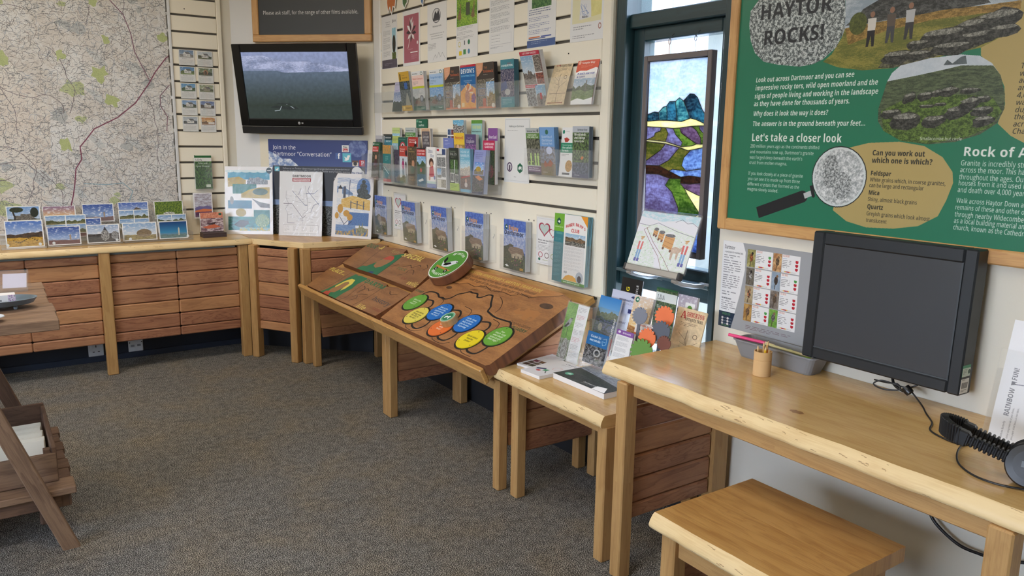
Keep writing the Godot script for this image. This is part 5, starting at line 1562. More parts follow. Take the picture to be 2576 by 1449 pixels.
	for q2 in [["Follow us on Twitter @dartmoornpa @rangerdartmoor #lovedartmoor", 0.31], ["Join the Dartmoor hour #DartmoorHour on Twitter every Tuesday evening", 0.335], ["Like and", 0.385], ["Watch", 0.43], ["Dartmoor", 0.455], ["Follow", 0.505], ["Instagram", 0.525], ["Choose", 0.575], ["www.dartmoor", 0.60]]:
		p.text(q2[0], 0.14 if q2[1] > 0.36 else 0.14, q2[1], 0.016, rgb(222, 224, 228), "sans", minf(0.68, 0.0108 * q2[0].length()))
	for q2 in [["and Dartmoor", 0.40], ["park channel on", 0.455], ["facebook.", 0.475], ["interest board", 0.525], ["photographs.", 0.55], ["newsletter Moor", 0.60]]:
		p.text(q2[0], 0.66, q2[1], 0.017, rgb(222, 224, 228), "bold", 0.011 * q2[0].length())
	var icon := func(x, y, w, h, c): p.rect(x, y, w, h, c)
	icon.call(0.745, 0.05, 0.068, 0.072, rgb(240, 240, 240)); p.rect(0.755, 0.085, 0.048, 0.03, rgb(190, 40, 40)); p.text("You", 0.758, 0.08, 0.02, rgb(40, 40, 40), "bold", 0.042); p.text("Tube", 0.757, 0.111, 0.018, Color.WHITE, "bold", 0.044)
	icon.call(0.68, 0.13, 0.06, 0.064, rgb(70, 100, 170)); p.text("f", 0.70, 0.19, 0.055, Color.WHITE, "bold")
	icon.call(0.75, 0.13, 0.086, 0.094, rgb(96, 190, 214)); p.poly([0.765, 0.165, 0.79, 0.18, 0.80, 0.155, 0.815, 0.15, 0.828, 0.158, 0.82, 0.17, 0.81, 0.2, 0.785, 0.21, 0.765, 0.203, 0.78, 0.195], Color.WHITE)
	icon.call(0.845, 0.205, 0.06, 0.06, rgb(226, 218, 206)); p.rect(0.845, 0.205, 0.06, 0.02, rgb(110, 76, 56)); p.ell(0.875, 0.238, 0.018, 0.02, rgb(40, 40, 46))
	icon.call(0.915, 0.2, 0.055, 0.064, rgb(196, 40, 50)); p.text("P", 0.93, 0.252, 0.04, Color.WHITE, "serifb")
	icon.call(0.055, 0.285, 0.05, 0.05, rgb(110, 196, 222)); p.poly([0.065, 0.305, 0.08, 0.313, 0.088, 0.297, 0.097, 0.3, 0.09, 0.325, 0.07, 0.328], Color.WHITE)
	icon.call(0.135, 0.48, 0.045, 0.05, rgb(196, 40, 50)); p.text("P", 0.147, 0.52, 0.03, Color.WHITE, "serifb")
	for c in [[0.89, 0.315, 0.05, 0.045], [0.87, 0.335, 0.035, 0.03], [0.93, 0.335, 0.035, 0.03]]: p.ell(c[0], c[1], c[2], c[3], rgb(238, 240, 244))
	p.text("The Cloud", 0.835, 0.345, 0.022, rgb(50, 66, 130), "bold", 0.11)
	notice("conversation_poster", "blue sky poster reading Join in the Dartmoor Conversation behind the three prints", "poster", own(p, 0.45), Vector3(-4.852, 0.744, -1.818), q, 0.665, 0.6, "", 0.004)
	# three wrapped prints leaning on the wall
	var defs := [[Vector3(-5.164, 0.743, -1.5025), Vector3(0.164, 0, -0.261), 0.300, 0.43, "wrapped art print of teal and yellow moor scenes, left of three on the counter"], [Vector3(-4.942, 0.743, -1.7615), Vector3(0.196, 0, -0.211), 0.286, 0.405, "wrapped white print of a Dartmoor line map, middle of three on the counter"], [Vector3(-4.6925, 0.743, -1.9955), Vector3(0.255, 0, -0.163), 0.296, 0.40, "wrapped blue and yellow drawing of tor and hare, right of three on the counter"]]
	for k in 3:
		var d: Array = defs[k]
		var turn := atan2(-d[1].z, d[1].x)
		var o = thing("art_print", d[4], "print", d[0] + n * [0.085, 0.092, 0.085][k], turn)
		var lb := Basis(Vector3.RIGHT, -0.12)
		print_part("print", own(art(k), 0.35), d[2], d[3], o, Transform3D(lb, Vector3.ZERO), 0.004)
		# loose clear wrap over the print
		var wr := G.new()
		var m := 28
		var hz := func(i: float, j: float) -> float: return 0.0012 + 0.0022 * pow(ns(nz[1], (i - j * 0.6) * 9.0 + k * 90, (i * 0.3 + j) * 3.0 + k * 50), 3.0)
		var pt := func(i: float, j: float) -> Vector3: return lb * Vector3((i / m - 0.5) * (d[2] + 0.008), j / m * (d[3] + 0.008), hz.call(i, j))
		var nm := func(i: float, j: float) -> Vector3: return lb * Vector3((hz.call(i - 0.5, j) - hz.call(i + 0.5, j)) * m / d[2], (hz.call(i, j - 0.5) - hz.call(i, j + 0.5)) * m / d[3], 1.0).normalized()
		for j in m:
			for i in m:
				wr.quadn([pt.call(i, j), pt.call(i + 1, j), pt.call(i + 1, j + 1), pt.call(i, j + 1)], [nm.call(i, j), nm.call(i + 1, j), nm.call(i + 1, j + 1), nm.call(i, j + 1)], [Vector2.ZERO, Vector2.ZERO, Vector2.ZERO, Vector2.ZERO])
		var wm := mat(Color(1, 1, 1, 0.03), 0.07)
		wm.metallic_specular = 0.25
		wm.transparency = BaseMaterial3D.TRANSPARENCY_ALPHA
		part("clear_wrap", wr.mesh(), wm, o)

func art(k: int) -> Pr:
	var p := Pr.new(self, 360, 500, rgb(246, 245, 248))
	p.r.seed = 20 + k
	var teal := rgb(70, 160, 176)
	var dt := rgb(48, 116, 120)
	var yl := rgb(204, 176, 70)
	if k == 0:
		p.tex(p.box(0.06, 0.06, 0.88, 0.13), rgb(90, 176, 204), rgb(70, 150, 190), 1)
		for i in 5: p.ell(0.1 + 0.17 * i, 0.07, 0.09, 0.02, rgb(220, 238, 244))
		p.tex(PackedVector2Array(p.v2([0.06, 0.17, 0.3, 0.15, 0.44, 0.2, 0.44, 0.26, 0.06, 0.3])), yl, yl.darkened(0.25), 1, 1, 3)
		p.tex(PackedVector2Array(p.v2([0.46, 0.22, 0.52, 0.16, 0.62, 0.17, 0.7, 0.15, 0.8, 0.18, 0.9, 0.2, 0.9, 0.26, 0.46, 0.26])), rgb(170, 180, 190), rgb(100, 110, 122), 1, 5, 3, 2.0)
		p.tex(p.box(0.16, 0.26, 0.5, 0.14), dt, rgb(60, 140, 130), 1, 1, 3)
		p.tex(PackedVector2Array(p.v2([0.34, 0.40, 0.5, 0.34, 0.7, 0.31, 0.94, 0.30, 0.94, 0.47, 0.34, 0.46])), yl, rgb(170, 150, 70), 1, 1, 3)
		p.tex(p.oval(0.74, 0.37, 0.16, 0.05), rgb(70, 110, 80), rgb(40, 76, 60), 1, 5, 5)
		p.tex(p.box(0.06, 0.50, 0.5, 0.12), rgb(60, 140, 176), rgb(36, 96, 130), 1, 1, 4)
		p.tex(p.oval(0.14, 0.50, 0.04, 0.06), rgb(170, 170, 170), rgb(110, 110, 112), 1)
		p.tex(PackedVector2Array(p.v2([0.56, 0.47, 0.72, 0.52, 0.94, 0.55, 0.94, 0.61, 0.74, 0.6])), rgb(150, 150, 156), rgb(100, 104, 112), 1, 4, 4)
		p.tex(p.oval(0.33, 0.68, 0.11, 0.06), yl, rgb(150, 134, 60), 1, 5, 5)
		p.tex(p.box(0.06, 0.74, 0.88, 0.2), rgb(84, 168, 180), rgb(40, 104, 110), 1, 1, 4, 2.0)
		p.tex(p.box(0.6, 0.64, 0.34, 0.2), rgb(60, 140, 140), rgb(40, 110, 116), 1)
		p.tex(p.oval(0.78, 0.80, 0.15, 0.1), rgb(190, 200, 140), rgb(50, 120, 110), 1, 6, 6, 2.5)
		p.tex(PackedVector2Array(p.v2([0.18, 0.86, 0.3, 0.79, 0.48, 0.8, 0.5, 0.84, 0.34, 0.92])), rgb(80, 84, 90), rgb(44, 48, 54), 1, 4, 4)
		p.tex(p.box(0.3, 0.9, 0.64, 0.05), yl, rgb(120, 180, 200), 1, 2, 2, 2.5)
		p.ell(0.93, 0.055, 0.06, 0.045, rgb(40, 70, 90)); p.rect(0.89, 0.05, 0.08, 0.01, Color.WHITE)
	elif k == 1:
		p.im.fill(rgb(232, 232, 234))
		p.text("DARTMOOR", 0.30, 0.085, 0.034, rgb(50, 50, 56), "bold", 0.43)
		p.rect(0.30, 0.10, 0.43, 0.055, rgb(170, 60, 70))
		p.rect(0.325, 0.11, 0.38, 0.035, rgb(236, 222, 224))
		p.text("UNDERGROUND", 0.335, 0.14, 0.024, rgb(170, 60, 70), "bold", 0.36)
		p.tex(PackedVector2Array(p.v2([0.2, 0.3, 0.5, 0.24, 0.8, 0.3, 0.9, 0.5, 0.8, 0.7, 0.5, 0.78, 0.2, 0.7, 0.12, 0.5])), rgb(240, 240, 242), rgb(228, 228, 232), 2)
		for l in [[0.16, 0.3, 0.16, 0.42, 0.22, 0.5, 0.15, 0.58, 0.2, 0.66, 0.2, 0.8], [0.1, 0.5, 0.3, 0.5, 0.55, 0.72, 0.62, 0.68], [0.3, 0.3, 0.6, 0.52, 0.65, 0.52], [0.6, 0.22, 0.62, 0.3, 0.66, 0.46, 0.66, 0.6, 0.56, 0.66, 0.55, 0.8], [0.7, 0.22, 0.66, 0.3, 0.94, 0.52], [0.5, 0.26, 0.45, 0.36], [0.9, 0.28, 0.8, 0.34, 0.62, 0.34], [0.2, 0.8, 0.36, 0.8], [0.94, 0.48, 0.8, 0.52, 0.74, 0.62]]:
			p.line(l, 0.009, [rgb(190, 110, 120), rgb(120, 130, 160), rgb(180, 180, 186), rgb(130, 126, 140), rgb(150, 150, 170)][l.size() % 5])
		for i in 60: p.rect(0.14 + 0.7 * p.r.randf(), 0.28 + 0.5 * p.r.randf(), 0.04 + 0.04 * p.r.randf(), 0.004, rgb(170, 170, 176))
		p.rect(0.1, 0.83, 0.82, 0.13, rgb(150, 150, 156)); p.rect(0.104, 0.833, 0.812, 0.124, rgb(240, 240, 242))
		for c in 4: p.small(0.13 + 0.2 * c, 0.85, 0.14, 0.09, 5, rgb(180, 180, 186))
	else:
		var b := rgb(80, 122, 186)
		var y2 := rgb(222, 178, 92)
		p.tex(p.box(0.1, 0.06, 0.82, 0.9), rgb(250, 250, 252), rgb(214, 224, 240), 1, 1, 4, 2.0)
		p.tex(p.oval(0.76, 0.22, 0.17, 0.16), rgb(110, 150, 206), b, 1, 1, 8, 2.5)
		for i in 4: p.line([0.1, 0.09 + 0.018 * i, 0.3, 0.07 + 0.018 * i, 0.6, 0.1 + 0.016 * i, 0.9, 0.07 + 0.016 * i], 0.008, rgb(130, 160, 210))
		p.tex(PackedVector2Array(p.v2([0.1, 0.2, 0.3, 0.22, 0.5, 0.3, 0.5, 0.34, 0.1, 0.3])), b, rgb(170, 190, 220), 1, 1, 6)
		p.rect(0.13, 0.24, 0.1, 0.14, rgb(240, 240, 244)); p.poly([0.12, 0.24, 0.18, 0.18, 0.24, 0.24], rgb(60, 66, 80)); p.line([0.4, 0.38, 0.42, 0.1], 0.016, rgb(70, 90, 130)); p.rect(0.26, 0.2, 0.06, 0.18, rgb(90, 100, 124))
		for c in [[0.76, 0.12, 0.05, 0.03], [0.76, 0.19, 0.09, 0.045], [0.74, 0.27, 0.14, 0.055], [0.78, 0.34, 0.17, 0.05]]: p.tex(p.oval(c[0], c[1], c[2], c[3]), rgb(110, 122, 128), rgb(50, 60, 66), 1, 3, 3)
		p.tex(PackedVector2Array(p.v2([0.22, 0.40, 0.5, 0.34, 0.94, 0.4, 0.94, 0.56, 0.22, 0.52])), y2, rgb(240, 214, 150), 1, 1, 7, 2.5)
		for x in [0.46, 0.62, 0.78]: p.line([x, 0.42, x, 0.54], 0.022, rgb(90, 100, 124))
		p.line([0.44, 0.44, 0.8, 0.5], 0.012, rgb(90, 100, 124))
		p.tex(p.box(0.42, 0.6, 0.5, 0.2), rgb(120, 160, 214), rgb(50, 92, 160), 0, 3, 3, 2.0)
		p.line([0.3, 0.92, 0.3, 0.78, 0.2, 0.68, 0.2, 0.56], 0.012, rgb(60, 66, 100)); p.line([0.3, 0.8, 0.44, 0.7], 0.012, rgb(60, 66, 100)); p.line([0.3, 0.86, 0.5, 0.74], 0.012, rgb(60, 66, 100))
		for c in [[0.2, 0.55, 0.07, 0.07], [0.12, 0.66, 0.05, 0.05], [0.36, 0.62, 0.08, 0.05], [0.45, 0.68, 0.07, 0.05]]: p.tex(p.oval(c[0], c[1], c[2], c[3]), y2, rgb(196, 140, 60), 0, 2, 2)
		p.tex(p.box(0.1, 0.8, 0.5, 0.1), rgb(150, 180, 220), rgb(90, 130, 190), 1, 1, 6)
		p.tex(PackedVector2Array(p.v2([0.42, 0.9, 0.6, 0.84, 0.92, 0.84, 0.92, 0.96, 0.1, 0.96, 0.1, 0.9])), y2, b, 1, 3, 1, 2.5)
		p.tex(p.oval(0.75, 0.87, 0.11, 0.05), rgb(190, 186, 150), rgb(100, 110, 90), 1, 3, 3); p.poly([0.7, 0.85, 0.68, 0.76, 0.74, 0.84, 0.78, 0.74, 0.78, 0.85], rgb(150, 150, 110))
	return p

# ---------------------------------------------------------------- notices on the slatwall
func build_notices():
	var z := -2.0885
	var A := Vector2(0.206, 0.296)
	var lab := {"dpa": "white notice with tall tor photo strip, first sheet from the corner", "pink": "rose pink poster with white flower drawing on the slatwall", "walks": "white Wednesday Walks notice with round mountain logo and line peaks", "birds": "notice with two curlews on green grass and logos below", "edu": "plain white Education Centre notice full of small print", "blue": "white notice with blue bird on grass and dark blue foot", "map": "notice with yellow and orange area map beside the window"}
	var x := {"dpa": -4.361, "pink": -4.082, "walks": -3.790, "birds": -3.486, "edu": -3.176, "blue": -2.865, "map": -2.559}
	for k in lab:
		var p := Pr.new(self, 240, 345, rgb(240, 240, 240))
		p.r.seed = k.hash()
		var ink := rgb(120, 122, 130)
		match k:
			"dpa":
				p.text("If you love", 0.28, 0.13, 0.018, ink, "sans", 0.3); p.text("Dartmoor", 0.3, 0.17, 0.018, ink, "sans", 0.26); p.text("come and join us", 0.25, 0.21, 0.018, ink, "sans", 0.36)
				p.text("DPA", 0.76, 0.14, 0.04, rgb(60, 60, 66), "serif", 0.18)
				p.rect(0.7, 0.09, 0.03, 0.06, rgb(40, 40, 46))
				for i in 4: p.small(0.12, 0.28 + 0.13 * i, 0.5, 0.11, 6, ink)
				p.photo(0.68, 0.25, 0.24, 0.6, rgb(150, 206, 226), rgb(200, 226, 236), 0.1, [[0.25, 0.1, rgb(120, 130, 60), rgb(70, 90, 40)]])
				p.tex(p.oval(0.8, 0.55, 0.1, 0.17), rgb(70, 72, 66), rgb(36, 40, 36), 1, 3, 3)
				p.tex(p.box(0.02, 0.83, 0.96, 0.16), rgb(110, 104, 116), rgb(92, 86, 98), 1)
				p.small(0.18, 0.9, 0.6, 0.05, 2, rgb(200, 196, 206))
			"pink":
				p.rect(0.07, 0.08, 0.86, 0.86, rgb(180, 104, 118))
				for i in 9: p.poly([0.5, 0.42, 0.5 + 0.2 * cos(i * 0.7), 0.38 + 0.13 * sin(i * 0.7), 0.5 + 0.3 * cos(i * 0.7 + 0.25), 0.38 + 0.2 * sin(i * 0.7 + 0.25), 0.5 + 0.18 * cos(i * 0.7 + 0.5), 0.38 + 0.13 * sin(i * 0.7 + 0.5)], rgb(240, 238, 238) if i % 2 else rgb(70, 62, 66))
				for i in 5: p.poly([0.48, 0.2, 0.4 + 0.05 * i, 0.12, 0.5, 0.3], rgb(70, 62, 66) if i % 2 else rgb(236, 236, 236))
				p.line([0.46, 0.45, 0.36, 0.6, 0.3, 0.68], 0.02, rgb(240, 238, 238))
				p.ell(0.85, 0.60, 0.04, 0.03, rgb(240, 230, 232))
				p.small(0.3, 0.70, 0.6, 0.02, 1, rgb(240, 226, 230)); p.rect(0.44, 0.755, 0.42, 0.018, Color.WHITE); p.small(0.5, 0.8, 0.4, 0.1, 5, rgb(226, 196, 204))
			"walks":
				p.ell(0.48, 0.21, 0.22, 0.125, rgb(96, 98, 104)); p.ell(0.48, 0.21, 0.2, 0.112, rgb(226, 226, 228)); p.poly([0.3, 0.27, 0.42, 0.13, 0.5, 0.18, 0.58, 0.12, 0.66, 0.22, 0.66, 0.27], rgb(70, 72, 78)); p.rect(0.3, 0.26, 0.36, 0.035, rgb(80, 82, 88))
				p.text("Wednesday Walks", 0.28, 0.4, 0.026, rgb(80, 82, 90), "sans", 0.46)
				p.text("Guided walk, every Wednesday, 10am - 1pm", 0.12, 0.52, 0.017, rgb(90, 92, 98), "sans", 0.76); p.text("Meet by HAYTOR Visitor Centre", 0.2, 0.56, 0.017, rgb(90, 92, 98), "sans", 0.6); p.text("£5 per person (under 16s free)", 0.2, 0.6, 0.017, rgb(90, 92, 98), "sans", 0.6)
				p.small(0.06, 0.68, 0.45, 0.12, 5, ink)
				p.line([0.3, 0.96, 0.42, 0.87, 0.5, 0.93, 0.6, 0.84, 0.7, 0.92, 0.78, 0.85, 0.94, 0.96], 0.006, rgb(90, 92, 98)); p.line([0.42, 0.87, 0.46, 0.95], 0.004, ink); p.line([0.6, 0.84, 0.62, 0.94], 0.004, ink)
			"birds":
				p.tex(p.box(0.03, 0.02, 0.94, 0.46), rgb(170, 206, 80), rgb(90, 140, 50), 2, 1, 2, 2.4)
				p.text("Curlew", 0.55, 0.1, 0.035, Color.WHITE, "bold", 0.3)
				p.rect(0.46, 0.12, 0.18, 0.2, rgb(86, 92, 74))
				for bx in [0.16, 0.78]:
					p.tex(PackedVector2Array(p.v2([bx - 0.1, 0.34, bx, 0.22, bx + 0.04, 0.12, bx + 0.07, 0.12, bx + 0.06, 0.26, bx + 0.08, 0.36, bx - 0.02, 0.38])), rgb(170, 140, 104), rgb(110, 90, 64), 1, 4, 4)
					p.line([bx, 0.37, bx - 0.02, 0.46], 0.01, rgb(120, 110, 90)); p.line([bx + 0.05, 0.36, bx + 0.06, 0.44], 0.01, rgb(120, 110, 90))
				for i in 3: p.small(0.05, 0.5 + 0.075 * i, 0.86, 0.06, 3, ink)
				p.ell(0.16, 0.77, 0.06, 0.045, rgb(214, 200, 110)); p.ell(0.16, 0.77, 0.045, 0.03, rgb(240, 240, 240)); p.rect(0.38, 0.72, 0.04, 0.07, rgb(90, 90, 96)); p.ell(0.6, 0.75, 0.05, 0.04, rgb(50, 120, 84))
				p.rect(0.14, 0.88, 0.13, 0.07, rgb(240, 210, 40)); p.rect(0.34, 0.86, 0.12, 0.08, rgb(80, 150, 90)); p.ell(0.6, 0.9, 0.05, 0.04, rgb(90, 140, 180))
			"edu":
				p.rect(0.03, 0.02, 0.94, 0.15, rgb(120, 116, 108)); p.text("Education Centre", 0.08, 0.14, 0.035, Color.WHITE, "bold", 0.7)
				for i in 5: p.small(0.06, 0.2 + 0.1 * i, 0.86, 0.08, 5, ink)
				p.rect(0.08, 0.71, 0.82, 0.16, rgb(200, 200, 206)); p.rect(0.085, 0.714, 0.81, 0.152, rgb(242, 242, 242))
				for i in 3: p.small(0.1, 0.73 + 0.045 * i, 0.78, 0.02, 1, ink)
				p.small(0.06, 0.9, 0.6, 0.03, 2, ink)
			"blue":
				p.tex(p.box(0.16, 0.02, 0.68, 0.42), rgb(110, 150, 90), rgb(40, 90, 50), 1, 3, 3, 2.0)
				p.tex(p.oval(0.5, 0.2, 0.16, 0.07), rgb(80, 120, 160), rgb(50, 80, 120), 1)
				p.small(0.06, 0.46, 0.88, 0.09, 3, rgb(70, 84, 130), 1.0)
				for i in 3: p.small(0.06, 0.57 + 0.09 * i, 0.86, 0.07, 3, rgb(110, 122, 170))
				p.rect(0.06, 0.84, 0.4, 0.016, rgb(220, 120, 70)); p.rect(0.5, 0.84, 0.36, 0.016, rgb(70, 90, 170)); p.rect(0.06, 0.865, 0.6, 0.012, rgb(70, 90, 150))
				p.rect(0.0, 0.89, 1, 0.1, rgb(80, 104, 156)); p.small(0.15, 0.91, 0.7, 0.05, 2, rgb(190, 204, 230))
			"map":
				p.rect(0.06, 0.02, 0.88, 0.74, rgb(236, 230, 190))
				p.tex(PackedVector2Array(p.v2([0.26, 0.02, 0.72, 0.02, 0.76, 0.3, 0.5, 0.42, 0.3, 0.4, 0.2, 0.32])), rgb(240, 206, 170), rgb(226, 184, 140), 1)
				p.poly([0.06, 0.06, 0.22, 0.06, 0.2, 0.3, 0.06, 0.36], rgb(232, 234, 238)); p.poly([0.3, 0.46, 0.6, 0.44, 0.66, 0.7, 0.28, 0.72], rgb(234, 234, 236))
				p.tex(PackedVector2Array(p.v2([0.62, 0.4, 0.94, 0.1, 0.94, 0.68, 0.64, 0.7])), rgb(240, 232, 160), rgb(226, 216, 140), 1)
				for i in 14: p.line([0.3 + 0.3 * p.r.randf(), 0.5 + 0.2 * p.r.randf(), 0.3 + 0.3 * p.r.randf(), 0.5 + 0.2 * p.r.randf()], 0.006, rgb(110, 140, 200))
				p.line([0.06, 0.36, 0.3, 0.42, 0.5, 0.44, 0.62, 0.38, 0.94, 0.12], 0.008, rgb(190, 150, 120))
				p.text("Route", 0.36, 0.70, 0.025, rgb(60, 60, 70), "bold", 0.18)
				p.small(0.1, 0.8, 0.7, 0.06, 2, ink); p.ell(0.9, 0.83, 0.045, 0.04, rgb(170, 110, 100)); p.ell(0.9, 0.83, 0.03, 0.026, rgb(240, 236, 232)); p.small(0.08, 0.92, 0.84, 0.05, 2, ink)
		notice("wall_notice", lab[k], "notice", put(p), Vector3(x[k], 1.763, z), 0, A.x, A.y, "", 0.0015)
	# cut-out animals above, only their feet come into view
	var cut := [["fox_cutout", "orange fox shaped card cutout hung above the first notices", -4.31, rgb(200, 120, 70), [-0.06, 0.06, -0.045, 0.0, -0.02, 0.03, 0.0, -0.012, 0.02, 0.03, 0.045, 0.02, 0.065, 0.09, 0.03, 0.13, 0.05, 0.18, 0.02, 0.2, -0.03, 0.19, -0.05, 0.13]], ["badger_cutout", "white and green animal shaped card cutout hung above the slatwall notices", -4.14, rgb(90, 120, 80), [-0.03, 0.03, -0.005, 0.0, 0.012, 0.02, 0.03, 0.03, 0.035, 0.1, 0.02, 0.14, -0.02, 0.14, -0.035, 0.09]], ["bird_cutout", "blue black bird shaped card cutout hung above the Wednesday notice", -3.94, rgb(70, 110, 160), [-0.07, 0.07, -0.02, 0.05, -0.01, 0.01, 0.01, -0.012, 0.02, 0.02, 0.05, 0.02, 0.03, 0.05, 0.07, 0.08, 0.06, 0.16, 0.0, 0.19, -0.05, 0.15]]]
	for c in cut:
		var o = thing(c[0], c[1], "cutout", Vector3(c[2], 2.068, -2.083))
		var pts := PackedVector2Array()
		for i in range(0, c[4].size(), 2): pts.append(Vector2(c[4][i], c[4][i + 1]))
		var g := G.new()
		g.prism(pts, 0, 0.003)
		part("card", g.mesh(), mat(rgb(244, 244, 242), 0.5), o)
		var inner := Geometry2D.offset_polygon(pts, -0.006)
		if inner.size():
			g = G.new()
			g.prism(inner[0], 0.003, 0.0036)
			part("coloured_print", g.mesh(), mat(c[3], 0.5), o)

# ---------------------------------------------------------------- leaflets
# kinds of ground a leaflet cover can show
func cover(k: String) -> Array:
	var p := Pr.new(self, 170, 350, rgb(240, 240, 240))
	p.r.seed = k.hash()
	var W := Color.WHITE
	var dg := rgb(48, 64, 44)
	var gr := rgb(96, 118, 66)
	var st := rgb(120, 118, 112)
	var bl := rgb(110, 160, 216)
	var pale := rgb(206, 222, 240)
	match k:
		"lilac":
			p.im.fill(rgb(206, 204, 232)); p.text("The Dartmoor", 0.08, 0.1, 0.03, rgb(60, 60, 120), "serif", 0.8); p.small(0.1, 0.14, 0.7, 0.12, 5, rgb(110, 110, 160)); p.small(0.1, 0.4, 0.8, 0.05, 2, rgb(90, 80, 140))
			p.photo(0, 0.46, 1, 0.54, rgb(110, 136, 196), rgb(214, 220, 236), 0.4, [[0.5, 0.2, rgb(70, 80, 62), rgb(34, 42, 34)]])
		"rail":
			p.im.fill(rgb(216, 172, 56)); p.text("Devon 122", 0.34, 0.17, 0.03, rgb(90, 70, 20), "bold", 0.5); p.rect(0.1, 0.05, 0.1, 0.16, rgb(90, 76, 30)); p.small(0.3, 0.09, 0.6, 0.03, 1, rgb(120, 96, 30))
			p.tex(p.box(0, 0.24, 1, 0.62), rgb(120, 130, 120), rgb(30, 34, 34), 1, 3, 2, 2.2); p.rect(0.45, 0.28, 0.3, 0.16, rgb(70, 110, 180)); p.poly([0.4, 0.86, 0.6, 0.55, 0.7, 0.55, 0.9, 0.86], rgb(170, 168, 150))
			p.text("Railguide 1", 0.4, 0.94, 0.03, rgb(70, 56, 20), "bold", 0.5); p.ell(0.2, 0.92, 0.1, 0.045, rgb(240, 214, 130))
		"westdevon", "teignbridge":
			var w := k == "westdevon"
			p.im.fill(rgb(246, 216, 206) if w else rgb(176, 206, 240))
			p.rect(0, 0, 1, 0.1, rgb(236, 238, 240)); p.text("DevOn Bus", 0.05, 0.07, 0.03, rgb(50, 60, 70), "bold", 0.45); p.ell(0.82, 0.06, 0.09, 0.045, rgb(40, 90, 70)); p.ell(0.82, 0.06, 0.06, 0.03, W)
			p.text("West Devon" if w else "Teignbridge", 0.06, 0.21, 0.045, rgb(206, 80, 60) if w else rgb(40, 110, 200), "sans", 0.86)
			p.small(0.08, 0.26, 0.5, 0.1, 3, rgb(90, 90, 110)); p.rect(0, 0.38, 1, 0.055, rgb(206, 216, 50))
			p.photo(0, 0.435, 1, 0.46, rgb(190, 196, 200) if w else rgb(60, 140, 220), rgb(220, 222, 222) if w else rgb(150, 200, 240), 0.2, [[0.5, 0.3, rgb(110, 116, 106) if w else rgb(150, 150, 140), rgb(60, 66, 58)], [0.25, 0.2, rgb(130, 130, 120), rgb(80, 84, 80)]])
			p.ell(0.72, 0.7, 0.16, 0.09, rgb(60, 70, 96)); p.ell(0.72, 0.7, 0.1, 0.055, rgb(150, 160, 180)); p.poly([0.1, 0.82, 0.3, 0.72, 0.6, 0.78, 0.5, 0.86], rgb(110, 70, 60))
			p.rect(0, 0.89, 1, 0.11, rgb(36, 100, 84)); p.text("Travel", 0.62, 0.955, 0.03, W, "bold", 0.28)
		"tavistock":
			p.im.fill(rgb(66, 58, 52)); p.poly([0, 0, 0.42, 0, 0.36, 0.16, 0.1, 0.28, 0, 0.3], rgb(226, 162, 124)); p.small(0.05, 0.04, 0.3, 0.2, 8, rgb(246, 214, 190))
			p.text("Visit", 0.44, 0.13, 0.05, rgb(230, 140, 90), "serif", 0.2); p.text("Tavistock", 0.38, 0.22, 0.055, rgb(228, 108, 62), "serifb", 0.58); p.small(0.4, 0.26, 0.5, 0.03, 1, rgb(230, 220, 210))
			p.tex(p.box(0, 0.36, 1, 0.6), rgb(160, 150, 130), rgb(60, 56, 50), 1, 4, 3, 2.2)
			p.photo(0.52, 0.42, 0.48, 0.54, rgb(120, 170, 220), rgb(210, 224, 236), 0.2, [[0.5, 0.6, rgb(180, 150, 100), rgb(110, 90, 60)]]); p.line([0.52, 0.96, 0.54, 0.7, 0.64, 0.5, 0.8, 0.4, 1.0, 0.36], 0.02, W)
			p.rect(0.03, 0.55, 0.44, 0.17, rgb(110, 130, 170)); p.tex(p.box(0.05, 0.57, 0.4, 0.14), rgb(190, 170, 150), rgb(80, 70, 80), 1, 5, 5, 2.0); p.rect(0.28, 0.78, 0.18, 0.18, rgb(190, 90, 60)); p.rect(0, 0.96, 1, 0.04, rgb(214, 130, 90)); p.ell(0.88, 0.94, 0.1, 0.05, rgb(230, 226, 216))
		"devons":
			p.im.fill(rgb(24, 104, 170)); p.rect(0, 0, 1, 0.05, rgb(206, 40, 60)); p.small(0.05, 0.015, 0.8, 0.02, 1, W)
			p.text("DEVON'S", 0.03, 0.19, 0.1, W, "bold", 0.9); p.text("TOP ATTRACTIONS", 0.04, 0.27, 0.04, rgb(150, 214, 250), "bold", 0.9)
			p.text("Great days out", 0.22, 0.37, 0.026, W, "sans", 0.54); p.text("in Devon!", 0.3, 0.41, 0.026, W, "sans", 0.36)
			p.tex(PackedVector2Array(p.v2([0, 0.6, 0.5, 0.42, 1, 0.55, 1, 1, 0, 1])), rgb(240, 190, 90), rgb(236, 150, 60), 1)
			for i in 7: p.poly([0.45, 0.62, 0.45 + 0.42 * cos(i * 0.55 - 3.2), 0.6 + 0.2 * sin(i * 0.55 - 3.2), 0.5 + 0.3 * cos(i * 0.55 - 3.0), 0.63 + 0.12 * sin(i * 0.55 - 3.0)], rgb(214, 110, 70) if i % 2 else rgb(246, 226, 200))
			p.tex(p.oval(0.45, 0.72, 0.16, 0.15), rgb(230, 190, 160), rgb(160, 90, 70), 1, 4, 4); p.tex(PackedVector2Array(p.v2([0.72, 0.7, 0.9, 0.64, 1, 0.75, 0.9, 0.88, 0.7, 0.84])), rgb(40, 80, 180), rgb(200, 70, 60), 1, 4, 4, 2.5); p.rect(0.06, 0.86, 0.18, 0.09, rgb(240, 220, 170)); p.rect(0, 0.975, 1, 0.025, rgb(226, 120, 40))
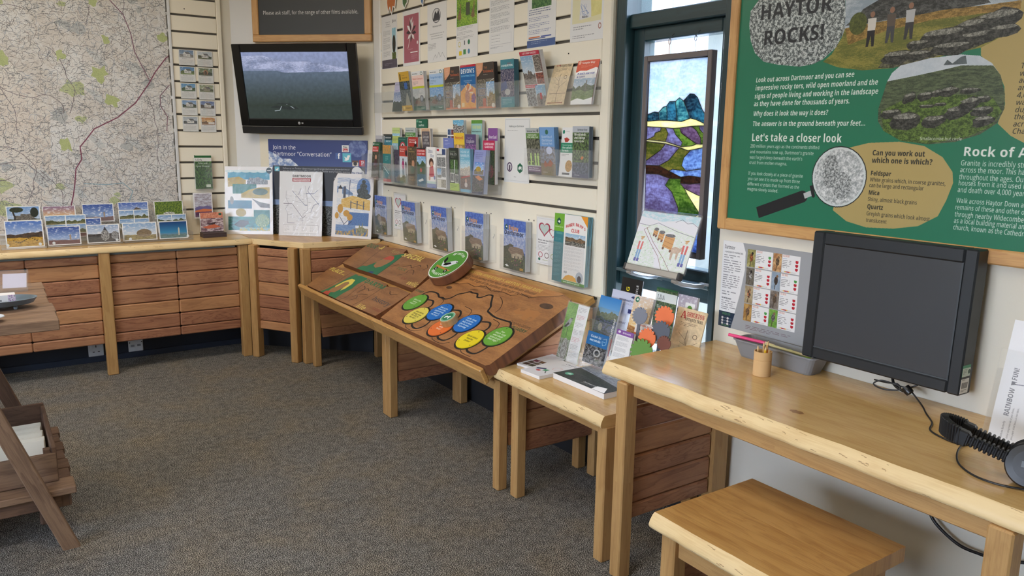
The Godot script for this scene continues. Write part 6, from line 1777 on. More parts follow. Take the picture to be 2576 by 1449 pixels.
		"ashburton":
			p.im.fill(rgb(66, 140, 156)); p.text("Explore", 0.5, 0.1, 0.035, rgb(206, 60, 70), "serif", 0.3); p.text("ASHBURTON", 0.06, 0.15, 0.042, W, "bold", 0.84); p.small(0.1, 0.175, 0.8, 0.02, 1, rgb(210, 230, 236))
			p.tex(p.box(0, 0.2, 1, 0.58), rgb(150, 140, 150), rgb(30, 40, 80), 1, 3, 3, 2.6); p.poly([0, 0.5, 0.4, 0.44, 0.5, 0.6, 0, 0.66], rgb(60, 80, 140)); p.ell(0.5, 0.68, 0.2, 0.07, rgb(190, 190, 190))
			p.small(0.1, 0.83, 0.8, 0.12, 4, rgb(206, 230, 236))
		"citymap":
			p.rect(0, 0, 1, 0.075, rgb(200, 44, 70)); p.text("· CITY MAP INSIDE ·", 0.1, 0.055, 0.034, W, "bold", 0.8)
			p.photo(0, 0.08, 0.62, 0.52, rgb(140, 180, 216), rgb(214, 226, 236), 0.1, [[0.45, 0.5, rgb(150, 140, 130), rgb(80, 76, 76)], [0.2, 0.1, rgb(170, 160, 150), rgb(120, 112, 106)]])
			p.tex(p.box(0.64, 0.08, 0.36, 0.3), rgb(180, 170, 160), rgb(80, 74, 70), 1, 4, 4, 2.0); p.tex(p.box(0.64, 0.4, 0.36, 0.2), rgb(190, 110, 90), rgb(90, 60, 60), 1, 4, 4, 2.0)
			p.rect(0, 0.605, 0.62, 0.055, rgb(196, 44, 66)); p.text("EXETER VISITOR GUIDE", 0.04, 0.647, 0.026, W, "bold", 0.54)
			p.tex(p.box(0, 0.67, 0.48, 0.33), rgb(190, 194, 196), rgb(90, 84, 84), 1, 3, 3, 2.0); p.photo(0.5, 0.62, 0.5, 0.38, rgb(120, 180, 226), rgb(200, 220, 236), 0.1, [[0.5, 0.4, rgb(170, 160, 150), rgb(110, 100, 96)]]); p.rect(0.68, 0.76, 0.1, 0.12, rgb(200, 40, 50)); p.rect(0.69, 0.88, 0.03, 0.1, rgb(60, 60, 70)); p.rect(0.74, 0.88, 0.03, 0.1, rgb(60, 60, 70))
		"antiques":
			p.im.fill(rgb(228, 206, 168)); p.text("A", 0.14, 0.165, 0.12, rgb(176, 40, 44), "serifb", 0.2); p.text("SHBURTON", 0.34, 0.125, 0.075, rgb(176, 40, 44), "serifb", 0.6); p.text("ANTIQUES TRAIL", 0.32, 0.19, 0.045, rgb(50, 44, 40), "serifb", 0.62)
			p.small(0.2, 0.23, 0.65, 0.07, 3, rgb(110, 90, 70)); var ik := rgb(120, 100, 80)
			p.line([0.5, 0.34, 0.48, 0.5, 0.56, 0.62, 0.5, 0.74, 0.52, 0.95], 0.02, ik); p.line([0.1, 0.76, 0.95, 0.76], 0.02, ik); p.line([0.2, 0.4, 0.48, 0.5], 0.012, ik); p.line([0.56, 0.62, 0.9, 0.5], 0.012, ik); p.line([0.3, 0.55, 0.5, 0.58], 0.012, ik); p.line([0.3, 0.92, 0.7, 0.92], 0.012, ik)
			p.ell(0.78, 0.42, 0.08, 0.04, ik); p.ell(0.78, 0.42, 0.06, 0.03, rgb(228, 206, 168)); p.small(0.3, 0.62, 0.1, 0.02, 1, ik)
			p.poly([0.08, 0.955, 0.16, 0.935, 0.16, 0.945, 0.84, 0.945, 0.84, 0.935, 0.92, 0.955, 0.84, 0.975, 0.84, 0.965, 0.16, 0.965, 0.16, 0.975], rgb(150, 84, 60)); p.grit(0, 0, 1, 1, 0.16, 1)
		"templer":
			p.rect(0, 0, 1, 0.32, rgb(226, 92, 62)); p.text("REFERENCE", 0.22, 0.06, 0.04, rgb(60, 30, 40), "bold", 0.62, 0.1); p.text("Templer Way", 0.2, 0.15, 0.042, W, "bold", 0.6); p.ell(0.1, 0.12, 0.06, 0.04, rgb(246, 190, 170)); p.small(0.2, 0.18, 0.62, 0.06, 3, rgb(250, 200, 180))
			p.poly([0, 0.33, 0.2, 0.29, 0.5, 0.30, 0.9, 0.24, 1, 0.26, 1, 0.36, 0, 0.36], W); p.text("PLEASE ASK FOR", 0.08, 0.38, 0.04, rgb(50, 60, 150), "bold", 0.8, 0.15); p.text("A COPY", 0.08, 0.445, 0.04, rgb(50, 60, 150), "bold", 0.38, 0.15)
			p.photo(0, 0.46, 1, 0.46, rgb(150, 180, 210), rgb(220, 228, 234), 0.3, [[0.66, 0.4, rgb(110, 120, 90), rgb(70, 84, 60)], [0.45, 0.2, rgb(140, 160, 110), rgb(96, 120, 70)]]); p.rect(0.58, 0.5, 0.05, 0.22, rgb(110, 110, 104)); p.poly([0, 0.92, 0.3, 0.87, 0.6, 0.91, 1, 0.86, 1, 1, 0, 1], W)
		"sheetw":
			p.small(0.2, 0.1, 0.7, 0.7, 14, rgb(180, 180, 186))
		"haldon":
			p.im.fill(rgb(40, 96, 60)); p.text("Forestry", 0.3, 0.07, 0.03, W, "bold", 0.5); p.ell(0.15, 0.055, 0.07, 0.035, W); p.rect(0, 0.12, 0.8, 0.15, rgb(206, 70, 66)); p.text("Haldon", 0.06, 0.18, 0.04, W, "bold", 0.5); p.text("Forest Park", 0.06, 0.25, 0.04, W, "bold", 0.7)
			p.tex(p.box(0, 0.28, 1, 0.72), rgb(110, 104, 80), rgb(40, 44, 36), 1, 3, 2, 2.4); p.ell(0.5, 0.42, 0.14, 0.07, rgb(200, 150, 120)); p.tex(p.oval(0.5, 0.6, 0.2, 0.13), rgb(120, 60, 50), rgb(60, 40, 40), 1)
		"railriver":
			p.im.fill(rgb(220, 130, 60)); p.tex(p.box(0, 0, 1, 0.24), rgb(236, 150, 70), rgb(150, 150, 90), 1, 2, 3, 2.0); p.rect(0, 0.24, 1, 0.26, rgb(40, 128, 130)); p.small(0.3, 0.3, 0.45, 0.14, 5, rgb(200, 230, 230)); p.tex(p.box(0, 0.5, 1, 0.42), rgb(150, 156, 150), rgb(50, 64, 56), 1, 3, 1, 2.2); p.poly([0, 0.5, 0.8, 0.72, 0.5, 0.92, 0, 0.92], rgb(60, 110, 110)); p.line([0.1, 0.6, 0.7, 0.78], 0.05, rgb(230, 236, 236)); p.rect(0, 0.92, 1, 0.08, rgb(190, 70, 60)); p.small(0.15, 0.945, 0.7, 0.03, 1, W)
		"dark":
			p.im.fill(rgb(70, 66, 86)); p.tex(p.box(0, 0.1, 1, 0.9), rgb(100, 90, 110), rgb(40, 38, 56), 1, 2, 2, 2.0)
		"cycle":
			p.im.fill(rgb(232, 232, 230)); p.rect(0, 0, 1, 0.27, rgb(196, 66, 54)); p.text("Princetown &", 0.1, 0.1, 0.036, W, "bold", 0.6); p.text("Burrator", 0.1, 0.155, 0.036, W, "bold", 0.5); p.ell(0.86, 0.18, 0.12, 0.08, rgb(30, 30, 34)); p.photo(0, 0.28, 1, 0.72, rgb(200, 214, 226), rgb(226, 232, 236), 0.2, [[0.3, 0.3, rgb(120, 130, 100), rgb(80, 90, 70)]])
			p.ell(0.45, 0.36, 0.07, 0.04, rgb(70, 50, 46)); p.tex(p.oval(0.45, 0.5, 0.16, 0.12), rgb(200, 60, 130), rgb(150, 40, 100), 1); p.rect(0.36, 0.6, 0.08, 0.25, rgb(30, 34, 44)); p.rect(0.5, 0.6, 0.08, 0.25, rgb(30, 34, 44)); p.ell(0.8, 0.5, 0.1, 0.1, rgb(40, 44, 56)); p.rect(0.74, 0.58, 0.12, 0.25, rgb(50, 52, 60)); p.ell(0.85, 0.92, 0.06, 0.035, rgb(50, 110, 80))
		"buckfast":
			p.im.fill(rgb(104, 86, 60)); p.tex(p.box(0, 0, 1, 1), rgb(120, 96, 66), rgb(50, 46, 36), 1, 2, 2, 2.2); p.text("South", 0.08, 0.08, 0.035, rgb(236, 206, 130), "serif", 0.4); p.text("Devon Railway", 0.08, 0.14, 0.035, rgb(236, 206, 130), "serif", 0.72); p.ell(0.6, 0.44, 0.16, 0.09, rgb(200, 150, 120)); p.tex(p.oval(0.5, 0.6, 0.25, 0.1), rgb(60, 110, 80), rgb(30, 60, 50), 1); p.text("totally", 0.2, 0.82, 0.04, rgb(230, 170, 90), "serif", 0.5); p.text("thoughtful", 0.15, 0.88, 0.04, rgb(230, 170, 90), "serif", 0.7)
		"steam":
			p.im.fill(rgb(196, 50, 52)); p.rect(0, 0, 1, 0.03, rgb(50, 50, 54)); p.text("STEAM TRAINS", 0.08, 0.1, 0.042, W, "bold", 0.84); p.text("& BOAT TRIPS", 0.1, 0.17, 0.042, W, "bold", 0.8)
			p.photo(0, 0.21, 1, 0.79, rgb(120, 176, 226), rgb(206, 226, 240), 0.25, [[0.75, 0.3, rgb(84, 110, 70), rgb(44, 64, 44)], [0.42, 0.06, rgb(70, 120, 150), rgb(40, 80, 110)]]); p.ell(0.45, 0.57, 0.12, 0.055, rgb(220, 70, 50)); p.poly([0.1, 0.84, 0.6, 0.78, 0.75, 0.83, 0.3, 0.88], W)
		"china":
			p.im.fill(rgb(248, 248, 248)); p.text("China", 0.15, 0.14, 0.075, rgb(60, 80, 130), "serif", 0.5); p.text("Blue", 0.4, 0.25, 0.075, rgb(60, 80, 130), "serif", 0.4); p.ell(0.5, 0.38, 0.24, 0.11, rgb(80, 54, 44)); p.ell(0.52, 0.42, 0.15, 0.07, rgb(226, 176, 150)); p.tex(PackedVector2Array(p.v2([0.3, 0.5, 0.7, 0.46, 0.8, 0.72, 0.25, 0.74])), rgb(214, 50, 80), rgb(180, 30, 60), 1); p.ell(0.3, 0.76, 0.1, 0.06, rgb(226, 176, 150)); p.ell(0.82, 0.74, 0.1, 0.05, rgb(80, 110, 180)); p.rect(0, 0.9, 1, 0.1, rgb(120, 140, 196)); p.rect(0, 0.84, 1, 0.06, rgb(200, 230, 226))
		"house":
			p.rect(0.05, 0.02, 0.25, 0.05, rgb(200, 60, 70)); p.rect(0.6, 0.02, 0.35, 0.14, rgb(60, 80, 130)); p.text("DARTMOOR", 0.06, 0.17, 0.03, rgb(60, 60, 66), "bold", 0.6)
			for i in 4: p.tex(p.box(0.05 + 0.46 * (i % 2), 0.22 + 0.25 * (i / 2), 0.43, 0.23), rgb(190, 190, 190), rgb(70, 76, 80), 1, 4, 4, 2.2)
			p.photo(0.05, 0.5, 0.42, 0.22, rgb(100, 170, 226), rgb(190, 214, 234), 0.2, [[0.3, 0.2, rgb(150, 150, 140), rgb(110, 110, 100)]]); p.tex(p.box(0.05, 0.76, 0.9, 0.2), rgb(200, 196, 180), rgb(120, 110, 90), 1, 4, 4, 2.0); p.rect(0.08, 0.77, 0.38, 0.18, rgb(226, 222, 206))
		"falls":
			p.im.fill(rgb(34, 46, 36)); p.text("Canonteign", 0.1, 0.1, 0.036, rgb(190, 206, 180), "serif", 0.6); p.text("FALLS", 0.1, 0.17, 0.055, W, "serif", 0.7); p.small(0.2, 0.2, 0.6, 0.05, 2, rgb(170, 180, 160))
			p.tex(p.box(0.12, 0.27, 0.76, 0.32), rgb(110, 150, 80), rgb(40, 70, 40), 1, 3, 3, 2.2); p.line([0.55, 0.28, 0.5, 0.58], 0.1, rgb(226, 232, 236)); p.line([0.5, 0.28, 0.47, 0.58], 0.05, rgb(50, 60, 54))
			for i in 2: p.rect(0.08 + 0.48 * i, 0.58 + 0.03 * i, 0.38, 0.22, rgb(226, 226, 220)); p.tex(p.box(0.11 + 0.48 * i, 0.60 + 0.03 * i, 0.32, 0.17), rgb(150, 150, 150), rgb(60, 64, 64), 1, 4, 4, 2.0)
			p.rect(0, 0.82, 1, 0.18, rgb(176, 206, 80)); p.small(0.1, 0.86, 0.7, 0.09, 3, rgb(90, 110, 40))
		"marbles":
			p.im.fill(rgb(120, 186, 216)); p.text("HOUSE of", 0.08, 0.1, 0.05, W, "sans", 0.8); p.text("MARBLES", 0.06, 0.19, 0.055, W, "sans", 0.86); p.small(0.1, 0.22, 0.6, 0.03, 1, W)
			p.photo(0, 0.26, 1, 0.4, rgb(140, 200, 226), rgb(226, 230, 232), 0.3, [[0.6, 0.3, rgb(226, 220, 206), rgb(170, 160, 150)]]); p.tex(p.box(0, 0.62, 1, 0.32), rgb(150, 120, 110), rgb(90, 76, 70), 1, 4, 4, 2.0); p.poly([0.1, 0.66, 0.95, 0.6, 0.95, 0.63, 0.1, 0.69], rgb(190, 60, 50)); p.ell(0.55, 0.74, 0.09, 0.05, rgb(220, 180, 160)); p.ell(0.55, 0.83, 0.14, 0.06, rgb(230, 220, 216)); p.rect(0, 0.93, 1, 0.07, rgb(130, 190, 220))
		"boat":
			p.im.fill(rgb(150, 160, 216)); p.small(0.15, 0.06, 0.7, 0.16, 4, rgb(90, 90, 150)); p.photo(0.1, 0.28, 0.8, 0.28, rgb(90, 140, 220), rgb(190, 214, 240), 0.2, [[0.4, 0.3, rgb(150, 140, 110), rgb(90, 84, 70)]]); p.tex(p.oval(0.45, 0.44, 0.22, 0.06), rgb(220, 190, 80), rgb(150, 120, 60), 1, 4, 4); p.tex(p.box(0, 0.58, 1, 0.42), rgb(120, 110, 110), rgb(40, 42, 50), 1, 2, 3, 2.2); p.poly([0.2, 0.62, 0.5, 0.58, 0.9, 0.66, 0.6, 0.7], rgb(226, 140, 80))
		"m1": p.rect(0, 0, 1, 0.1, rgb(200, 200, 206)); p.tex(p.box(0, 0.1, 1, 0.5), rgb(170, 170, 180), rgb(110, 110, 120), 1, 2, 2, 2.0)
		"m2": p.im.fill(rgb(44, 66, 74)); p.text("MUSEUM", 0.1, 0.08, 0.04, W, "bold", 0.7); p.tex(p.box(0, 0.12, 1, 0.3), rgb(110, 176, 196), rgb(50, 110, 130), 1, 2, 2); p.text("DAY OUT", 0.2, 0.18, 0.04, W, "bold", 0.6)
		"m3": p.im.fill(rgb(196, 212, 120)); p.small(0.1, 0.06, 0.8, 0.1, 3, rgb(90, 110, 60)); p.photo(0, 0.2, 1, 0.4, rgb(150, 200, 230), rgb(220, 236, 240), 0.3, [[0.4, 0.2, gr, dg]])
		"m4": p.im.fill(rgb(30, 96, 84)); p.text("Visitor Centre", 0.1, 0.07, 0.03, rgb(160, 206, 196), "sans", 0.7); p.ell(0.5, 0.24, 0.3, 0.12, rgb(200, 60, 80)); p.ell(0.5, 0.24, 0.2, 0.08, rgb(230, 230, 226)); p.ell(0.5, 0.25, 0.1, 0.06, rgb(40, 40, 44))
		"m5": p.im.fill(rgb(186, 56, 50)); p.text("Princetown", 0.1, 0.09, 0.035, W, "bold", 0.7); p.text("& Burrator", 0.1, 0.15, 0.035, W, "bold", 0.6); p.poly([0.6, 0.3, 0.7, 0.08, 0.82, 0.1, 0.95, 0.3], rgb(20, 20, 22)); p.ell(0.75, 0.14, 0.08, 0.04, rgb(240, 240, 240))
		"jump": p.im.fill(rgb(236, 206, 170)); p.text("DARTMOOR LINE", 0.06, 0.06, 0.026, rgb(150, 90, 60), "bold", 0.84); p.rect(0.06, 0.08, 0.88, 0.9, rgb(90, 86, 96)); p.tex(p.box(0.06, 0.5, 0.88, 0.48), rgb(110, 100, 110), rgb(40, 40, 50), 1, 2, 2); p.text("JUMP", 0.22, 0.17, 0.055, rgb(196, 170, 150), "serif", 0.56); p.text("ABOARD", 0.14, 0.25, 0.055, W, "serif", 0.72); p.text("AND", 0.3, 0.33, 0.055, W, "serif", 0.4); p.text("EXPLORE", 0.12, 0.41, 0.055, W, "serif", 0.76)
		"grid":
			for i in 9: p.tex(p.box(0.05 + 0.31 * (i % 3), 0.03 + 0.16 * (i / 3), 0.27, 0.13), [rgb(90, 130, 190), rgb(190, 70, 60), rgb(90, 100, 80)][i % 3], rgb(40, 50, 70), 1, 3, 3, 2.0)
		"peri": p.im.fill(rgb(120, 134, 204)); p.small(0.15, 0.06, 0.7, 0.05, 1, W); p.small(0.15, 0.13, 0.6, 0.06, 2, rgb(200, 206, 240)); p.tex(p.box(0, 0.3, 1, 0.7), rgb(110, 120, 180), rgb(60, 70, 120), 1, 2, 2)
		"penny": p.photo(0, 0, 1, 0.3, rgb(90, 180, 226), rgb(170, 214, 236), 0.1, [[0.6, 0.5, rgb(230, 226, 220), rgb(40, 40, 44)]]); p.rect(0, 0.3, 1, 0.34, rgb(246, 206, 60)); p.tex(p.oval(0.5, 0.42, 0.42, 0.09), rgb(240, 190, 50), rgb(246, 210, 80), 1); p.text("Pennywell", 0.1, 0.45, 0.07, rgb(206, 80, 50), "serifb", 0.8, 0.1); p.tex(p.box(0, 0.58, 1, 0.42), rgb(230, 190, 90), rgb(130, 100, 70), 1, 3, 3, 2.0); p.ell(0.35, 0.64, 0.13, 0.06, rgb(230, 190, 166)); p.ell(0.65, 0.66, 0.12, 0.055, rgb(226, 184, 160)); p.rect(0.2, 0.72, 0.6, 0.2, rgb(90, 130, 190))
		"explore": p.im.fill(rgb(92, 74, 124)); p.text("Teignbridge", 0.2, 0.1, 0.03, rgb(200, 190, 220), "sans", 0.5); p.text("Explore", 0.12, 0.2, 0.07, W, "serif", 0.74); p.tex(p.box(0, 0.24, 1, 0.4), rgb(190, 130, 190), rgb(80, 60, 110), 1, 2, 2, 2.0)
		"lukes": p.im.fill(rgb(50, 66, 48)); p.tex(p.box(0, 0.24, 1, 0.76), rgb(90, 110, 70), rgb(34, 44, 34), 1, 3, 3, 2.0); p.tex(p.oval(0.7, 0.7, 0.2, 0.15), rgb(190, 90, 110), rgb(60, 70, 50), 1, 4, 4, 2.5); p.rect(0.0, 0.0, 1.0, 0.22, rgb(200, 40, 90)); p.text("LUKESLAND", 0.08, 0.1, 0.05, W, "bold", 0.84); p.text("GARDENS", 0.12, 0.17, 0.05, W, "bold", 0.76)
		"nature": p.im.fill(rgb(160, 206, 206)); p.tex(p.box(0, 0, 1, 0.08), rgb(120, 176, 80), rgb(90, 150, 60), 1, 3, 3); p.text("Wild Walk", 0.1, 0.2, 0.075, rgb(220, 226, 130), "bold", 0.78); p.text("National Woodland Park", 0.08, 0.28, 0.028, rgb(40, 60, 60), "bold", 0.8); p.ell(0.5, 0.5, 0.25, 0.12, rgb(150, 110, 80))
		"nowel": p.rect(0, 0, 1, 0.36, rgb(140, 84, 160)); p.text("Never Land", 0.1, 0.24, 0.07, W, "serifb", 0.8); p.tex(p.box(0, 0.36, 1, 0.64), rgb(120, 140, 90), rgb(40, 56, 36), 1, 3, 3, 2.2)
		"b1": p.im.fill(rgb(206, 224, 150)); p.text("The Two Moors Way", 0.06, 0.1, 0.03, rgb(90, 120, 60), "sans", 0.86); p.photo(0, 0.16, 1, 0.6, rgb(150, 206, 236), rgb(230, 240, 244), 0.3, [[0.3, 0.2, gr, dg]])
		"b2": p.im.fill(rgb(196, 204, 206)); p.text("Dartmoor Story", 0.1, 0.09, 0.03, rgb(70, 80, 90), "bold", 0.7); p.rect(0, 0.13, 1, 0.14, rgb(86, 140, 66)); p.text("Exploring the", 0.08, 0.19, 0.036, W, "bold", 0.7); p.text("Wray Valley Trail", 0.08, 0.25, 0.036, W, "bold", 0.84); p.tex(p.box(0, 0.27, 1, 0.73), rgb(110, 120, 80), rgb(40, 50, 36), 1, 3, 3, 2.0)
		"wray":
			p.im.fill(rgb(190, 196, 198)); p.text("Dartmoor Story", 0.1, 0.085, 0.032, rgb(60, 66, 76), "bold", 0.66); p.ell(0.88, 0.06, 0.07, 0.035, rgb(110, 116, 124)); p.rect(0, 0.11, 1, 0.12, rgb(96, 140, 62)); p.text("Exploring the", 0.14, 0.165, 0.034, W, "bold", 0.66); p.text("Wray Valley Trail", 0.1, 0.215, 0.034, W, "bold", 0.8); p.tex(p.box(0, 0.23, 1, 0.57), rgb(150, 150, 130), rgb(30, 36, 26), 1, 4, 2, 2.6)
			var lg := rgb(190, 226, 120)
			for x in [0.3, 0.62, 0.82]: p.ell(x, 0.56, 0.05, 0.025, lg); p.poly([x - 0.07, 0.59, x + 0.07, 0.59, x + 0.06, 0.7, x + 0.08, 0.8, x - 0.06, 0.8, x - 0.04, 0.7], lg)
			for x in [0.16, 0.42]: p.ell(x, 0.76, 0.1, 0.048, lg); p.ell(x, 0.76, 0.075, 0.036, rgb(60, 66, 50))
			p.rect(0, 0.82, 1, 0.12, rgb(110, 76, 110)); p.text("Bovey Tracey to", 0.1, 0.87, 0.03, W, "bold", 0.7); p.text("Moretonhampstead", 0.08, 0.915, 0.03, W, "bold", 0.84); p.rect(0, 0.94, 1, 0.06, rgb(56, 50, 60))
		"butterflies": p.im.fill(rgb(120, 168, 224)); p.ell(0.5, 0.1, 0.1, 0.05, rgb(50, 110, 90)); p.text("Butterflies of", 0.14, 0.22, 0.045, rgb(226, 238, 250), "sans", 0.7); p.text("Dartmoor", 0.14, 0.29, 0.05, rgb(236, 244, 252), "sans", 0.72); p.text("National Park", 0.14, 0.36, 0.045, rgb(226, 238, 250), "sans", 0.7); p.tex(p.box(0, 0.4, 1, 0.55), rgb(150, 160, 190), rgb(110, 104, 96), 1, 2, 2, 2.0); p.ell(0.62, 0.48, 0.2, 0.08, rgb(206, 214, 240)); p.tex(p.box(0, 0.75, 1, 0.25), rgb(150, 130, 90), rgb(110, 96, 70), 1, 3, 3); p.poly([0.2, 0.78, 0.3, 0.68, 0.48, 0.76, 0.66, 0.66, 0.84, 0.74, 0.7, 0.82, 0.48, 0.8, 0.3, 0.84], rgb(170, 90, 50)); p.small(0.15, 0.93, 0.7, 0.03, 1, W)
		"forests": p.im.fill(rgb(244, 244, 244)); p.ell(0.14, 0.09, 0.08, 0.04, rgb(40, 140, 110)); p.small(0.3, 0.08, 0.6, 0.02, 1, rgb(120, 120, 126)); p.poly([0.2, 0.22, 0.4, 0.2, 0.6, 0.24, 0.5, 0.29, 0.3, 0.3], rgb(190, 70, 60)); p.rect(0, 0.31, 1, 0.2, rgb(40, 140, 106)); p.text("How we manage", 0.1, 0.37, 0.03, W, "sans", 0.7); p.text("the nation's", 0.1, 0.43, 0.042, W, "bold", 0.76); p.text("forests", 0.1, 0.49, 0.042, W, "bold", 0.5); p.small(0.1, 0.54, 0.7, 0.06, 2, rgb(120, 120, 120)); p.tex(p.oval(0.7, 0.78, 0.25, 0.12), rgb(220, 170, 90), rgb(160, 120, 60), 1, 4, 4, 2.0); p.rect(0.25, 0.92, 0.55, 0.04, rgb(90, 90, 96))
		"woodland": p.im.fill(rgb(190, 196, 206)); p.text("Dartmoor Story", 0.3, 0.085, 0.032, rgb(60, 66, 80), "bold", 0.6); p.tex(p.box(0, 0.12, 1, 0.8), rgb(120, 150, 90), rgb(40, 50, 44), 1, 3, 2, 2.4); p.text("Woodlands", 0.1, 0.18, 0.045, W, "bold", 0.7); p.text("and Valleys", 0.1, 0.245, 0.045, W, "bold", 0.66); p.text("Spotters guide", 0.1, 0.305, 0.035, W, "bold", 0.6); p.poly([0.5, 0.62, 0.6, 0.57, 0.7, 0.6, 0.6, 0.65], rgb(226, 120, 50)); p.tex(p.box(0, 0.7, 1, 0.22), rgb(110, 120, 140), rgb(50, 60, 76), 1, 2, 2, 2.0); p.rect(0, 0.92, 1, 0.08, rgb(80, 84, 110)); p.small(0.15, 0.945, 0.7, 0.03, 1, W)
		"free": p.im.fill(rgb(34, 110, 84)); p.ell(0.1, 0.25, 0.08, 0.1, rgb(120, 190, 160)); p.text("Free", 0.25, 0.35, 0.16, W, "bold", 0.3); p.text("Leaflets", 0.25, 0.62, 0.16, W, "bold", 0.5)
	return put(p)

# x, y, z: foot of the cover; slant: how far it looks tipped on the flat of the wall, in degrees
func leaf(k: String, label: String, x: float, y: float, z: float, w: float, h: float, slant: float, t: float, group: String, bend := 0.0, edge := Color(0.86, 0.86, 0.86)):
	var lean := clampf(atan(tan(deg_to_rad(slant)) * z / x), -0.3, 0.24)
	stack("leaflet_stack", label, cover(k), Vector3(x, y, z), 0.0, w, h, t, lean, "leaflet", group, bend, edge)

func build_leaflet_trays():
	var g1 := "leaflets in the upper wall tray"
	var z := -2.058
	leaf("lilac", "pale lilac leaflet with cloudy moor photo at the corner end of the upper tray", -4.234, 1.515, z - 0.012, 0.125, 0.203, -15, 0.004, g1)
	leaf("rail", "yellow and black railway guide leaflet in the upper tray", -4.074, 1.515, z, 0.125, 0.212, 14, 0.014, g1)
	leaf("westdevon", "pink topped West Devon bus leaflet in the upper tray", -3.925, 1.515, z, 0.138, 0.205, 9, 0.018, g1)
	leaf("teignbridge", "blue topped Teignbridge bus leaflet in the upper tray", -3.731, 1.514, z + 0.002, 0.148, 0.204, 3.6, 0.008, g1)
	leaf("tavistock", "brown Visit Tavistock leaflet left of the Devon attractions leaflet", -3.563, 1.514, z, 0.15, 0.207, 5.9, 0.008, g1)
	leaf("devons", "blue and orange leaflet reading DEVON'S TOP ATTRACTIONS", -3.410, 1.513, z + 0.003, 0.143, 0.209, 2.9, 0.006, g1)
	leaf("tavistock", "brown Visit Tavistock leaflet right of the Devon attractions leaflet", -3.245, 1.513, z, 0.15, 0.209, 7.4, 0.022, g1, 0.0, Color(0.25, 0.24, 0.24))
	leaf("ashburton", "teal Explore Ashburton leaflet in the upper tray", -3.067, 1.513, z, 0.109, 0.211, 3.6, 0.026, g1, 0.0, Color(0.25, 0.42, 0.48))
	leaf("citymap", "tall red topped CITY MAP INSIDE guide in the upper tray", -2.845, 1.514, z - 0.008, 0.142, 0.232, 15, 0.02, g1, 0.012)
	leaf("antiques", "cream Ashburton Antiques Trail leaflet bowed out of the upper tray", -2.70, 1.514, z + 0.014, 0.128, 0.2, -14, 0.0, g1, -0.02)
	leaf("templer", "orange topped Templer Way leaflet marked REFERENCE in the upper tray", -2.535, 1.513, z + 0.006, 0.135, 0.192, -9, 0.006, g1, -0.018)
	tray("clear acrylic tray holding the upper row of leaflets", -4.475, -2.45, 1.508, 0.118, 0.052, [-3.16, -2.78])
	var g2 := "leaflets in the stepped wall rack"
	var B := -1.992
	leaf("sheetw", "plain white sheet in the corner pocket of the stepped rack", -4.486, 1.127, B - 0.012, 0.08, 0.162, -8, 0.0, g2)
	leaf("haldon", "green Haldon Forest Park leaflet in the stepped rack", -4.382, 1.129, B, 0.105, 0.21, -9, 0.016, g2, 0.0, Color(0.3, 0.38, 0.32))
	leaf("railriver", "orange topped teal leaflet with white river in the stepped rack", -4.211, 1.115, B, 0.105, 0.209, 1.3, 0.018, g2)
	leaf("dark", "dark purple leaflet low in the stepped rack pocket", -4.098, 1.115, B - 0.012, 0.09, 0.185, 0, 0.012, g2)
	leaf("cycle", "red topped leaflet with a cyclist in pink in the front of the rack", -3.997, 1.115, B, 0.097, 0.207, 1.7, 0.016, g2)
	leaf("buckfast", "brown leaflet with yellow lettering in the front of the rack", -3.892, 1.114, B, 0.1, 0.207, 1.3, 0.012, g2)
	leaf("steam", "red topped STEAM TRAINS and BOAT TRIPS leaflet", -3.785, 1.112, B, 0.1, 0.203, 2.3, 0.014, g2)
	leaf("china", "white China Blue leaflet with a child in red", -3.675, 1.112, B, 0.103, 0.211, 1.7, 0.016, g2)
	leaf("house", "white leaflet with grey photo blocks in the front of the rack", -3.567, 1.112, B, 0.1, 0.207, 2.3, 0.024, g2)
	leaf("falls", "dark green Canonteign FALLS leaflet with lime foot", -3.434, 1.112, B, 0.094, 0.211, 4.1, 0.02, g2)
	leaf("marbles", "pale blue HOUSE of MARBLES leaflet", -3.329, 1.112, B, 0.096, 0.21, 2.7, 0.022, g2, 0.0, Color(0.55, 0.72, 0.8))
	leaf("boat", "periwinkle leaflet with a boat photo at the end of the rack", -3.219, 1.112, B, 0.104, 0.206, -3.9, 0.02, g2, -0.006, Color(0.72, 0.76, 0.86))
	var M := -2.033
	for q in [["m1", "pale grey leaflet peeping out of the rack above the white sheet", -4.412, 1.377, 0.09, -2], ["m2", "dark teal museum leaflet in the middle step of the rack", -4.313, 1.378, 0.105, -12], ["m3", "lime green leaflet in the middle step of the rack", -4.195, 1.376, 0.094, -6], ["m4", "dark green leaflet with red ring in the middle step", -4.094, 1.369, 0.112, -1], ["m5", "red and black leaflet in the middle step of the rack", -3.973, 1.371, 0.116, -3], ["jump", "dark leaflet reading JUMP ABOARD AND EXPLORE", -3.803, 1.419, 0.097, 4], ["peri", "periwinkle leaflet in the middle step of the rack", -3.562, 1.371, 0.106, 3], ["penny", "yellow and blue Pennywell leaflet standing tall in the rack", -3.452, 1.458, 0.103, 6], ["explore", "purple leaflet reading Explore in the middle step", -3.345, 1.390, 0.1, 3], ["lukes", "crimson banded LUKESLAND GARDENS leaflet at the rack end", -3.183, 1.362, 0.101, 1]]:
		leaf(q[0], q[1], q[2], q[3] - 0.205, M, q[4], 0.205, q[5], 0.016, g2)
	var T := -2.062
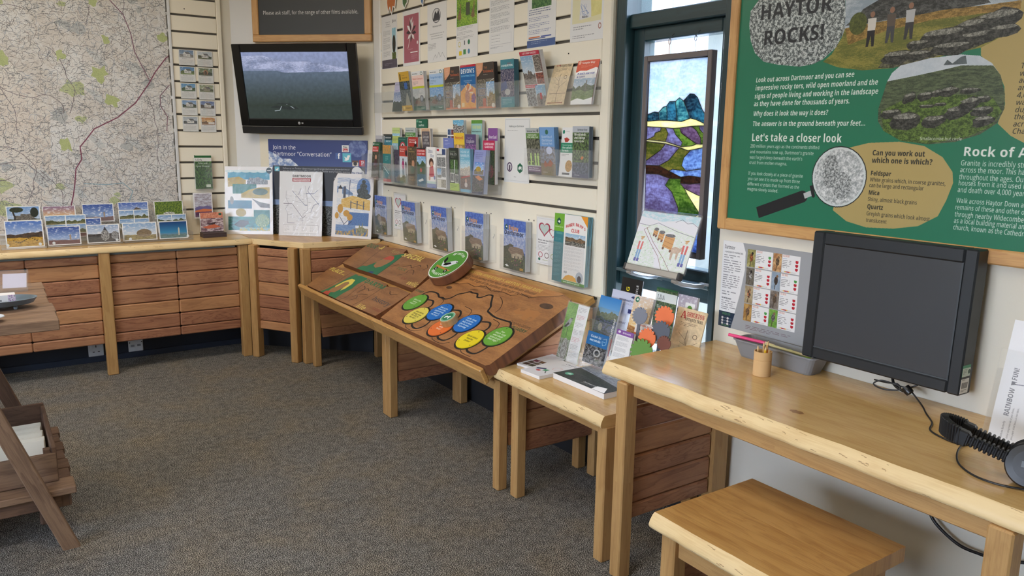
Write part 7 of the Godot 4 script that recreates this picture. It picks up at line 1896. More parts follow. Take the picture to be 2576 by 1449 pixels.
	for q in [["b1", "pale lime leaflet in the back step of the rack", -4.233, 1.423, 0.1], ["b2", "grey and green leaflet in the back step of the rack", -4.052, 1.423, 0.125], ["grid", "white leaflet with nine small pictures in the back step", -3.576, 1.419, 0.115], ["nature", "teal and lime leaflet in the back step beside the yellow one", -3.344, 1.458, 0.1], ["nowel", "purple topped leaflet at the window end of the back step", -3.199, 1.42, 0.082]]:
		leaf(q[0], q[1], q[2], q[3] - 0.205, T, q[4], 0.205, 0, 0.014, g2)
	notice("free_leaflets_sign", "small green sign reading Free Leaflets clipped above the stepped rack", "sign", cover_sized("free", 130, 60), Vector3(-3.956, 1.422, -2.083), 0, 0.13, 0.048, "", 0.002)
	# stepped rack
	var r = thing("leaflet_rack", "long clear stepped leaflet rack full of leaflets below the upper tray", "rack", Vector3(0, 1.1, 0))
	var x0 := -4.29
	var x1 := -3.155
	bar("base", Vector3(x0, 0.006, -2.089), Vector3(x1, 0.009, -1.978), acrylic, r, 0.0)
	bar("front", Vector3(x0, 0.009, -1.981), Vector3(x1, 0.12, -1.978), acrylic, r, 0.0)
	bar("middle_front", Vector3(x0, 0.12, -2.024), Vector3(x1, 0.20, -2.0215), acrylic, r, 0.0)
	bar("back", Vector3(x0, 0.009, -2.0885), Vector3(x1, 0.30, -2.086), acrylic, r, 0.0)
	for x in [x0, x1]:
		bar("side", Vector3(x - 0.0015, 0.009, -2.086), Vector3(x + 0.0015, 0.19, -1.981), acrylic, r, 0.0)
	for x in [-4.155, -4.045, -3.944, -3.838, -3.73, -3.62, -3.50, -3.382, -3.276]:
		bar("divider", Vector3(x - 0.001, 0.009, -2.02), Vector3(x + 0.001, 0.14, -1.981), acrylic, r, 0.0)
	var r2 = thing("leaflet_holder", "clear corner pocket beside the stepped rack with the Haldon leaflet", "holder", Vector3(0, 1.118, 0))
	bar("base", Vector3(-4.55, 0, -2.08), Vector3(-4.31, 0.003, -1.98), acrylic, r2, 0.0)
	bar("front", Vector3(-4.55, 0.003, -1.983), Vector3(-4.31, 0.10, -1.98), acrylic, r2, 0.0)
	bar("back", Vector3(-4.55, 0.003, -2.08), Vector3(-4.31, 0.17, -2.078), acrylic, r2, 0.0)
	for x in [-4.55, -4.44, -4.31]: bar("side", Vector3(x - 0.001, 0.003, -2.078), Vector3(x + 0.001, 0.15, -1.983), acrylic, r2, 0.0)
	# third tray
	var g3 := "leaflets in the short tray by the window"
	leaf("wray", "Wray Valley Trail leaflet with lime cyclist silhouettes in the short tray", -2.847, 1.219, z, 0.1, 0.202, 7.8, 0.006, g3)
	leaf("butterflies", "pale blue Butterflies of Dartmoor leaflet in the short tray", -2.746, 1.22, z, 0.106, 0.204, 6.7, 0.024, g3, 0.0, Color(0.45, 0.6, 0.75))
	leaf("forests", "white and green leaflet about the nation's forests in the short tray", -2.632, 1.22, z, 0.09, 0.203, -5.7, 0.006, g3)
	leaf("woodland", "Woodlands and Valleys spotters guide leaflet in the short tray", -2.529, 1.22, z + 0.002, 0.105, 0.207, 1.4, 0.022, g3, 0.0, Color(0.4, 0.45, 0.5))
	tray("short clear acrylic tray of leaflets beside the window", -2.905, -2.45, 1.214, 0.118, 0.05, [-2.69])
	# Walking on Dartmoor
	var p := Pr.new(self, 240, 345, rgb(240, 241, 241))
	p.text("Walking on Dartmoor", 0.18, 0.14, 0.026, rgb(70, 80, 86), "sans", 0.6)
	p.small(0.12, 0.19, 0.78, 0.02, 1, rgb(130, 130, 136), 1.0)
	p.ell(0.22, 0.76, 0.11, 0.075, rgb(84, 60, 100)); p.ell(0.22, 0.76, 0.08, 0.055, rgb(230, 228, 232)); p.rect(0.19, 0.73, 0.06, 0.08, rgb(90, 80, 100))
	p.poly([0.54, 0.73, 0.64, 0.69, 0.74, 0.73, 0.74, 0.81, 0.64, 0.85, 0.54, 0.81], rgb(40, 110, 84)); p.poly([0.57, 0.77, 0.62, 0.74, 0.70, 0.745, 0.70, 0.8, 0.66, 0.78, 0.6, 0.8], rgb(240, 244, 242))
	p.small(0.4, 0.91, 0.2, 0.02, 1, rgb(110, 110, 116))
	p.line([0.03, 0.02, 0.97, 0.02, 0.97, 0.97, 0.03, 0.97, 0.03, 0.02], 0.006, rgb(190, 194, 196))
	notice("wall_notice", "white Walking on Dartmoor notice with two emblems below the upper tray", "notice", put(p), Vector3(-3.035, 1.172, -2.0885), 0, 0.203, 0.294, "", 0.0015)

func cover_sized(k: String, w: int, h: int) -> Array:
	var p := Pr.new(self, w, h, rgb(34, 110, 84))
	p.ell(0.1, 0.25, 0.07, 0.14, rgb(120, 190, 160))
	p.text("Free", 0.22, 0.42, 0.24, Color.WHITE, "bold", 0.3)
	p.text("Leaflets", 0.22, 0.82, 0.24, Color.WHITE, "bold", 0.5)
	return put(p)

func tray(label: String, x0: float, x1: float, y: float, lip: float, d: float, cuts: Array):
	var o = thing("leaflet_tray", label, "tray", Vector3(0, y, -2.089))
	bar("base", Vector3(x0, 0, 0), Vector3(x1, 0.003, d), acrylic, o, 0.0)
	bar("front", Vector3(x0, 0.003, d - 0.003), Vector3(x1, lip, d), acrylic, o, 0.0)
	bar("back", Vector3(x0, 0.003, 0.0), Vector3(x1, 0.16, 0.003), acrylic, o, 0.0)
	for x in [x0, x1] + cuts:
		bar("side", Vector3(x - 0.0015, 0.003, 0.003), Vector3(x + 0.0015, lip, d - 0.003), acrylic, o, 0.0)

# ---------------------------------------------------------------- pockets with the magazine
func build_magazine_pockets():
	var p := Pr.new(self, 300, 410, rgb(90, 120, 200))
	p.tex(p.box(0, 0, 1, 1), rgb(110, 140, 214), rgb(66, 96, 184), 1, 1, 1, 2.0)
	p.tex(p.box(0, 0.215, 1, 0.41), rgb(206, 214, 236), rgb(124, 152, 212), 1, 1.5, 1.5, 2.0)
	p.tex(PackedVector2Array(p.v2([0, 0.56, 0.2, 0.52, 0.3, 0.48, 0.42, 0.5, 0.45, 0.56, 0.9, 0.58, 1, 0.7, 1, 1, 0, 1])), rgb(80, 96, 56), rgb(30, 42, 26), 1, 3, 3, 2.4)
	p.tex(PackedVector2Array(p.v2([0.2, 0.62, 0.3, 0.54, 0.6, 0.53, 0.88, 0.55, 0.96, 0.68, 0.86, 0.67, 0.6, 0.65, 0.36, 0.7])), rgb(160, 138, 112), rgb(118, 98, 78), 1, 1, 6, 2.0)
	p.tex(PackedVector2Array(p.v2([0.36, 0.7, 0.6, 0.65, 0.88, 0.67, 0.88, 0.8, 0.4, 0.82])), rgb(214, 200, 170), rgb(170, 154, 124), 1)
	for q in [[0.5, 0.72], [0.66, 0.71], [0.8, 0.72]]: p.rect(q[0], q[1], 0.05, 0.05, rgb(60, 56, 54))
	p.rect(0.27, 0.49, 0.05, 0.06, rgb(90, 80, 70)); p.rect(0.42, 0.5, 0.04, 0.05, rgb(90, 80, 70))
	p.tex(p.box(0, 0.76, 1, 0.24), rgb(96, 112, 60), rgb(24, 34, 22), 1, 4, 4, 2.6)
	for i in 14: p.ell(0.35 + 0.5 * p.r.randf(), 0.75 + 0.16 * p.r.randf(), 0.012, 0.012, [rgb(190, 70, 130), rgb(206, 206, 90)][i % 2])
	p.text("Enjoy", 0.22, 0.205, 0.085, rgb(246, 172, 60), "bold", 0.46)
	p.text("Dartmoor", 0.02, 0.31, 0.09, rgb(34, 36, 60), "bold", 0.9)
	p.poly([0.06, 0.13, 0.125, 0.1, 0.19, 0.13, 0.19, 0.18, 0.125, 0.21, 0.06, 0.18], rgb(30, 90, 76)); p.poly([0.09, 0.16, 0.12, 0.135, 0.16, 0.14, 0.155, 0.175, 0.13, 0.165], Color.WHITE)
	p.small(0.04, 0.335, 0.86, 0.014, 1, rgb(50, 54, 90), 1.0)
	p.rect(0.76, 0.94, 0.15, 0.045, rgb(236, 176, 40)); p.text("FREE", 0.775, 0.975, 0.022, rgb(90, 60, 10), "bold", 0.12)
	p.poly([0.06, 0.93, 0.16, 0.91, 0.26, 0.95, 0.14, 0.96], Color.WHITE)
	var mag := put(p)
	var xs := [[-4.432, 0.784, 0.165, 2.4], [-4.042, 0.779, 0.170, 8.0], [-3.690, 0.778, 0.167, 6.0], [-3.345, 0.776, 0.172, 0.6], [-2.989, 0.772, 0.177, 0.3]]
	var which := ["nearest the corner", "beside the first heart notice", "third from the corner", "fourth from the corner, above the round sign", "last of five, beside the second heart notice"]
	for i in 5:
		var q: Array = xs[i]
		var z := -2.052
		var lean := atan(tan(deg_to_rad(q[3])) * z / q[0])
		stack("magazine_stack", "Enjoy Dartmoor magazines on the wall, %s" % which[i], mag, Vector3(q[0], q[1], z), 0, q[2], 0.232, 0.028, lean, "magazine", "Enjoy Dartmoor magazines", 0.0, Color(0.86, 0.87, 0.88), 0.03)
		var h = thing("magazine_pocket", "clear pocket of Enjoy Dartmoor magazines, %s" % which[i], "pocket", Vector3(q[0], q[1] - 0.006, -2.089), 0, "magazine pockets")
		var w: float = q[2] / 2 + 0.008
		bar("base", Vector3(-w, 0, 0), Vector3(w + 0.03, 0.003, 0.055), acrylic, h, 0.0)
		bar("front", Vector3(-w, 0.003, 0.0525), Vector3(w, 0.165, 0.055), acrylic, h, 0.0)
		bar("back", Vector3(-w, 0.003, 0.0), Vector3(w + 0.055, 0.185, 0.0025), acrylic, h, 0.0)
		for x in [-w, w]: bar("side", Vector3(x - 0.001, 0.003, 0.0025), Vector3(x + 0.001, 0.165, 0.0525), acrylic, h, 0.0)
		var hk := G.new()
		var pts := []
		for k in 9: pts.append(Vector3(w + 0.035 + 0.006 * sin(k * 0.7), 0.145 - 0.003 * k, 0.004))
		hk.tube(pts, 0.0008, 5)
		part("hook", hk.mesh(), mat(rgb(120, 120, 124), 0.3, 0.8), h)
	# heart notices
	for i in 2:
		var n := Pr.new(self, 170, 250, rgb(240, 240, 240))
		n.line([0.04, 0.03, 0.96, 0.03, 0.96, 0.97, 0.04, 0.97, 0.04, 0.03], 0.008, rgb(190, 190, 194))
		for c in [[0.36, 0.24, 0.26], [0.74, 0.30, 0.17]]:
			for k in [[1.0, rgb(176, 50, 76)], [0.8, rgb(196, 214, 210) if c[2] > 0.2 else rgb(246, 246, 246)]]:
				var s: float = c[2] * k[0]
				var hp := []
				for a in 30:
					var u := TAU * a / 30
					hp.append(c[0] + s * 0.062 * 16 * pow(sin(u), 3) / 1.0)
					hp.append(c[1] - s * 0.04 * (13 * cos(u) - 5 * cos(2 * u) - 2 * cos(3 * u) - cos(4 * u)))
				n.poly(hp, k[1])
		n.text("Please take your litter home", 0.08, 0.50, 0.026, rgb(60, 60, 66), "bold", 0.84)
		n.text("and recycle it.", 0.08, 0.55, 0.026, rgb(60, 60, 66), "bold", 0.42)
		n.small(0.08, 0.59, 0.6, 0.14, 5, rgb(110, 110, 116))
		for k in 3: n.ell(0.2 + 0.28 * k, 0.8, 0.1, 0.06, [rgb(176, 50, 76), rgb(90, 60, 60), rgb(150, 160, 70)][k]); n.ell(0.2 + 0.28 * k, 0.8, 0.08, 0.047, rgb(242, 242, 242))
		n.ell(0.15, 0.9, 0.05, 0.03, rgb(40, 110, 90)); n.small(0.3, 0.9, 0.5, 0.03, 1, rgb(150, 160, 90))
		var o = thing("heart_notice", ["white litter notice with red heart outlines near the corner", "white litter notice with red heart outlines beside the ranger club leaflets"][i], "notice", Vector3([-4.234, -2.775][i], [0.83, 0.823][i], -2.0885))
		print_part("sheet", put(n), [0.155, 0.165][i], 0.21, o, at(0, 0, 0.007), 0.001)
		bar("holder", Vector3(-0.088, -0.004, 0.0), Vector3(0.088, 0.218, 0.005), acrylic, o, 0.0)
	# ranger club
	var r := Pr.new(self, 330, 420, rgb(244, 243, 240))
	r.rect(0, 0, 0.31, 1, rgb(120, 184, 60)); r.rect(0, 0.26, 0.31, 0.74, rgb(60, 130, 140))
	for i in 9: r.small(0.05, 0.36 + 0.065 * i, 0.22, 0.045, 4, rgb(170, 206, 206))
	r.poly([0.08, 0.09, 0.14, 0.06, 0.2, 0.09, 0.2, 0.14, 0.14, 0.17, 0.08, 0.14], rgb(30, 90, 76)); r.poly([0.1, 0.12, 0.14, 0.1, 0.18, 0.11, 0.17, 0.14], Color.WHITE)
	r.text("dartmoor.gov.uk", 0.03, 0.2, 0.014, Color.WHITE, "bold", 0.25)
	r.rect(0.07, 0.27, 0.2, 0.03, rgb(90, 160, 160)); r.poly([0.8, 0, 1, 0, 1, 0.15], rgb(240, 160, 50))
	var s := "RANGER RALPH'S"
	for i in s.length(): r.text(s[i], 0.355 + 0.0425 * i, 0.20 - 0.05 * sin(PI * (i + 0.5) / s.length()), 0.042, rgb(206, 44, 50), "bold")
	r.text("CLUB", 0.53, 0.245, 0.05, rgb(206, 44, 50), "bold", 0.24)
	r.photo(0.36, 0.27, 0.6, 0.17, rgb(150, 190, 220), rgb(220, 228, 232), 0.1, [[0.6, 0.4, rgb(150, 120, 90), rgb(90, 76, 60)], [0.35, 0.2, rgb(170, 170, 160), rgb(50, 50, 48)]])
	for i in 7: r.small(0.36, 0.465 + 0.05 * i, 0.58, 0.038, 4, rgb(150, 150, 150))
	r.text("Ralph", 0.36, 0.845, 0.028, rgb(60, 60, 66), "serif", 0.1, 0.3)
	r.poly([0.34, 0.95, 0.42, 0.89, 0.52, 0.865, 0.64, 0.87, 0.74, 0.9, 0.78, 0.95], rgb(242, 178, 60)); r.ell(0.84, 0.88, 0.11, 0.085, rgb(180, 190, 200)); r.ell(0.84, 0.9, 0.06, 0.05, rgb(50, 50, 54))
	r.rect(0.31, 0.955, 0.69, 0.045, rgb(90, 150, 60)); r.text("www.dartmoor.gov.uk", 0.36, 0.985, 0.02, Color.WHITE, "bold", 0.5)
	stack("leaflet_stack", "large RANGER RALPH'S CLUB sheets in a clear pocket beside the window", put(r), Vector3(-2.585, 0.772, -2.05), 0, 0.222, 0.292, 0.022, -0.035, "leaflet", "", 0.0, Color(0.5, 0.68, 0.74), 0.02)
	var h2 = thing("magazine_pocket", "large clear wall pocket for the ranger club sheets", "pocket", Vector3(-2.585, 0.766, -2.089))
	bar("base", Vector3(-0.118, 0, 0), Vector3(0.118, 0.003, 0.055), acrylic, h2, 0.0)
	bar("front", Vector3(-0.118, 0.003, 0.0525), Vector3(0.118, 0.18, 0.055), acrylic, h2, 0.0)
	bar("back", Vector3(-0.118, 0.003, 0.0), Vector3(0.118, 0.29, 0.0025), acrylic, h2, 0.0)
	for x in [-0.118, 0.118]: bar("side", Vector3(x - 0.001, 0.003, 0.0025), Vector3(x + 0.001, 0.18, 0.0525), acrylic, h2, 0.0)
const BOARD := {
	"stone": [0.0338, 0.3135, 0.0196, 0.3433, 0.0185, 0.3842, 0.0236, 0.4339, 0.0338, 0.4732, 0.0518, 0.5019, 0.0802, 0.5148, 0.1183, 0.5250, 0.1415, 0.5209, 0.1575, 0.5090, 0.1780, 0.4777, 0.1883, 0.4323, 0.1878, 0.3854, 0.1851, 0.3516, 0.1798, 0.3237, 0.0979, 0.2806, 0.0537, 0.2896],
	"photo": [0.1833, 0.3181, 0.1882, 0.3922, 0.1847, 0.4551, 0.1710, 0.4971, 0.1578, 0.5160, 0.1829, 0.5347, 0.2220, 0.5478, 0.2671, 0.5466, 0.3086, 0.5329, 0.3475, 0.5201, 0.3784, 0.5116, 0.3973, 0.4931, 0.4132, 0.4593, 0.4189, 0.4104, 0.4192, 0.3829],
	"grass": [0.1891, 0.4291, 0.2246, 0.4231, 0.2772, 0.4183, 0.3256, 0.4109, 0.3781, 0.4116, 0.4182, 0.4103, 0.4132, 0.4593, 0.3973, 0.4931, 0.3784, 0.5116, 0.3475, 0.5201, 0.3086, 0.5329, 0.2671, 0.5466, 0.2220, 0.5478, 0.1829, 0.5347, 0.1578, 0.5160, 0.1710, 0.4971, 0.1847, 0.4551],
	"tor": [0.1888, 0.4223, 0.2066, 0.3996, 0.2150, 0.3819, 0.2359, 0.3644, 0.2563, 0.3507, 0.3686, 0.3748, 0.3835, 0.4072, 0.3412, 0.4145, 0.2855, 0.4170, 0.2245, 0.4214],
	"rocks": [0.2448, 0.5439, 0.2565, 0.5129, 0.2855, 0.5061, 0.2982, 0.4940, 0.3147, 0.4967, 0.3242, 0.4679, 0.3436, 0.4536, 0.3580, 0.4418, 0.3835, 0.4301, 0.4032, 0.4318, 0.4154, 0.4513, 0.4059, 0.4747, 0.3944, 0.4926, 0.3696, 0.5116, 0.3320, 0.5208, 0.3005, 0.5350, 0.2671, 0.5466],
	"hut": [0.2603, 0.5815, 0.2661, 0.5594, 0.2772, 0.5414, 0.3165, 0.5278, 0.3554, 0.5243, 0.3781, 0.5306, 0.3937, 0.5502, 0.4055, 0.5806, 0.4131, 0.6248, 0.4146, 0.6598, 0.4083, 0.6948, 0.3896, 0.7217, 0.3605, 0.7406, 0.3259, 0.7479, 0.2883, 0.7393, 0.2621, 0.7132, 0.2525, 0.6865, 0.2516, 0.6532],
	"hutland": [0.2603, 0.5815, 0.3025, 0.5697, 0.3419, 0.5571, 0.3570, 0.5514, 0.3955, 0.5563, 0.4055, 0.5806, 0.4131, 0.6248, 0.4146, 0.6598, 0.4083, 0.6948, 0.3896, 0.7217, 0.3605, 0.7406, 0.3259, 0.7479, 0.2883, 0.7393, 0.2621, 0.7132, 0.2525, 0.6865, 0.2516, 0.6532],
	"hutgrass": [0.2556, 0.6600, 0.2890, 0.6290, 0.3378, 0.6195, 0.3986, 0.6296, 0.4121, 0.6655, 0.4029, 0.7007, 0.3751, 0.7280, 0.3258, 0.7463, 0.2883, 0.7393, 0.2621, 0.7132],
	"tan": [0.1958, 0.9422, 0.2123, 0.7611, 0.2420, 0.7464, 0.2867, 0.7418, 0.3212, 0.7521, 0.3471, 0.7795, 0.3619, 0.8162, 0.3643, 0.8443, 0.3583, 0.8894, 0.3496, 0.9326, 0.3249, 0.9635, 0.2910, 0.9772, 0.2509, 0.9820, 0.2193, 0.9704],
	"tan2": [0.3784, 0.5116, 0.3973, 0.4931, 0.4132, 0.4593, 0.4189, 0.4104, 0.4171, 0.3824, 0.5000, 0.4052, 0.5211, 0.7228, 0.4421, 0.7413, 0.4255, 0.7242, 0.4090, 0.6948, 0.4147, 0.6510, 0.4113, 0.6073, 0.4021, 0.5716, 0.3795, 0.5308],
	"lens": [0.2000, 0.8482, 0.2435, 0.8438, 0.1954, 0.7583, 0.1577, 0.8893, 0.0611, 0.9727, 0.1421, 0.9024]}
const BOARD_TEXT := [
	["Look out across Dartmoor and you can see", 0.0386, 0.5637, 0.1711, 0.0145],
	["impressive rocky tors, wild open moorland and the", 0.0385, 0.5884, 0.2078, 0.0145],
	["signs of people living and working in the landscape", 0.0384, 0.6128, 0.2101, 0.0146],
	["as they have done for thousands of years.", 0.0380, 0.6369, 0.1688, 0.0146],
	["Why does it look the way it does?", 0.0384, 0.6678, 0.1349, 0.0147],
	["The answer is in the ground beneath your feet...", 0.0384, 0.6995, 0.1955, 0.0148],
	["Let's take a closer look", 0.0387, 0.7461, 0.1610, 0.0233],
	["280 million years ago as the continents shifted", 0.0377, 0.7669, 0.1271, 0.0094],
	["and mountains rose up, Dartmoor's granite", 0.0375, 0.7845, 0.1184, 0.0094],
	["was forged deep beneath the earth's", 0.0375, 0.8015, 0.0997, 0.0095],
	["crust from molten magma.", 0.0375, 0.8188, 0.0733, 0.0094],
	["If you look closely at a piece of granite", 0.0373, 0.8527, 0.1034, 0.0095],
	["you can see it is made up from three", 0.0370, 0.8698, 0.0991, 0.0095],
	["different crystals that formed as the", 0.0370, 0.8873, 0.0988, 0.0095],
	["magma slowly cooled.", 0.0373, 0.9037, 0.0610, 0.0096],
	["Can you work out", 0.2493, 0.7800, 0.0746, 0.0142],
	["which one is which?", 0.2495, 0.8005, 0.0851, 0.0143],
	["Feldspar", 0.2495, 0.8353, 0.0301, 0.0122],
	["White grains which, in coarse granites,", 0.2495, 0.8525, 0.1055, 0.0102],
	["can be large and rectangular", 0.2491, 0.8684, 0.0779, 0.0103],
	["Mica", 0.2491, 0.8891, 0.0167, 0.0123],
	["Shiny, almost black grains", 0.2493, 0.9071, 0.0707, 0.0103],
	["Quartz", 0.2493, 0.9280, 0.0242, 0.0124],
	["Greyish grains which look almost", 0.2490, 0.9473, 0.0907, 0.0104],
	["translucent", 0.2494, 0.9657, 0.0309, 0.0104],
	["Smallacombe hut circle", 0.3134, 0.7371, 0.0550, 0.0084],
	["Rock of Ages", 0.3718, 0.7750, 0.1038, 0.0231],
	["Granite is incredibly strong", 0.3709, 0.7983, 0.0875, 0.0124],
	["across the moor. This has m", 0.3708, 0.8154, 0.0875, 0.0124],
	["throughout the ages. Our Br", 0.3710, 0.8332, 0.0875, 0.0124],
	["houses from it and used it in", 0.3709, 0.8498, 0.0875, 0.0125],
	["and death over 4,000 years a", 0.3708, 0.8661, 0.0875, 0.0124],
	["Walk across Haytor Down and", 0.3709, 0.8939, 0.0875, 0.0125],
	["remains of these and other old", 0.3706, 0.9113, 0.0875, 0.0125],
	["through nearby Widecombe a", 0.3709, 0.9288, 0.0875, 0.0126],
	["as a local building material and", 0.3708, 0.9454, 0.0875, 0.0126],
	["church, known as the Cathedra", 0.3708, 0.9623, 0.0875, 0.0126],
	["HAYTOR", 0.0378, 0.3752, 0.1278, 0.0447],
	["ROCKS!", 0.0472, 0.4528, 0.1098, 0.0429]]

# ---------------------------------------------------------------- the green board
func stone(p: Pr, q: Array):
	var o := PackedVector2Array()
	var c := PackedVector2Array()
	for i in 11:
		var a := TAU * i / 11
		var k := p.r.randf_range(0.8, 1.1)
		var v := Vector2(q[0] + q[2] * k * cos(a) - q[3] * 0.4 * sin(a), q[1] + q[3] * k * sin(a))
		o.append(v)
		c.append(Vector2(lerpf(v.x, q[0] - q[2] * 0.1, 0.2), lerpf(v.y, q[1] - q[3] * 0.75, 0.68)))
	p.tex(o, rgb(86, 86, 80), rgb(34, 36, 34), 1, 2, 3, 1.8)
	p.tex(c, rgb(164, 162, 152), rgb(92, 92, 86), 1, 3, 3, 2.0)

func build_green_board():
	var p := Pr.new(self, 2048, 1463, rgb(40, 122, 92))
	p.r.seed = 12
	var f := func(k: String) -> Array:
		var o: Array = BOARD[k].duplicate()
		for i in range(0, o.size(), 2): o[i] *= 2.0 / 1.4
		return o
	p.poly(f.call("tan2"), rgb(186, 164, 106))
	p.tex(p.v2(f.call("photo")), rgb(196, 204, 212), rgb(150, 164, 176), 2, 0.5, 1, 2.0)
	p.tex(p.v2(f.call("tor")), rgb(96, 98, 96), rgb(44, 46, 46), 1, 1, 2, 2.0)
	p.tex(p.v2(f.call("grass")), rgb(150, 142, 70), rgb(104, 108, 50), 2, 1, 4, 2.5)
	var gp := p.v2(f.call("grass"))
	p.tex(PackedVector2Array([gp[0], gp[1], gp[2], gp[3], gp[4], gp[5], Vector2(gp[5].x, 0.43), Vector2(0.45, 0.432), Vector2(0.36, 0.447), Vector2(0.28, 0.475), gp[0]]), rgb(176, 140, 76), rgb(120, 96, 50), 1, 1.5, 3, 2.2)
	p.tex(p.v2(f.call("rocks")), rgb(120, 116, 92), rgb(50, 52, 40), 1, 1.5, 2, 2.4)
	for q in [[0.565, 0.452, 0.045, 0.03], [0.52, 0.462, 0.03, 0.025], [0.47, 0.478, 0.05, 0.026], [0.535, 0.488, 0.035, 0.02], [0.575, 0.475, 0.028, 0.016], [0.425, 0.492, 0.024, 0.014], [0.49, 0.508, 0.04, 0.018], [0.385, 0.52, 0.032, 0.02], [0.43, 0.518, 0.026, 0.013]]: stone(p, q)
	p.tex(p.oval(0.298, 0.42, 0.019, 0.03), rgb(110, 116, 56), rgb(56, 66, 34), 1, 3, 3)
	for q in [[0.328, 0.40, rgb(220, 214, 206), rgb(34, 34, 40)], [0.368, 0.395, rgb(96, 84, 76), rgb(70, 72, 76)], [0.405, 0.39, rgb(190, 190, 192), rgb(60, 60, 64)]]:
		var x: float = q[0]; var y: float = q[1]
		p.ell(x, y, 0.005, 0.008, rgb(150, 110, 90))
		p.poly([x - 0.009, y + 0.01, x + 0.009, y + 0.01, x + 0.008, y + 0.042, x - 0.008, y + 0.042], q[2])
		p.poly([x - 0.008, y + 0.042, x + 0.008, y + 0.042, x + 0.008, y + 0.085, x + 0.003, y + 0.085, x, y + 0.055, x - 0.004, y + 0.085, x - 0.009, y + 0.085], q[3])
	p.tex(p.v2(f.call("hut")), rgb(214, 220, 226), rgb(190, 200, 210), 2)
	p.tex(p.v2(f.call("hutland")), rgb(104, 116, 84), rgb(60, 72, 56), 1, 1, 4, 1.6)
	p.tex(p.v2(f.call("hutgrass")), rgb(108, 134, 62), rgb(56, 76, 36), 1, 2, 3, 2.2)
	p.tex(PackedVector2Array([Vector2(0.478, 0.548), Vector2(0.484, 0.535), Vector2(0.494, 0.545), Vector2(0.508, 0.53), Vector2(0.516, 0.528), Vector2(0.52, 0.548)]), rgb(110, 120, 124), rgb(80, 90, 94), 1)
	for q in [[0.42, 0.627, 0.012, 0.016], [0.45, 0.624, 0.015, 0.013], [0.472, 0.618, 0.012, 0.01], [0.494, 0.614, 0.017, 0.013], [0.53, 0.614, 0.02, 0.008], [0.555, 0.635, 0.014, 0.009], [0.385, 0.668, 0.022, 0.014], [0.418, 0.688, 0.032, 0.026], [0.47, 0.69, 0.024, 0.018], [0.512, 0.668, 0.022, 0.02], [0.532, 0.648, 0.018, 0.02], [0.555, 0.665, 0.02, 0.014], [0.56, 0.69, 0.02, 0.016], [0.455, 0.65, 0.016, 0.005], [0.48, 0.646, 0.012, 0.005]]:
		stone(p, q)
	p.poly(f.call("tan"), rgb(186, 164, 106))
	p.tex(p.v2(f.call("stone")), rgb(214, 220, 218), rgb(70, 78, 80), 1, 3.0, 3.0, 2.2)
	# magnifier: rim, lens, handle
	var lx := 0.2 / 0.7
	p.line([0.0611 / 0.7, 0.9727, 0.1421 / 0.7, 0.91], 0.026, rgb(36, 38, 42))
	p.line([0.145 / 0.7, 0.908, 0.158 / 0.7, 0.897], 0.012, rgb(190, 194, 196))
	p.line([0.156 / 0.7, 0.875, 0.161 / 0.7, 0.905], 0.008, rgb(36, 38, 42))
	p.ell(lx, 0.845, 0.0635, 0.0885, rgb(30, 34, 36))
	p.ell(lx, 0.845, 0.0615, 0.0858, rgb(214, 222, 222))
	p.tex(p.oval(lx, 0.845, 0.057, 0.08), rgb(236, 238, 238), rgb(150, 156, 158), 1, 2.0, 2.0, 1.6)
	p.tex(p.oval(lx - 0.02, 0.83, 0.018, 0.05), rgb(210, 214, 214), rgb(90, 94, 96), 1, 4, 4, 2.2)
	p.tex(p.oval(lx + 0.01, 0.87, 0.022, 0.04), rgb(214, 218, 218), rgb(100, 104, 106), 1, 4, 4, 2.2)
	var white := rgb(236, 240, 234)
	var ink := rgb(40, 42, 40)
	var i := 0
	for q in BOARD_TEXT:
		var bold: bool = i < 7 or q[0] in ["Can you work out", "which one is which?", "Feldspar", "Mica", "Quartz", "Rock of Ages", "HAYTOR", "ROCKS!"]
		var c: Color = ink if i >= 15 and i <= 24 else white
		if q[0] == "HAYTOR" or q[0] == "ROCKS!": c = Color(rgb(40, 44, 50), 0.92)
		p.text(q[0], q[1] / 0.7, q[2], q[4], c, "bold" if bold else "sans", q[3] / 0.7, 0.12 if i < 6 or q[0].begins_with("Small") else 0.0)
		i += 1
	var y := 0.5672
	for s in ["Th", "wh", "and", "arch", "4,0", "was", "dug", "the l", "acros", "Challa"]:
		p.text(s, 0.4259 / 0.7, y, 0.012, ink, "sans", 0.0, 0.15)
		y += 0.01695
	var t = thing("information_board", "large green HAYTOR ROCKS information board in an oak frame above the screen", "information board", Vector3(-1.781, 1.125, -2.11))
	part("panel", box_mesh(Vector3(1.42, 1.02, 0.012), 0.0), mat(rgb(50, 60, 56), 0.6), t, at(0.7, 0.5, 0.012))
	print_part("printed_face", own(p, 0.32), 1.4, 1.0, t, at(0.7, 0, 0.0225), 0.003)
	bar("frame_side", Vector3(-0.036, -0.039, 0), Vector3(0, 1.039, 0.032), wood.oak, t, 0.004, 1)
	bar("frame_side", Vector3(1.4, -0.039, 0), Vector3(1.436, 1.039, 0.032), wood.oak, t, 0.004, 1)
	bar("frame_bottom", Vector3(0, -0.039, 0), Vector3(1.4, 0, 0.032), wood.oak, t, 0.004, 0)
	bar("frame_top", Vector3(0, 1.0, 0), Vector3(1.4, 1.039, 0.032), wood.oak, t, 0.004, 0)
	# moorland birds sheet
	p = Pr.new(self, 620, 440, rgb(168, 170, 174))
	p.r.seed = 77
	p.poly([0, 0, 0.2, 0, 0.23, 0.1, 0.235, 0.3, 0.2, 0.6, 0.13, 1, 0, 1], rgb(240, 240, 242))
	p.text("Dartmoor", 0.018, 0.09, 0.042, rgb(50, 52, 60), "sans", 0.105)
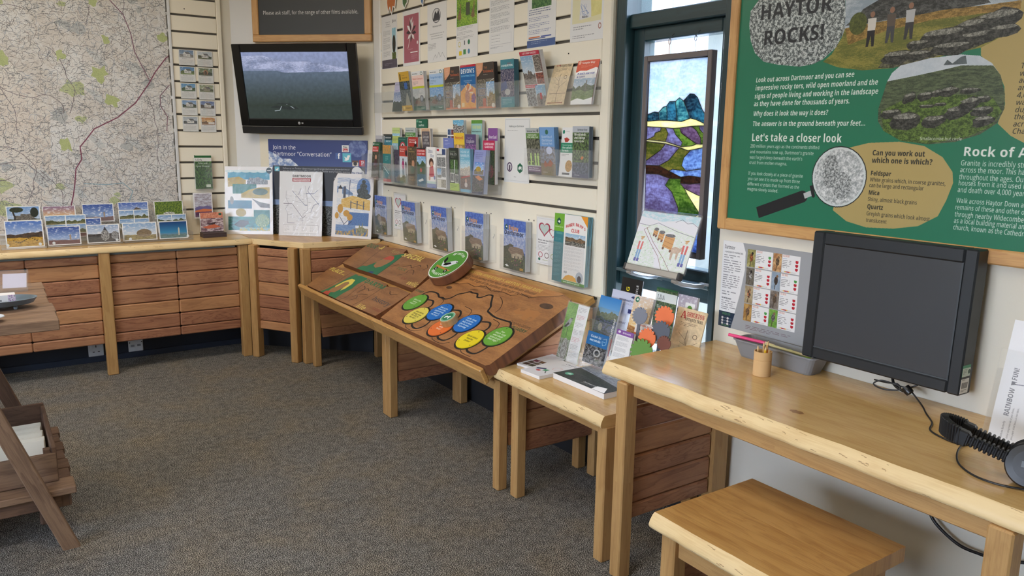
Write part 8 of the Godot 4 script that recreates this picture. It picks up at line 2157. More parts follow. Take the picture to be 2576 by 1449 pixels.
	p.text("- a special place for moorland birds", 0.018, 0.135, 0.02, rgb(70, 72, 80), "sans", 0.19)
	for q in [[0.16, 0.05, 2, 0.2], [0.22, 0.16, 6, 0.205], [0.39, 0.17, 7, 0.195], [0.58, 0.06, 2, 0.18]]: p.small(0.018, q[0], q[3], q[1], q[2], rgb(110, 112, 120))
	p.text("The nesting season", 0.018, 0.67, 0.02, rgb(60, 62, 70), "bold", 0.1)
	p.small(0.018, 0.69, 0.165, 0.12, 5, rgb(110, 112, 120))
	p.poly([0, 0.82, 0.165, 0.82, 0.13, 1, 0, 1], rgb(34, 52, 76)); p.text("RANGER CODE", 0.035, 0.86, 0.026, rgb(96, 160, 100), "bold", 0.085)
	for k in 6: p.ell(0.04 + 0.055 * (k % 2), 0.895 + 0.033 * (k / 2), 0.011, 0.014, rgb(236, 230, 232)); p.rect(0.055 + 0.055 * (k % 2), 0.892 + 0.033 * (k / 2), 0.025, 0.006, rgb(130, 150, 160))
	p.text("LOVE MOOR LIFE", 0.03, 0.99, 0.018, rgb(120, 176, 90), "bold", 0.08)
	var names := ["STONECHAT", "MEADOW PIPIT", "WHEATEAR", "TREE PIPIT", "WHINCHAT", "CUCKOO", "SKYLARK", "CHIFFCHAFF"]
	for k in 8:
		var bx := 0.25 + 0.245 * (k % 2)
		var by := 0.06 + 0.205 * (k / 2)
		p.tex(p.box(bx, by, 0.078, 0.195), [rgb(190, 180, 120), rgb(226, 190, 140), rgb(130, 124, 112), rgb(170, 186, 204), rgb(200, 186, 150), rgb(150, 140, 130), rgb(200, 160, 96), rgb(140, 186, 90)][k], [rgb(130, 130, 80), rgb(170, 120, 80), rgb(90, 84, 76), rgb(140, 160, 180), rgb(160, 140, 110), rgb(90, 80, 76), rgb(150, 110, 60), rgb(96, 150, 60)][k], 1, 1, 1, 2.0)
		p.tex(p.oval(bx + 0.04, by + 0.09, 0.017, 0.045), [rgb(210, 120, 70), rgb(150, 120, 90), rgb(206, 206, 206), rgb(80, 70, 60), rgb(206, 140, 100), rgb(110, 90, 70), rgb(150, 110, 80), rgb(160, 160, 160)][k], rgb(60, 54, 50), 1, 4, 4, 2.0)
		p.ell(bx + 0.048, by + 0.042, 0.01, 0.016, rgb(40, 38, 38) if k in [0, 2] else rgb(140, 110, 84))
		p.line([bx + 0.035, by + 0.13, bx + 0.03, by + 0.185], 0.006, rgb(80, 70, 54))
		p.rect(bx + 0.081, by, 0.16, 0.195, rgb(243, 243, 244))
		p.text(names[k], bx + 0.087, by + 0.024, 0.02, rgb(206, 110, 90), "serif", 0.055)
		p.small(bx + 0.087, by + 0.04, 0.08, 0.016, 1, rgb(110, 140, 200)); p.small(bx + 0.087, by + 0.06, 0.09, 0.09, 5, rgb(120, 120, 124))
		for j in 3: p.poly([bx + 0.2, by + 0.05 + 0.04 * j, bx + 0.225, by + 0.05 + 0.04 * j, bx + 0.225, by + 0.07 + 0.04 * j, bx + 0.2125, by + 0.082 + 0.04 * j, bx + 0.2, by + 0.07 + 0.04 * j], rgb(196, 40, 56) if j or k % 3 else rgb(80, 160, 80))
		for j in 11: p.rect(bx + 0.087 + 0.011 * j, by + 0.175, 0.009, 0.014, [rgb(226, 226, 226), rgb(226, 226, 226), rgb(240, 200, 90), rgb(200, 60, 60), rgb(150, 30, 40), rgb(200, 60, 60), rgb(240, 200, 90)][mini(j, 6)] if j < 7 else rgb(222, 222, 222))
	p.small(0.28, 0.92, 0.5, 0.05, 3, rgb(120, 100, 104))
	notice("moorland_birds_sheet", "laminated Dartmoor moorland birds sheet on the wall behind the screen", "notice", own(p, 0.3), Vector3(-1.598, 0.747, -2.1085), 0, 0.42, 0.298, "", 0.0012)

# ---------------------------------------------------------------- leaflets on the low table
func build_table_rack():
	var g := "leaflets in the rack on the low table"
	var lean := -0.27
	var mk := func(w: int, h: int, c: Color) -> Pr: return Pr.new(self, w, h, c)
	var p: Pr = mk.call(170, 330, rgb(24, 24, 26))
	p.text("PARKING", 0.42, 0.75, 0.16, rgb(246, 226, 40), "bold", 0.6, 0.0, 1)
	p.text("VEHICLE", 0.82, 0.4, 0.09, Color.WHITE, "bold", 0.3, 0.0, 1)
	stack("leaflet_stack", "black leaflet with sideways yellow lettering at the back of the table rack", put(p), Vector3(-2.20, 0.645, -2.035), 0, 0.115, 0.21, 0.003, -0.14, "leaflet", g)
	p = mk.call(190, 300, rgb(206, 210, 232)); p.text("MOORWATCH", 0.3, 0.17, 0.034, rgb(50, 54, 96), "bold", 0.56); p.poly([0.72, 0.08, 0.78, 0.05, 0.88, 0.05, 0.88, 0.11, 0.78, 0.09], rgb(50, 54, 110)); p.small(0.3, 0.2, 0.56, 0.06, 3, rgb(120, 124, 160)); p.rect(0.7, 0.3, 0.3, 0.08, rgb(40, 50, 110)); p.text("Dartmoor", 0.1, 0.6, 0.05, rgb(50, 60, 110), "bold", 0.6)
	stack("leaflet_stack", "pale blue white MOORWATCH leaflet in the table rack", put(p), Vector3(-2.215, 0.60, -2.005), 0, 0.15, 0.205, 0.004, -0.2, "leaflet", g)
	p = mk.call(200, 330, rgb(190, 44, 46)); p.photo(0, 0, 1, 0.7, rgb(50, 130, 206), rgb(170, 206, 236), 0.0, [[0.62, 0.25, rgb(130, 130, 110), rgb(90, 96, 70)], [0.45, 0.1, rgb(116, 116, 160), rgb(60, 76, 60)]]); p.tex(p.oval(0.3, 0.55, 0.1, 0.07), rgb(206, 200, 186), rgb(120, 112, 100), 1, 4, 4); p.text("Newsletter", 0.16, 0.8, 0.05, rgb(240, 200, 196), "serif", 0.5, 0.2); p.text("Dartmoor", 0.94, 0.68, 0.1, Color.WHITE, "bold", 0.34, 0.0, 1)
	stack("leaflet_stack", "heather moorland newsletter with red foot in the table rack", put(p), Vector3(-2.262, 0.56, -1.955), 0, 0.122, 0.222, 0.008, lean, "leaflet", g)
	p = mk.call(150, 300, rgb(226, 190, 140)); p.photo(0, 0, 1, 1, rgb(226, 206, 190), rgb(240, 200, 130), 0.3, [[0.45, 0.2, rgb(206, 150, 90), rgb(150, 100, 60)], [0.2, 0.1, rgb(110, 84, 60), rgb(60, 50, 44)]]); p.poly([0.08, 0.05, 0.18, 0.02, 0.28, 0.05, 0.28, 0.1, 0.18, 0.13, 0.08, 0.1], rgb(30, 120, 90)); p.poly([0.12, 0.08, 0.17, 0.05, 0.24, 0.06, 0.22, 0.1], Color.WHITE)
	stack("leaflet_stack", "sunset coloured leaflet with green hexagon emblem in the table rack", put(p), Vector3(-2.075, 0.612, -1.955), 0, 0.1, 0.205, 0.012, lean, "leaflet", g)
	p = mk.call(150, 300, rgb(60, 90, 50)); p.tex(p.box(0, 0, 1, 1), rgb(120, 140, 90), rgb(40, 60, 36), 1, 3, 3, 2.0); p.rect(0, 0.08, 1, 0.16, rgb(236, 238, 232)); p.text("LDA", 0.08, 0.2, 0.075, rgb(60, 66, 60), "serif", 0.36); p.rect(0, 0, 1, 0.03, rgb(40, 100, 60)); p.text("Ticks and", 0.1, 0.36, 0.055, Color.WHITE, "sans", 0.7); p.text("Lyme Disease", 0.06, 0.47, 0.055, Color.WHITE, "sans", 0.86)
	stack("leaflet_stack", "green LDA Ticks leaflet at the back of the table rack", put(p), Vector3(-2.015, 0.638, -2.035), 0, 0.105, 0.208, 0.006, -0.14, "leaflet", g)
	p = mk.call(130, 300, rgb(150, 140, 156)); p.photo(0, 0, 1, 0.5, rgb(190, 180, 196), rgb(206, 196, 206), 0.2, [[0.5, 0.5, rgb(90, 84, 84), rgb(50, 46, 48)]]); p.rect(0.4, 0.12, 0.5, 0.25, Color.WHITE); p.ell(0.65, 0.22, 0.13, 0.06, rgb(110, 170, 80)); p.rect(0.45, 0.3, 0.4, 0.04, rgb(40, 40, 44))
	stack("leaflet_stack", "grey mauve leaflet with white badge at the back of the table rack", put(p), Vector3(-1.897, 0.635, -2.02), 0, 0.09, 0.208, 0.008, -0.14, "leaflet", g)
	stack("leaflet_stack", "cream Ashburton Antiques Trail leaflet in the table rack", cover("antiques"), Vector3(-1.835, 0.60, -1.95), 0, 0.133, 0.215, 0.003, lean, "leaflet", g, 0.0, Color(0.88, 0.82, 0.7))
	p = mk.call(170, 240, rgb(30, 110, 176)); p.text("Gone in", 0.16, 0.17, 0.075, Color.WHITE, "serifb", 0.5); p.text("seconds", 0.14, 0.29, 0.075, Color.WHITE, "serifb", 0.52); p.line([0.75, 0.15, 0.9, 0.1, 0.92, 0.28, 0.78, 0.34, 0.72, 0.22, 0.86, 0.22], 0.02, rgb(170, 210, 236)); p.small(0.1, 0.35, 0.75, 0.05, 2, rgb(90, 170, 220)); p.tex(p.box(0, 0.42, 1, 0.58), rgb(150, 150, 152), rgb(30, 32, 36), 1, 2, 2, 2.6); p.ell(0.6, 0.62, 0.16, 0.12, rgb(190, 190, 190)); p.ell(0.6, 0.62, 0.1, 0.08, rgb(60, 62, 66))
	stack("leaflet_stack", "blue topped leaflet reading Gone in seconds over a grey car photo", put(p), Vector3(-2.19, 0.545, -1.865), 0, 0.12, 0.12, 0.01, -0.25, "leaflet", g)
	p = mk.call(130, 220, rgb(244, 244, 246)); p.rect(0, 0, 1, 0.16, rgb(140, 90, 170)); p.text("BYELAWS", 0.35, 0.1, 0.05, Color.WHITE, "bold", 0.5); p.ell(0.16, 0.07, 0.08, 0.04, rgb(236, 226, 240))
	for k in 4: p.small(0.1, 0.2 + 0.18 * k, 0.8, 0.14, 6, rgb(150, 150, 160))
	stack("leaflet_stack", "white BYELAWS leaflet with purple head in the front of the table rack", put(p), Vector3(-2.045, 0.59, -1.865), 0, 0.088, 0.115, 0.012, -0.27, "leaflet", g)
	p = mk.call(150, 220, rgb(246, 236, 230)); p.text("MOORLAND", 0.12, 0.1, 0.045, rgb(230, 120, 90), "bold", 0.7); p.ell(0.2, 0.2, 0.08, 0.05, rgb(40, 44, 44)); p.ell(0.5, 0.2, 0.08, 0.05, rgb(170, 190, 196)); p.rect(0, 0.3, 1, 0.7, rgb(240, 120, 60)); p.rect(0.1, 0.36, 0.8, 0.3, rgb(250, 210, 180)); p.small(0.14, 0.4, 0.7, 0.2, 5, rgb(220, 110, 70))
	stack("leaflet_stack", "white and orange moorland leaflet behind the paper fans in the rack", put(p), Vector3(-2.01, 0.60, -1.925), 0, 0.1, 0.132, 0.006, lean, "leaflet", g)
	# clear stepped rack
	var r = thing("table_rack", "clear acrylic stepped leaflet rack standing on the low table under the window", "rack", Vector3(-2.06, 0.512, -1.97))
	for q in [[0.105, 0.03, 0.09], [0.05, 0.06, 0.16], [0.0, 0.09, 0.20], [-0.05, 0.12, 0.24]]:
		bar("step", Vector3(-0.24, q[1] - 0.008, q[0] - 0.05), Vector3(0.235, q[1] - 0.005, q[0] + 0.03), acrylic, r, 0.0)
		bar("front", Vector3(-0.24, q[1] - 0.005, q[0] + 0.0275), Vector3(0.235, q[2] - 0.02, q[0] + 0.03), acrylic, r, 0.0)
	for x in [-0.24, -0.08, 0.08, 0.235]:
		bar("side", Vector3(x - 0.0015, 0.0, -0.1), Vector3(x + 0.0015, 0.09, 0.135), acrylic, r, 0.0)
		bar("side", Vector3(x - 0.0015, 0.09, -0.1), Vector3(x + 0.0015, 0.22, 0.03), acrylic, r, 0.0)
	# paper fans with snipped edges
	var cols := [rgb(128, 132, 144), rgb(240, 124, 74), rgb(92, 98, 110), rgb(240, 124, 74), rgb(104, 150, 70), rgb(120, 70, 56)]
	var pos := [[-2.013, 0.76, -1.93, 0.031], [-1.887, 0.782, -1.925, 0.037], [-1.862, 0.741, -1.885, 0.036], [-1.90, 0.712, -1.86, 0.034], [-1.90, 0.668, -1.836, 0.044], [-1.832, 0.707, -1.872, 0.026]]
	var what := ["grey fringed paper disc in front of the sunset leaflet", "orange fringed paper disc beside the antiques leaflet", "dark grey fringed paper disc between the orange ones", "orange fringed paper disc low in the rack", "green fringed paper disc at the front of the rack", "small dark brown fringed paper disc in the rack"]
	for k in 6:
		var q: Array = pos[k]
		var o = thing("paper_disc", what[k], "paper disc", Vector3(q[0], q[1], q[2]), 0.25, "fringed paper discs in the rack")
		o.rotation.x = -0.2
		var pts := PackedVector2Array()
		var n := 64
		for i in n:
			var a := TAU * i / n + 0.4
			var rr: float = q[3]
			if a > 0.4 and a < 4.4: rr *= [1.0, 1.02, 0.80, 0.98][i % 4]
			pts.append(Vector2(cos(a), sin(a)) * rr)
		var gg := G.new()
		gg.prism(pts, -0.0015, 0.0015)
		part("disc", gg.mesh(), mat(cols[k], 0.7), o)
		bar("stick", Vector3(-0.006, -q[3] - 0.07, -0.0045), Vector3(0.006, -q[3] * 0.5, -0.0015), mat(cols[k].darkened(0.2), 0.7), o, 0.0)
	# framed wheatear sign
	p = mk.call(190, 350, rgb(244, 244, 244)); p.tex(p.box(0, 0, 0.48, 1), rgb(140, 190, 80), rgb(90, 150, 50), 2, 1, 2, 2.0); p.tex(p.box(0, 0.62, 0.48, 0.38), rgb(190, 190, 180), rgb(90, 110, 70), 1, 2, 2, 2.4)
	p.tex(PackedVector2Array(p.v2([0.08, 0.38, 0.2, 0.28, 0.3, 0.25, 0.36, 0.29, 0.3, 0.38, 0.18, 0.42])), rgb(190, 190, 192), rgb(120, 120, 124), 1); p.poly([0.04, 0.42, 0.2, 0.34, 0.26, 0.36, 0.1, 0.44], rgb(30, 30, 34)); p.poly([0.28, 0.25, 0.42, 0.26, 0.3, 0.275], rgb(30, 30, 34)); p.line([0.22, 0.42, 0.24, 0.62], 0.014, rgb(40, 40, 40)); p.tex(p.oval(0.26, 0.8, 0.15, 0.2), rgb(206, 204, 196), rgb(120, 118, 112), 1, 3, 3, 2.0)
	for k in 7: p.small(0.53, 0.05 + 0.125 * k, 0.42, 0.09, 4, rgb(206, 110, 120) if k % 3 == 1 else rgb(150, 150, 156))
	var s = thing("bird_sign", "tall clear sign holder with a wheatear photo and text on the low table", "sign", Vector3(-2.345, 0.5125, -1.862))
	var lb := Basis(Vector3.RIGHT, -0.26)
	print_part("sheet", put(p), 0.13, 0.235, s, Transform3D(lb, Vector3(0, 0.001, 0)), 0.001)
	part("clear_front", box_mesh(Vector3(0.134, 0.24, 0.002), 0.0), acrylic, s, Transform3D(lb, lb * Vector3(0, 0.12, 0.0024)))
	part("clear_back", box_mesh(Vector3(0.134, 0.24, 0.002), 0.0), acrylic, s, Transform3D(lb, lb * Vector3(0, 0.12, -0.0024)))
	part("foot", box_mesh(Vector3(0.134, 0.002, 0.08), 0.0), acrylic, s, at(0, 0.001, -0.04))
	# lying leaflets
	var flat := Basis(Vector3.RIGHT, -PI / 2)
	p = mk.call(170, 300, rgb(242, 240, 242)); p.text("CRAFT", 0.42, 0.12, 0.05, rgb(60, 60, 80), "sans", 0.5); p.small(0.4, 0.16, 0.5, 0.06, 3, rgb(150, 150, 160)); p.line([0.55, 0.45, 0.66, 0.36, 0.8, 0.36, 0.86, 0.45, 0.76, 0.53, 0.62, 0.53, 0.55, 0.45], 0.012, rgb(230, 150, 130)); p.poly([0.14, 0.66, 0.42, 0.56, 0.48, 0.62, 0.2, 0.74], rgb(50, 60, 110)); p.ell(0.4, 0.76, 0.09, 0.04, rgb(220, 60, 70)); p.poly([0.46, 0.62, 0.66, 0.6, 0.66, 0.7, 0.5, 0.72], rgb(90, 176, 130)); p.line([0.66, 0.7, 0.8, 0.78], 0.04, rgb(90, 90, 90))
	var o1 = thing("leaflet_stack", "pile of white CRAFT leaflets with bright shapes lying on the low table", "leaflet", Vector3(-2.283, 0.5125, -1.742), 0.05)
	print_part("cover", put(p), 0.112, 0.205, o1, Transform3D(flat, Vector3(0, 0.0125, 0.1)), 0.0006)
	part("pages", box_mesh(Vector3(0.111, 0.0115, 0.204), 0.0), paper, o1, at(0, 0.0059, -0.0025))
	p = mk.call(170, 300, rgb(242, 241, 243))
	for k in 6: p.tex(p.box(0.14 + 0.36 * (k % 2), 0.52 + 0.14 * (k / 2), 0.32, 0.12), [rgb(190, 70, 110), rgb(150, 110, 70), rgb(120, 96, 80), rgb(150, 140, 120), rgb(110, 80, 60), rgb(90, 100, 70)][k], rgb(60, 44, 40), 1, 3, 3, 2.2)
	p.small(0.2, 0.12, 0.6, 0.24, 8, rgb(190, 180, 190))
	var o2 = thing("leaflet_stack", "pile of white leaflets with six small photos lying beside the sloping desk", "leaflet", Vector3(-2.385, 0.5125, -1.775), 0.12)
	print_part("cover", put(p), 0.088, 0.19, o2, Transform3D(flat * Basis(Vector3.RIGHT, 0.02), Vector3(0, 0.0085, 0.09)), 0.0006)
	part("pages", box_mesh(Vector3(0.087, 0.0075, 0.189), 0.0), paper, o2, at(0, 0.0039, -0.005))
	p = mk.call(420, 300, rgb(44, 50, 50)); p.tex(p.box(0, 0, 1, 1), rgb(74, 82, 80), rgb(30, 34, 34), 2, 1, 2, 2.0)
	p.tex(PackedVector2Array(p.v2([0, 0.2, 0.3, 0.16, 0.7, 0.3, 1, 0.42, 1, 0.62, 0.6, 0.5, 0.2, 0.4, 0, 0.36])), rgb(170, 178, 196), rgb(110, 118, 130), 1, 1, 4, 2.0); p.tex(PackedVector2Array(p.v2([0, 0.42, 0.3, 0.46, 0.7, 0.58, 1, 0.7, 1, 0.8, 0.5, 0.68, 0, 0.52])), rgb(60, 76, 66), rgb(30, 38, 34), 1, 3, 4, 2.0)
	p.poly([0.08, 0.74, 0.14, 0.7, 0.2, 0.74, 0.2, 0.82, 0.14, 0.86, 0.08, 0.82], rgb(90, 190, 150)); p.poly([0.1, 0.79, 0.14, 0.74, 0.18, 0.76, 0.17, 0.8], rgb(230, 244, 238)); p.text("Dartmoor Local Plan", 0.5, 0.88, 0.045, Color.WHITE, "bold", 0.36, 0.15); p.small(0.5, 0.9, 0.24, 0.05, 2, rgb(190, 196, 196)); p.rect(0.0, 0.0, 0.2, 0.06, rgb(230, 220, 226))
	var o3 = thing("booklet", "thick dark landscape Dartmoor plan booklet with curling corner on the low table", "booklet", Vector3(-2.07, 0.5125, -1.80), 0.0)
	print_part("cover", put(p), 0.285, 0.2, o3, Transform3D(flat, Vector3(0, 0.0205, 0.1)), 0.0006)
	part("pages", box_mesh(Vector3(0.284, 0.0192, 0.199), 0.0), paper, o3, at(0, 0.0098, 0))
	var cg := G.new()
	cg.quadn([Vector3(0.075, 0.0208, 0.1), Vector3(0.142, 0.022, 0.1), Vector3(0.142, 0.036, 0.085), Vector3(0.09, 0.03, 0.085)], [Vector3(0, 0.8, 0.6), Vector3(0, 0.8, 0.6), Vector3(0, 0.3, 0.9), Vector3(0, 0.3, 0.9)], [Vector2.ZERO, Vector2.ZERO, Vector2.ZERO, Vector2.ZERO])
	part("curled_corner", cg.mesh(), paper, o3)

# ---------------------------------------------------------------- things on and over the long table
func build_desk_things():
	# touch screen
	var t = thing("touch_screen", "thick black touch screen monitor fixed to the wall over the long table, switched off", "monitor", Vector3(-1.170, 0.938, -2.019), 0.015)
	var tb := Basis(Vector3.RIGHT, -0.033)
	var dkm := mat(rgb(34, 38, 42), 0.42)
	var W := 0.46
	var H := 0.3735
	var f := func(called, x0, x1, y0, y1, z0, z1, m, bv): part(called, box_mesh(Vector3(x1 - x0, y1 - y0, z1 - z0), bv), m, t, Transform3D(tb, tb * Vector3((x0 + x1) / 2, (y0 + y1) / 2, (z0 + z1) / 2)))
	f.call("bezel_side", -W / 2, -0.194, -H / 2, H / 2, -0.058, 0.0, dkm, 0.004)
	f.call("bezel_side", 0.197, W / 2, -H / 2, H / 2, -0.058, 0.0, dkm, 0.004)
	f.call("bezel_top", -0.194, 0.197, 0.150, H / 2, -0.058, 0.0, dkm, 0.004)
	f.call("bezel_bottom", -0.194, 0.197, -H / 2, -0.154, -0.058, 0.0, dkm, 0.004)
	f.call("screen_glass", -0.196, 0.199, -0.156, 0.152, -0.05, -0.005, mat(rgb(64, 66, 70), 0.3), 0.0)
	f.call("inner_rim", -0.194, 0.197, -0.154, -0.150, -0.005, -0.002, mat(rgb(70, 76, 82), 0.3), 0.0)
	f.call("inner_rim", 0.193, 0.197, -0.15, 0.15, -0.005, -0.002, mat(rgb(70, 76, 82), 0.3), 0.0)
	var p := Pr.new(self, 90, 90, rgb(240, 240, 240))
	p.small(0.1, 0.06, 0.8, 0.1, 1, rgb(80, 80, 86))
	for i in 22: p.rect(0.1 + 0.036 * i, 0.26, 0.012 + 0.01 * ((i * 7) % 3), 0.4, rgb(30, 30, 34))
	p.small(0.1, 0.76, 0.8, 0.16, 2, rgb(90, 90, 96))
	print_part("barcode_label", put(p), 0.04, 0.038, t, Transform3D(tb * Basis(Vector3.UP, PI / 2), tb * Vector3(W / 2 + 0.0006, -H / 2 + 0.006, -0.022)), 0.0005)
	p = Pr.new(self, 90, 80, rgb(220, 236, 226)); p.rect(0, 0, 1, 0.25, rgb(70, 160, 120)); p.small(0.1, 0.35, 0.6, 0.5, 4, rgb(110, 130, 120)); p.ell(0.86, 0.6, 0.16, 0.2, rgb(30, 90, 70))
	print_part("green_label", put(p), 0.04, 0.03, t, Transform3D(tb * Basis(Vector3.UP, PI / 2), tb * Vector3(W / 2 + 0.0006, -H / 2 + 0.05, -0.022)), 0.0005)
	part("wall_bracket", box_mesh(Vector3(0.12, 0.12, 0.032), 0.003), black, t, at(0, 0, -0.074))
	# lead with its ferrite, hanging loop
	var g := G.new()
	g.tube(curve([Vector3(-1.135, 0.757, -2.055), Vector3(-1.134, 0.742, -2.05), Vector3(-1.12, 0.728, -2.04), Vector3(-1.09, 0.722, -2.03), Vector3(-1.075, 0.728, -2.03)]), 0.004, 8)
	g.tube(curve([Vector3(-1.18, 0.728, -2.04), Vector3(-1.14, 0.732, -2.03), Vector3(-1.11, 0.735, -2.035), Vector3(-1.10, 0.722, -2.03), Vector3(-1.14, 0.715, -2.02), Vector3(-1.17, 0.722, -2.02), Vector3(-1.15, 0.735, -2.03), Vector3(-1.09, 0.73, -2.04), Vector3(-1.06, 0.745, -2.05), Vector3(-1.05, 0.757, -2.05)]), 0.0022, 7)
	g.lathe([Vector2(0, -0.012), Vector2(0.011, -0.01), Vector2(0.012, 0), Vector2(0.011, 0.01), Vector2(0, 0.012)], 14, Transform3D(Basis(Vector3(0, 0, 1), 0.9), Vector3(-1.078, 0.727, -2.03)))
	var c1 := part("monitor_lead", g.mesh(), black, self)
	tag(c1, "looped black lead with round clip hanging under the touch screen", "cable")
	g = G.new()
	g.tube(curve([Vector3(-1.07, 0.725, -2.035), Vector3(-1.03, 0.70, -2.02), Vector3(-0.999, 0.6945, -1.984), Vector3(-0.955, 0.6945, -1.93), Vector3(-0.93, 0.6945, -1.875), Vector3(-0.89, 0.6945, -1.85), Vector3(-0.842, 0.6945, -1.842), Vector3(-0.826, 0.6945, -1.87), Vector3(-0.832, 0.6945, -1.895), Vector3(-0.838, 0.698, -1.87), Vector3(-0.825, 0.6965, -1.80), Vector3(-0.79, 0.6945, -1.73), Vector3(-0.74, 0.6945, -1.69), Vector3(-0.69, 0.6945, -1.685), Vector3(-0.645, 0.6965, -1.70)]), 0.0022, 7)
	var c2 := part("headphone_lead", g.mesh(), black, self)
	tag(c2, "thin black lead running over the long table to the headphones", "cable")
	g = G.new()
	g.tube(curve([Vector3(-1.06, 0.55, -2.095), Vector3(-1.04, 0.45, -2.09), Vector3(-1.015, 0.40, -2.085), Vector3(-0.986, 0.366, -2.08), Vector3(-0.929, 0.336, -2.08), Vector3(-0.878, 0.332, -2.08), Vector3(-0.80, 0.345, -2.08), Vector3(-0.66, 0.40, -2.09)]), 0.0045, 8)
	var c3 := part("power_lead", g.mesh(), black, self)
	tag(c3, "thick black power lead drooping below the long table against the wall", "cable")
	# pencil pot
	var cup = thing("pencil_pot", "plain cardboard tube pot of pencils on the long table", "pot", Vector3(-1.4525, 0.6925, -1.901))
	var card := mat(rgb(216, 178, 126), 0.8)
	g = G.new()
	g.lathe([Vector2(0, 0.0), Vector2(0.0255, 0.0), Vector2(0.026, 0.001), Vector2(0.026, 0.047), Vector2(0.0252, 0.0475), Vector2(0.0252, 0.049), Vector2(0.026, 0.0495), Vector2(0.026, 0.074), Vector2(0.0235, 0.074), Vector2(0.0235, 0.004), Vector2(0, 0.004)], 36)
	part("tube", g.mesh(), card, cup)
	var pc := [[rgb(214, 176, 126), -0.012, 0.008, -0.10, 0.086], [rgb(206, 164, 110), 0.0, 0.002, 0.16, 0.108], [rgb(240, 196, 40), 0.008, 0.008, 0.10, 0.09], [rgb(226, 120, 50), 0.014, 0.0, 0.06, 0.092], [rgb(200, 160, 110), -0.002, -0.01, -0.05, 0.096]]
	var pn := ["short natural pencil leaning left in the cardboard pot", "tall natural pencil leaning right in the cardboard pot", "yellow pencil in the cardboard pot", "orange pencil at the right of the cardboard pot", "natural pencil at the back of the cardboard pot"]
	for i in 5:
		var q: Array = pc[i]
		var o = thing("pencil", pn[i], "pencil", Vector3(-1.4525 + q[1] * 0.6, 0.6975, -1.901 + q[2] * 0.8), 0, "pencils in the pot")
		o.rotation.z = -q[3]
		g = G.new()
		g.lathe([Vector2(0, 0), Vector2(0.0036, 0), Vector2(0.0036, q[4] - 0.014)], 6)
		part("barrel", g.mesh(), mat(q[0], 0.5), o)
		g = G.new()
		g.lathe([Vector2(0.0036, q[4] - 0.014), Vector2(0.001, q[4] - 0.003)], 8)
		part("sharpened_wood", g.mesh(), mat(rgb(222, 190, 140), 0.7), o)
		g = G.new()
		g.lathe([Vector2(0.001, q[4] - 0.003), Vector2(0.0002, q[4])], 8)
		part("tip", g.mesh(), mat([rgb(50, 50, 54), rgb(50, 50, 54), rgb(230, 190, 40), rgb(220, 100, 40), rgb(60, 60, 60)][i], 0.5), o)
	# grey tray with pens
	var tr = thing("pen_tray", "grey plastic tray on the long table behind the pencil pot", "tray", Vector3(-1.50, 0.6925, -2.045))
	part("tub", tub(0.262, 0.066, 0.306, 0.095, 0.058, 0.003), mat(rgb(132, 134, 138), 0.4), tr)
	for q in [["pink_pen", "bright pink pen lying over the end of the grey tray", rgb(240, 70, 130), Vector3(-1.668, 0.757, -2.0), Vector3(-1.52, 0.748, -2.045), 0.0055], ["green_pencil", "natural pencil with lime green end lying in the grey tray", rgb(206, 196, 140), Vector3(-1.545, 0.7495, -2.03), Vector3(-1.40, 0.738, -2.055), 0.0045], ["green_pen", "lime green pen inside the grey tray", rgb(150, 206, 60), Vector3(-1.47, 0.742, -2.05), Vector3(-1.38, 0.728, -2.06), 0.005]]:
		var o = thing(q[0], q[1], "pen", q[3])
		var d: Vector3 = q[4] - q[3]
		g = G.new()
		g.tube([Vector3.ZERO, d * 0.8], q[5], 8)
		part("barrel", g.mesh(), mat(q[2], 0.35), o)
		g = G.new()
		g.tube([d * 0.8, d], q[5], 8, 0.3)
		part("point", g.mesh(), mat(rgb(226, 210, 170), 0.5), o)
	# colouring sheets in a clear stand
	var h = thing("sheet_stand", "clear plastic stand of colouring sheets at the right end of the long table", "stand", Vector3(-0.73, 0.6925, -1.94), -0.05)
	var lb := Basis(Vector3.RIGHT, -0.2)
	for q in [[0.0, 0.0, 0.215], [-0.045, 0.05, 0.215]]:
		part("front", box_mesh(Vector3(0.225, q[2], 0.0025), 0.0), acrylic, h, Transform3D(lb, Vector3(0, q[1], q[0]) + lb * Vector3(0, q[2] / 2 + 0.003, 0.006)))
		part("pocket_base", box_mesh(Vector3(0.225, 0.003, 0.03), 0.0), acrylic, h, at(0, q[1] + 0.0015, q[0] - 0.008))
	part("back", box_mesh(Vector3(0.225, 0.30, 0.0025), 0.0), acrylic, h, Transform3D(lb, Vector3(0, 0, -0.075) + lb * Vector3(0, 0.16, 0)))
	for x in [-0.1115, 0.1115]:
		part("side", box_mesh(Vector3(0.002, 0.16, 0.06), 0.0), acrylic, h, Transform3D(lb, lb * Vector3(x, 0.09, -0.026)))
	p = Pr.new(self, 300, 420, rgb(244, 244, 248))
	p.text("RAINBOW", 0.17, 0.79, 0.055, rgb(120, 122, 134), "bold", 0.235, 0.0, 1); p.text("FUN!", 0.17, 0.49, 0.055, rgb(120, 122, 134), "bold", 0.105, 0.0, 1)
	p.line([0.17, 0.52, 0.4, 0.50, 0.6, 0.47, 0.95, 0.46], 0.012, rgb(150, 150, 170)); p.poly([0.12, 0.535, 0.18, 0.52, 0.15, 0.51, 0.18, 0.50, 0.12, 0.50], rgb(110, 112, 124))
	p.text("Rainbow Butterfly", 0.15, 0.98, 0.022, rgb(110, 110, 120), "sans", 0.15, 0.0, 1)
	p.text("Colour using materials of your choice,", 0.21, 0.97, 0.02, rgb(110, 110, 120), "sans", 0.26, 0.0, 1); p.text("pens, paper, dried leaves, or even fabric.", 0.26, 0.97, 0.02, rgb(110, 110, 120), "sans", 0.27, 0.0, 1)
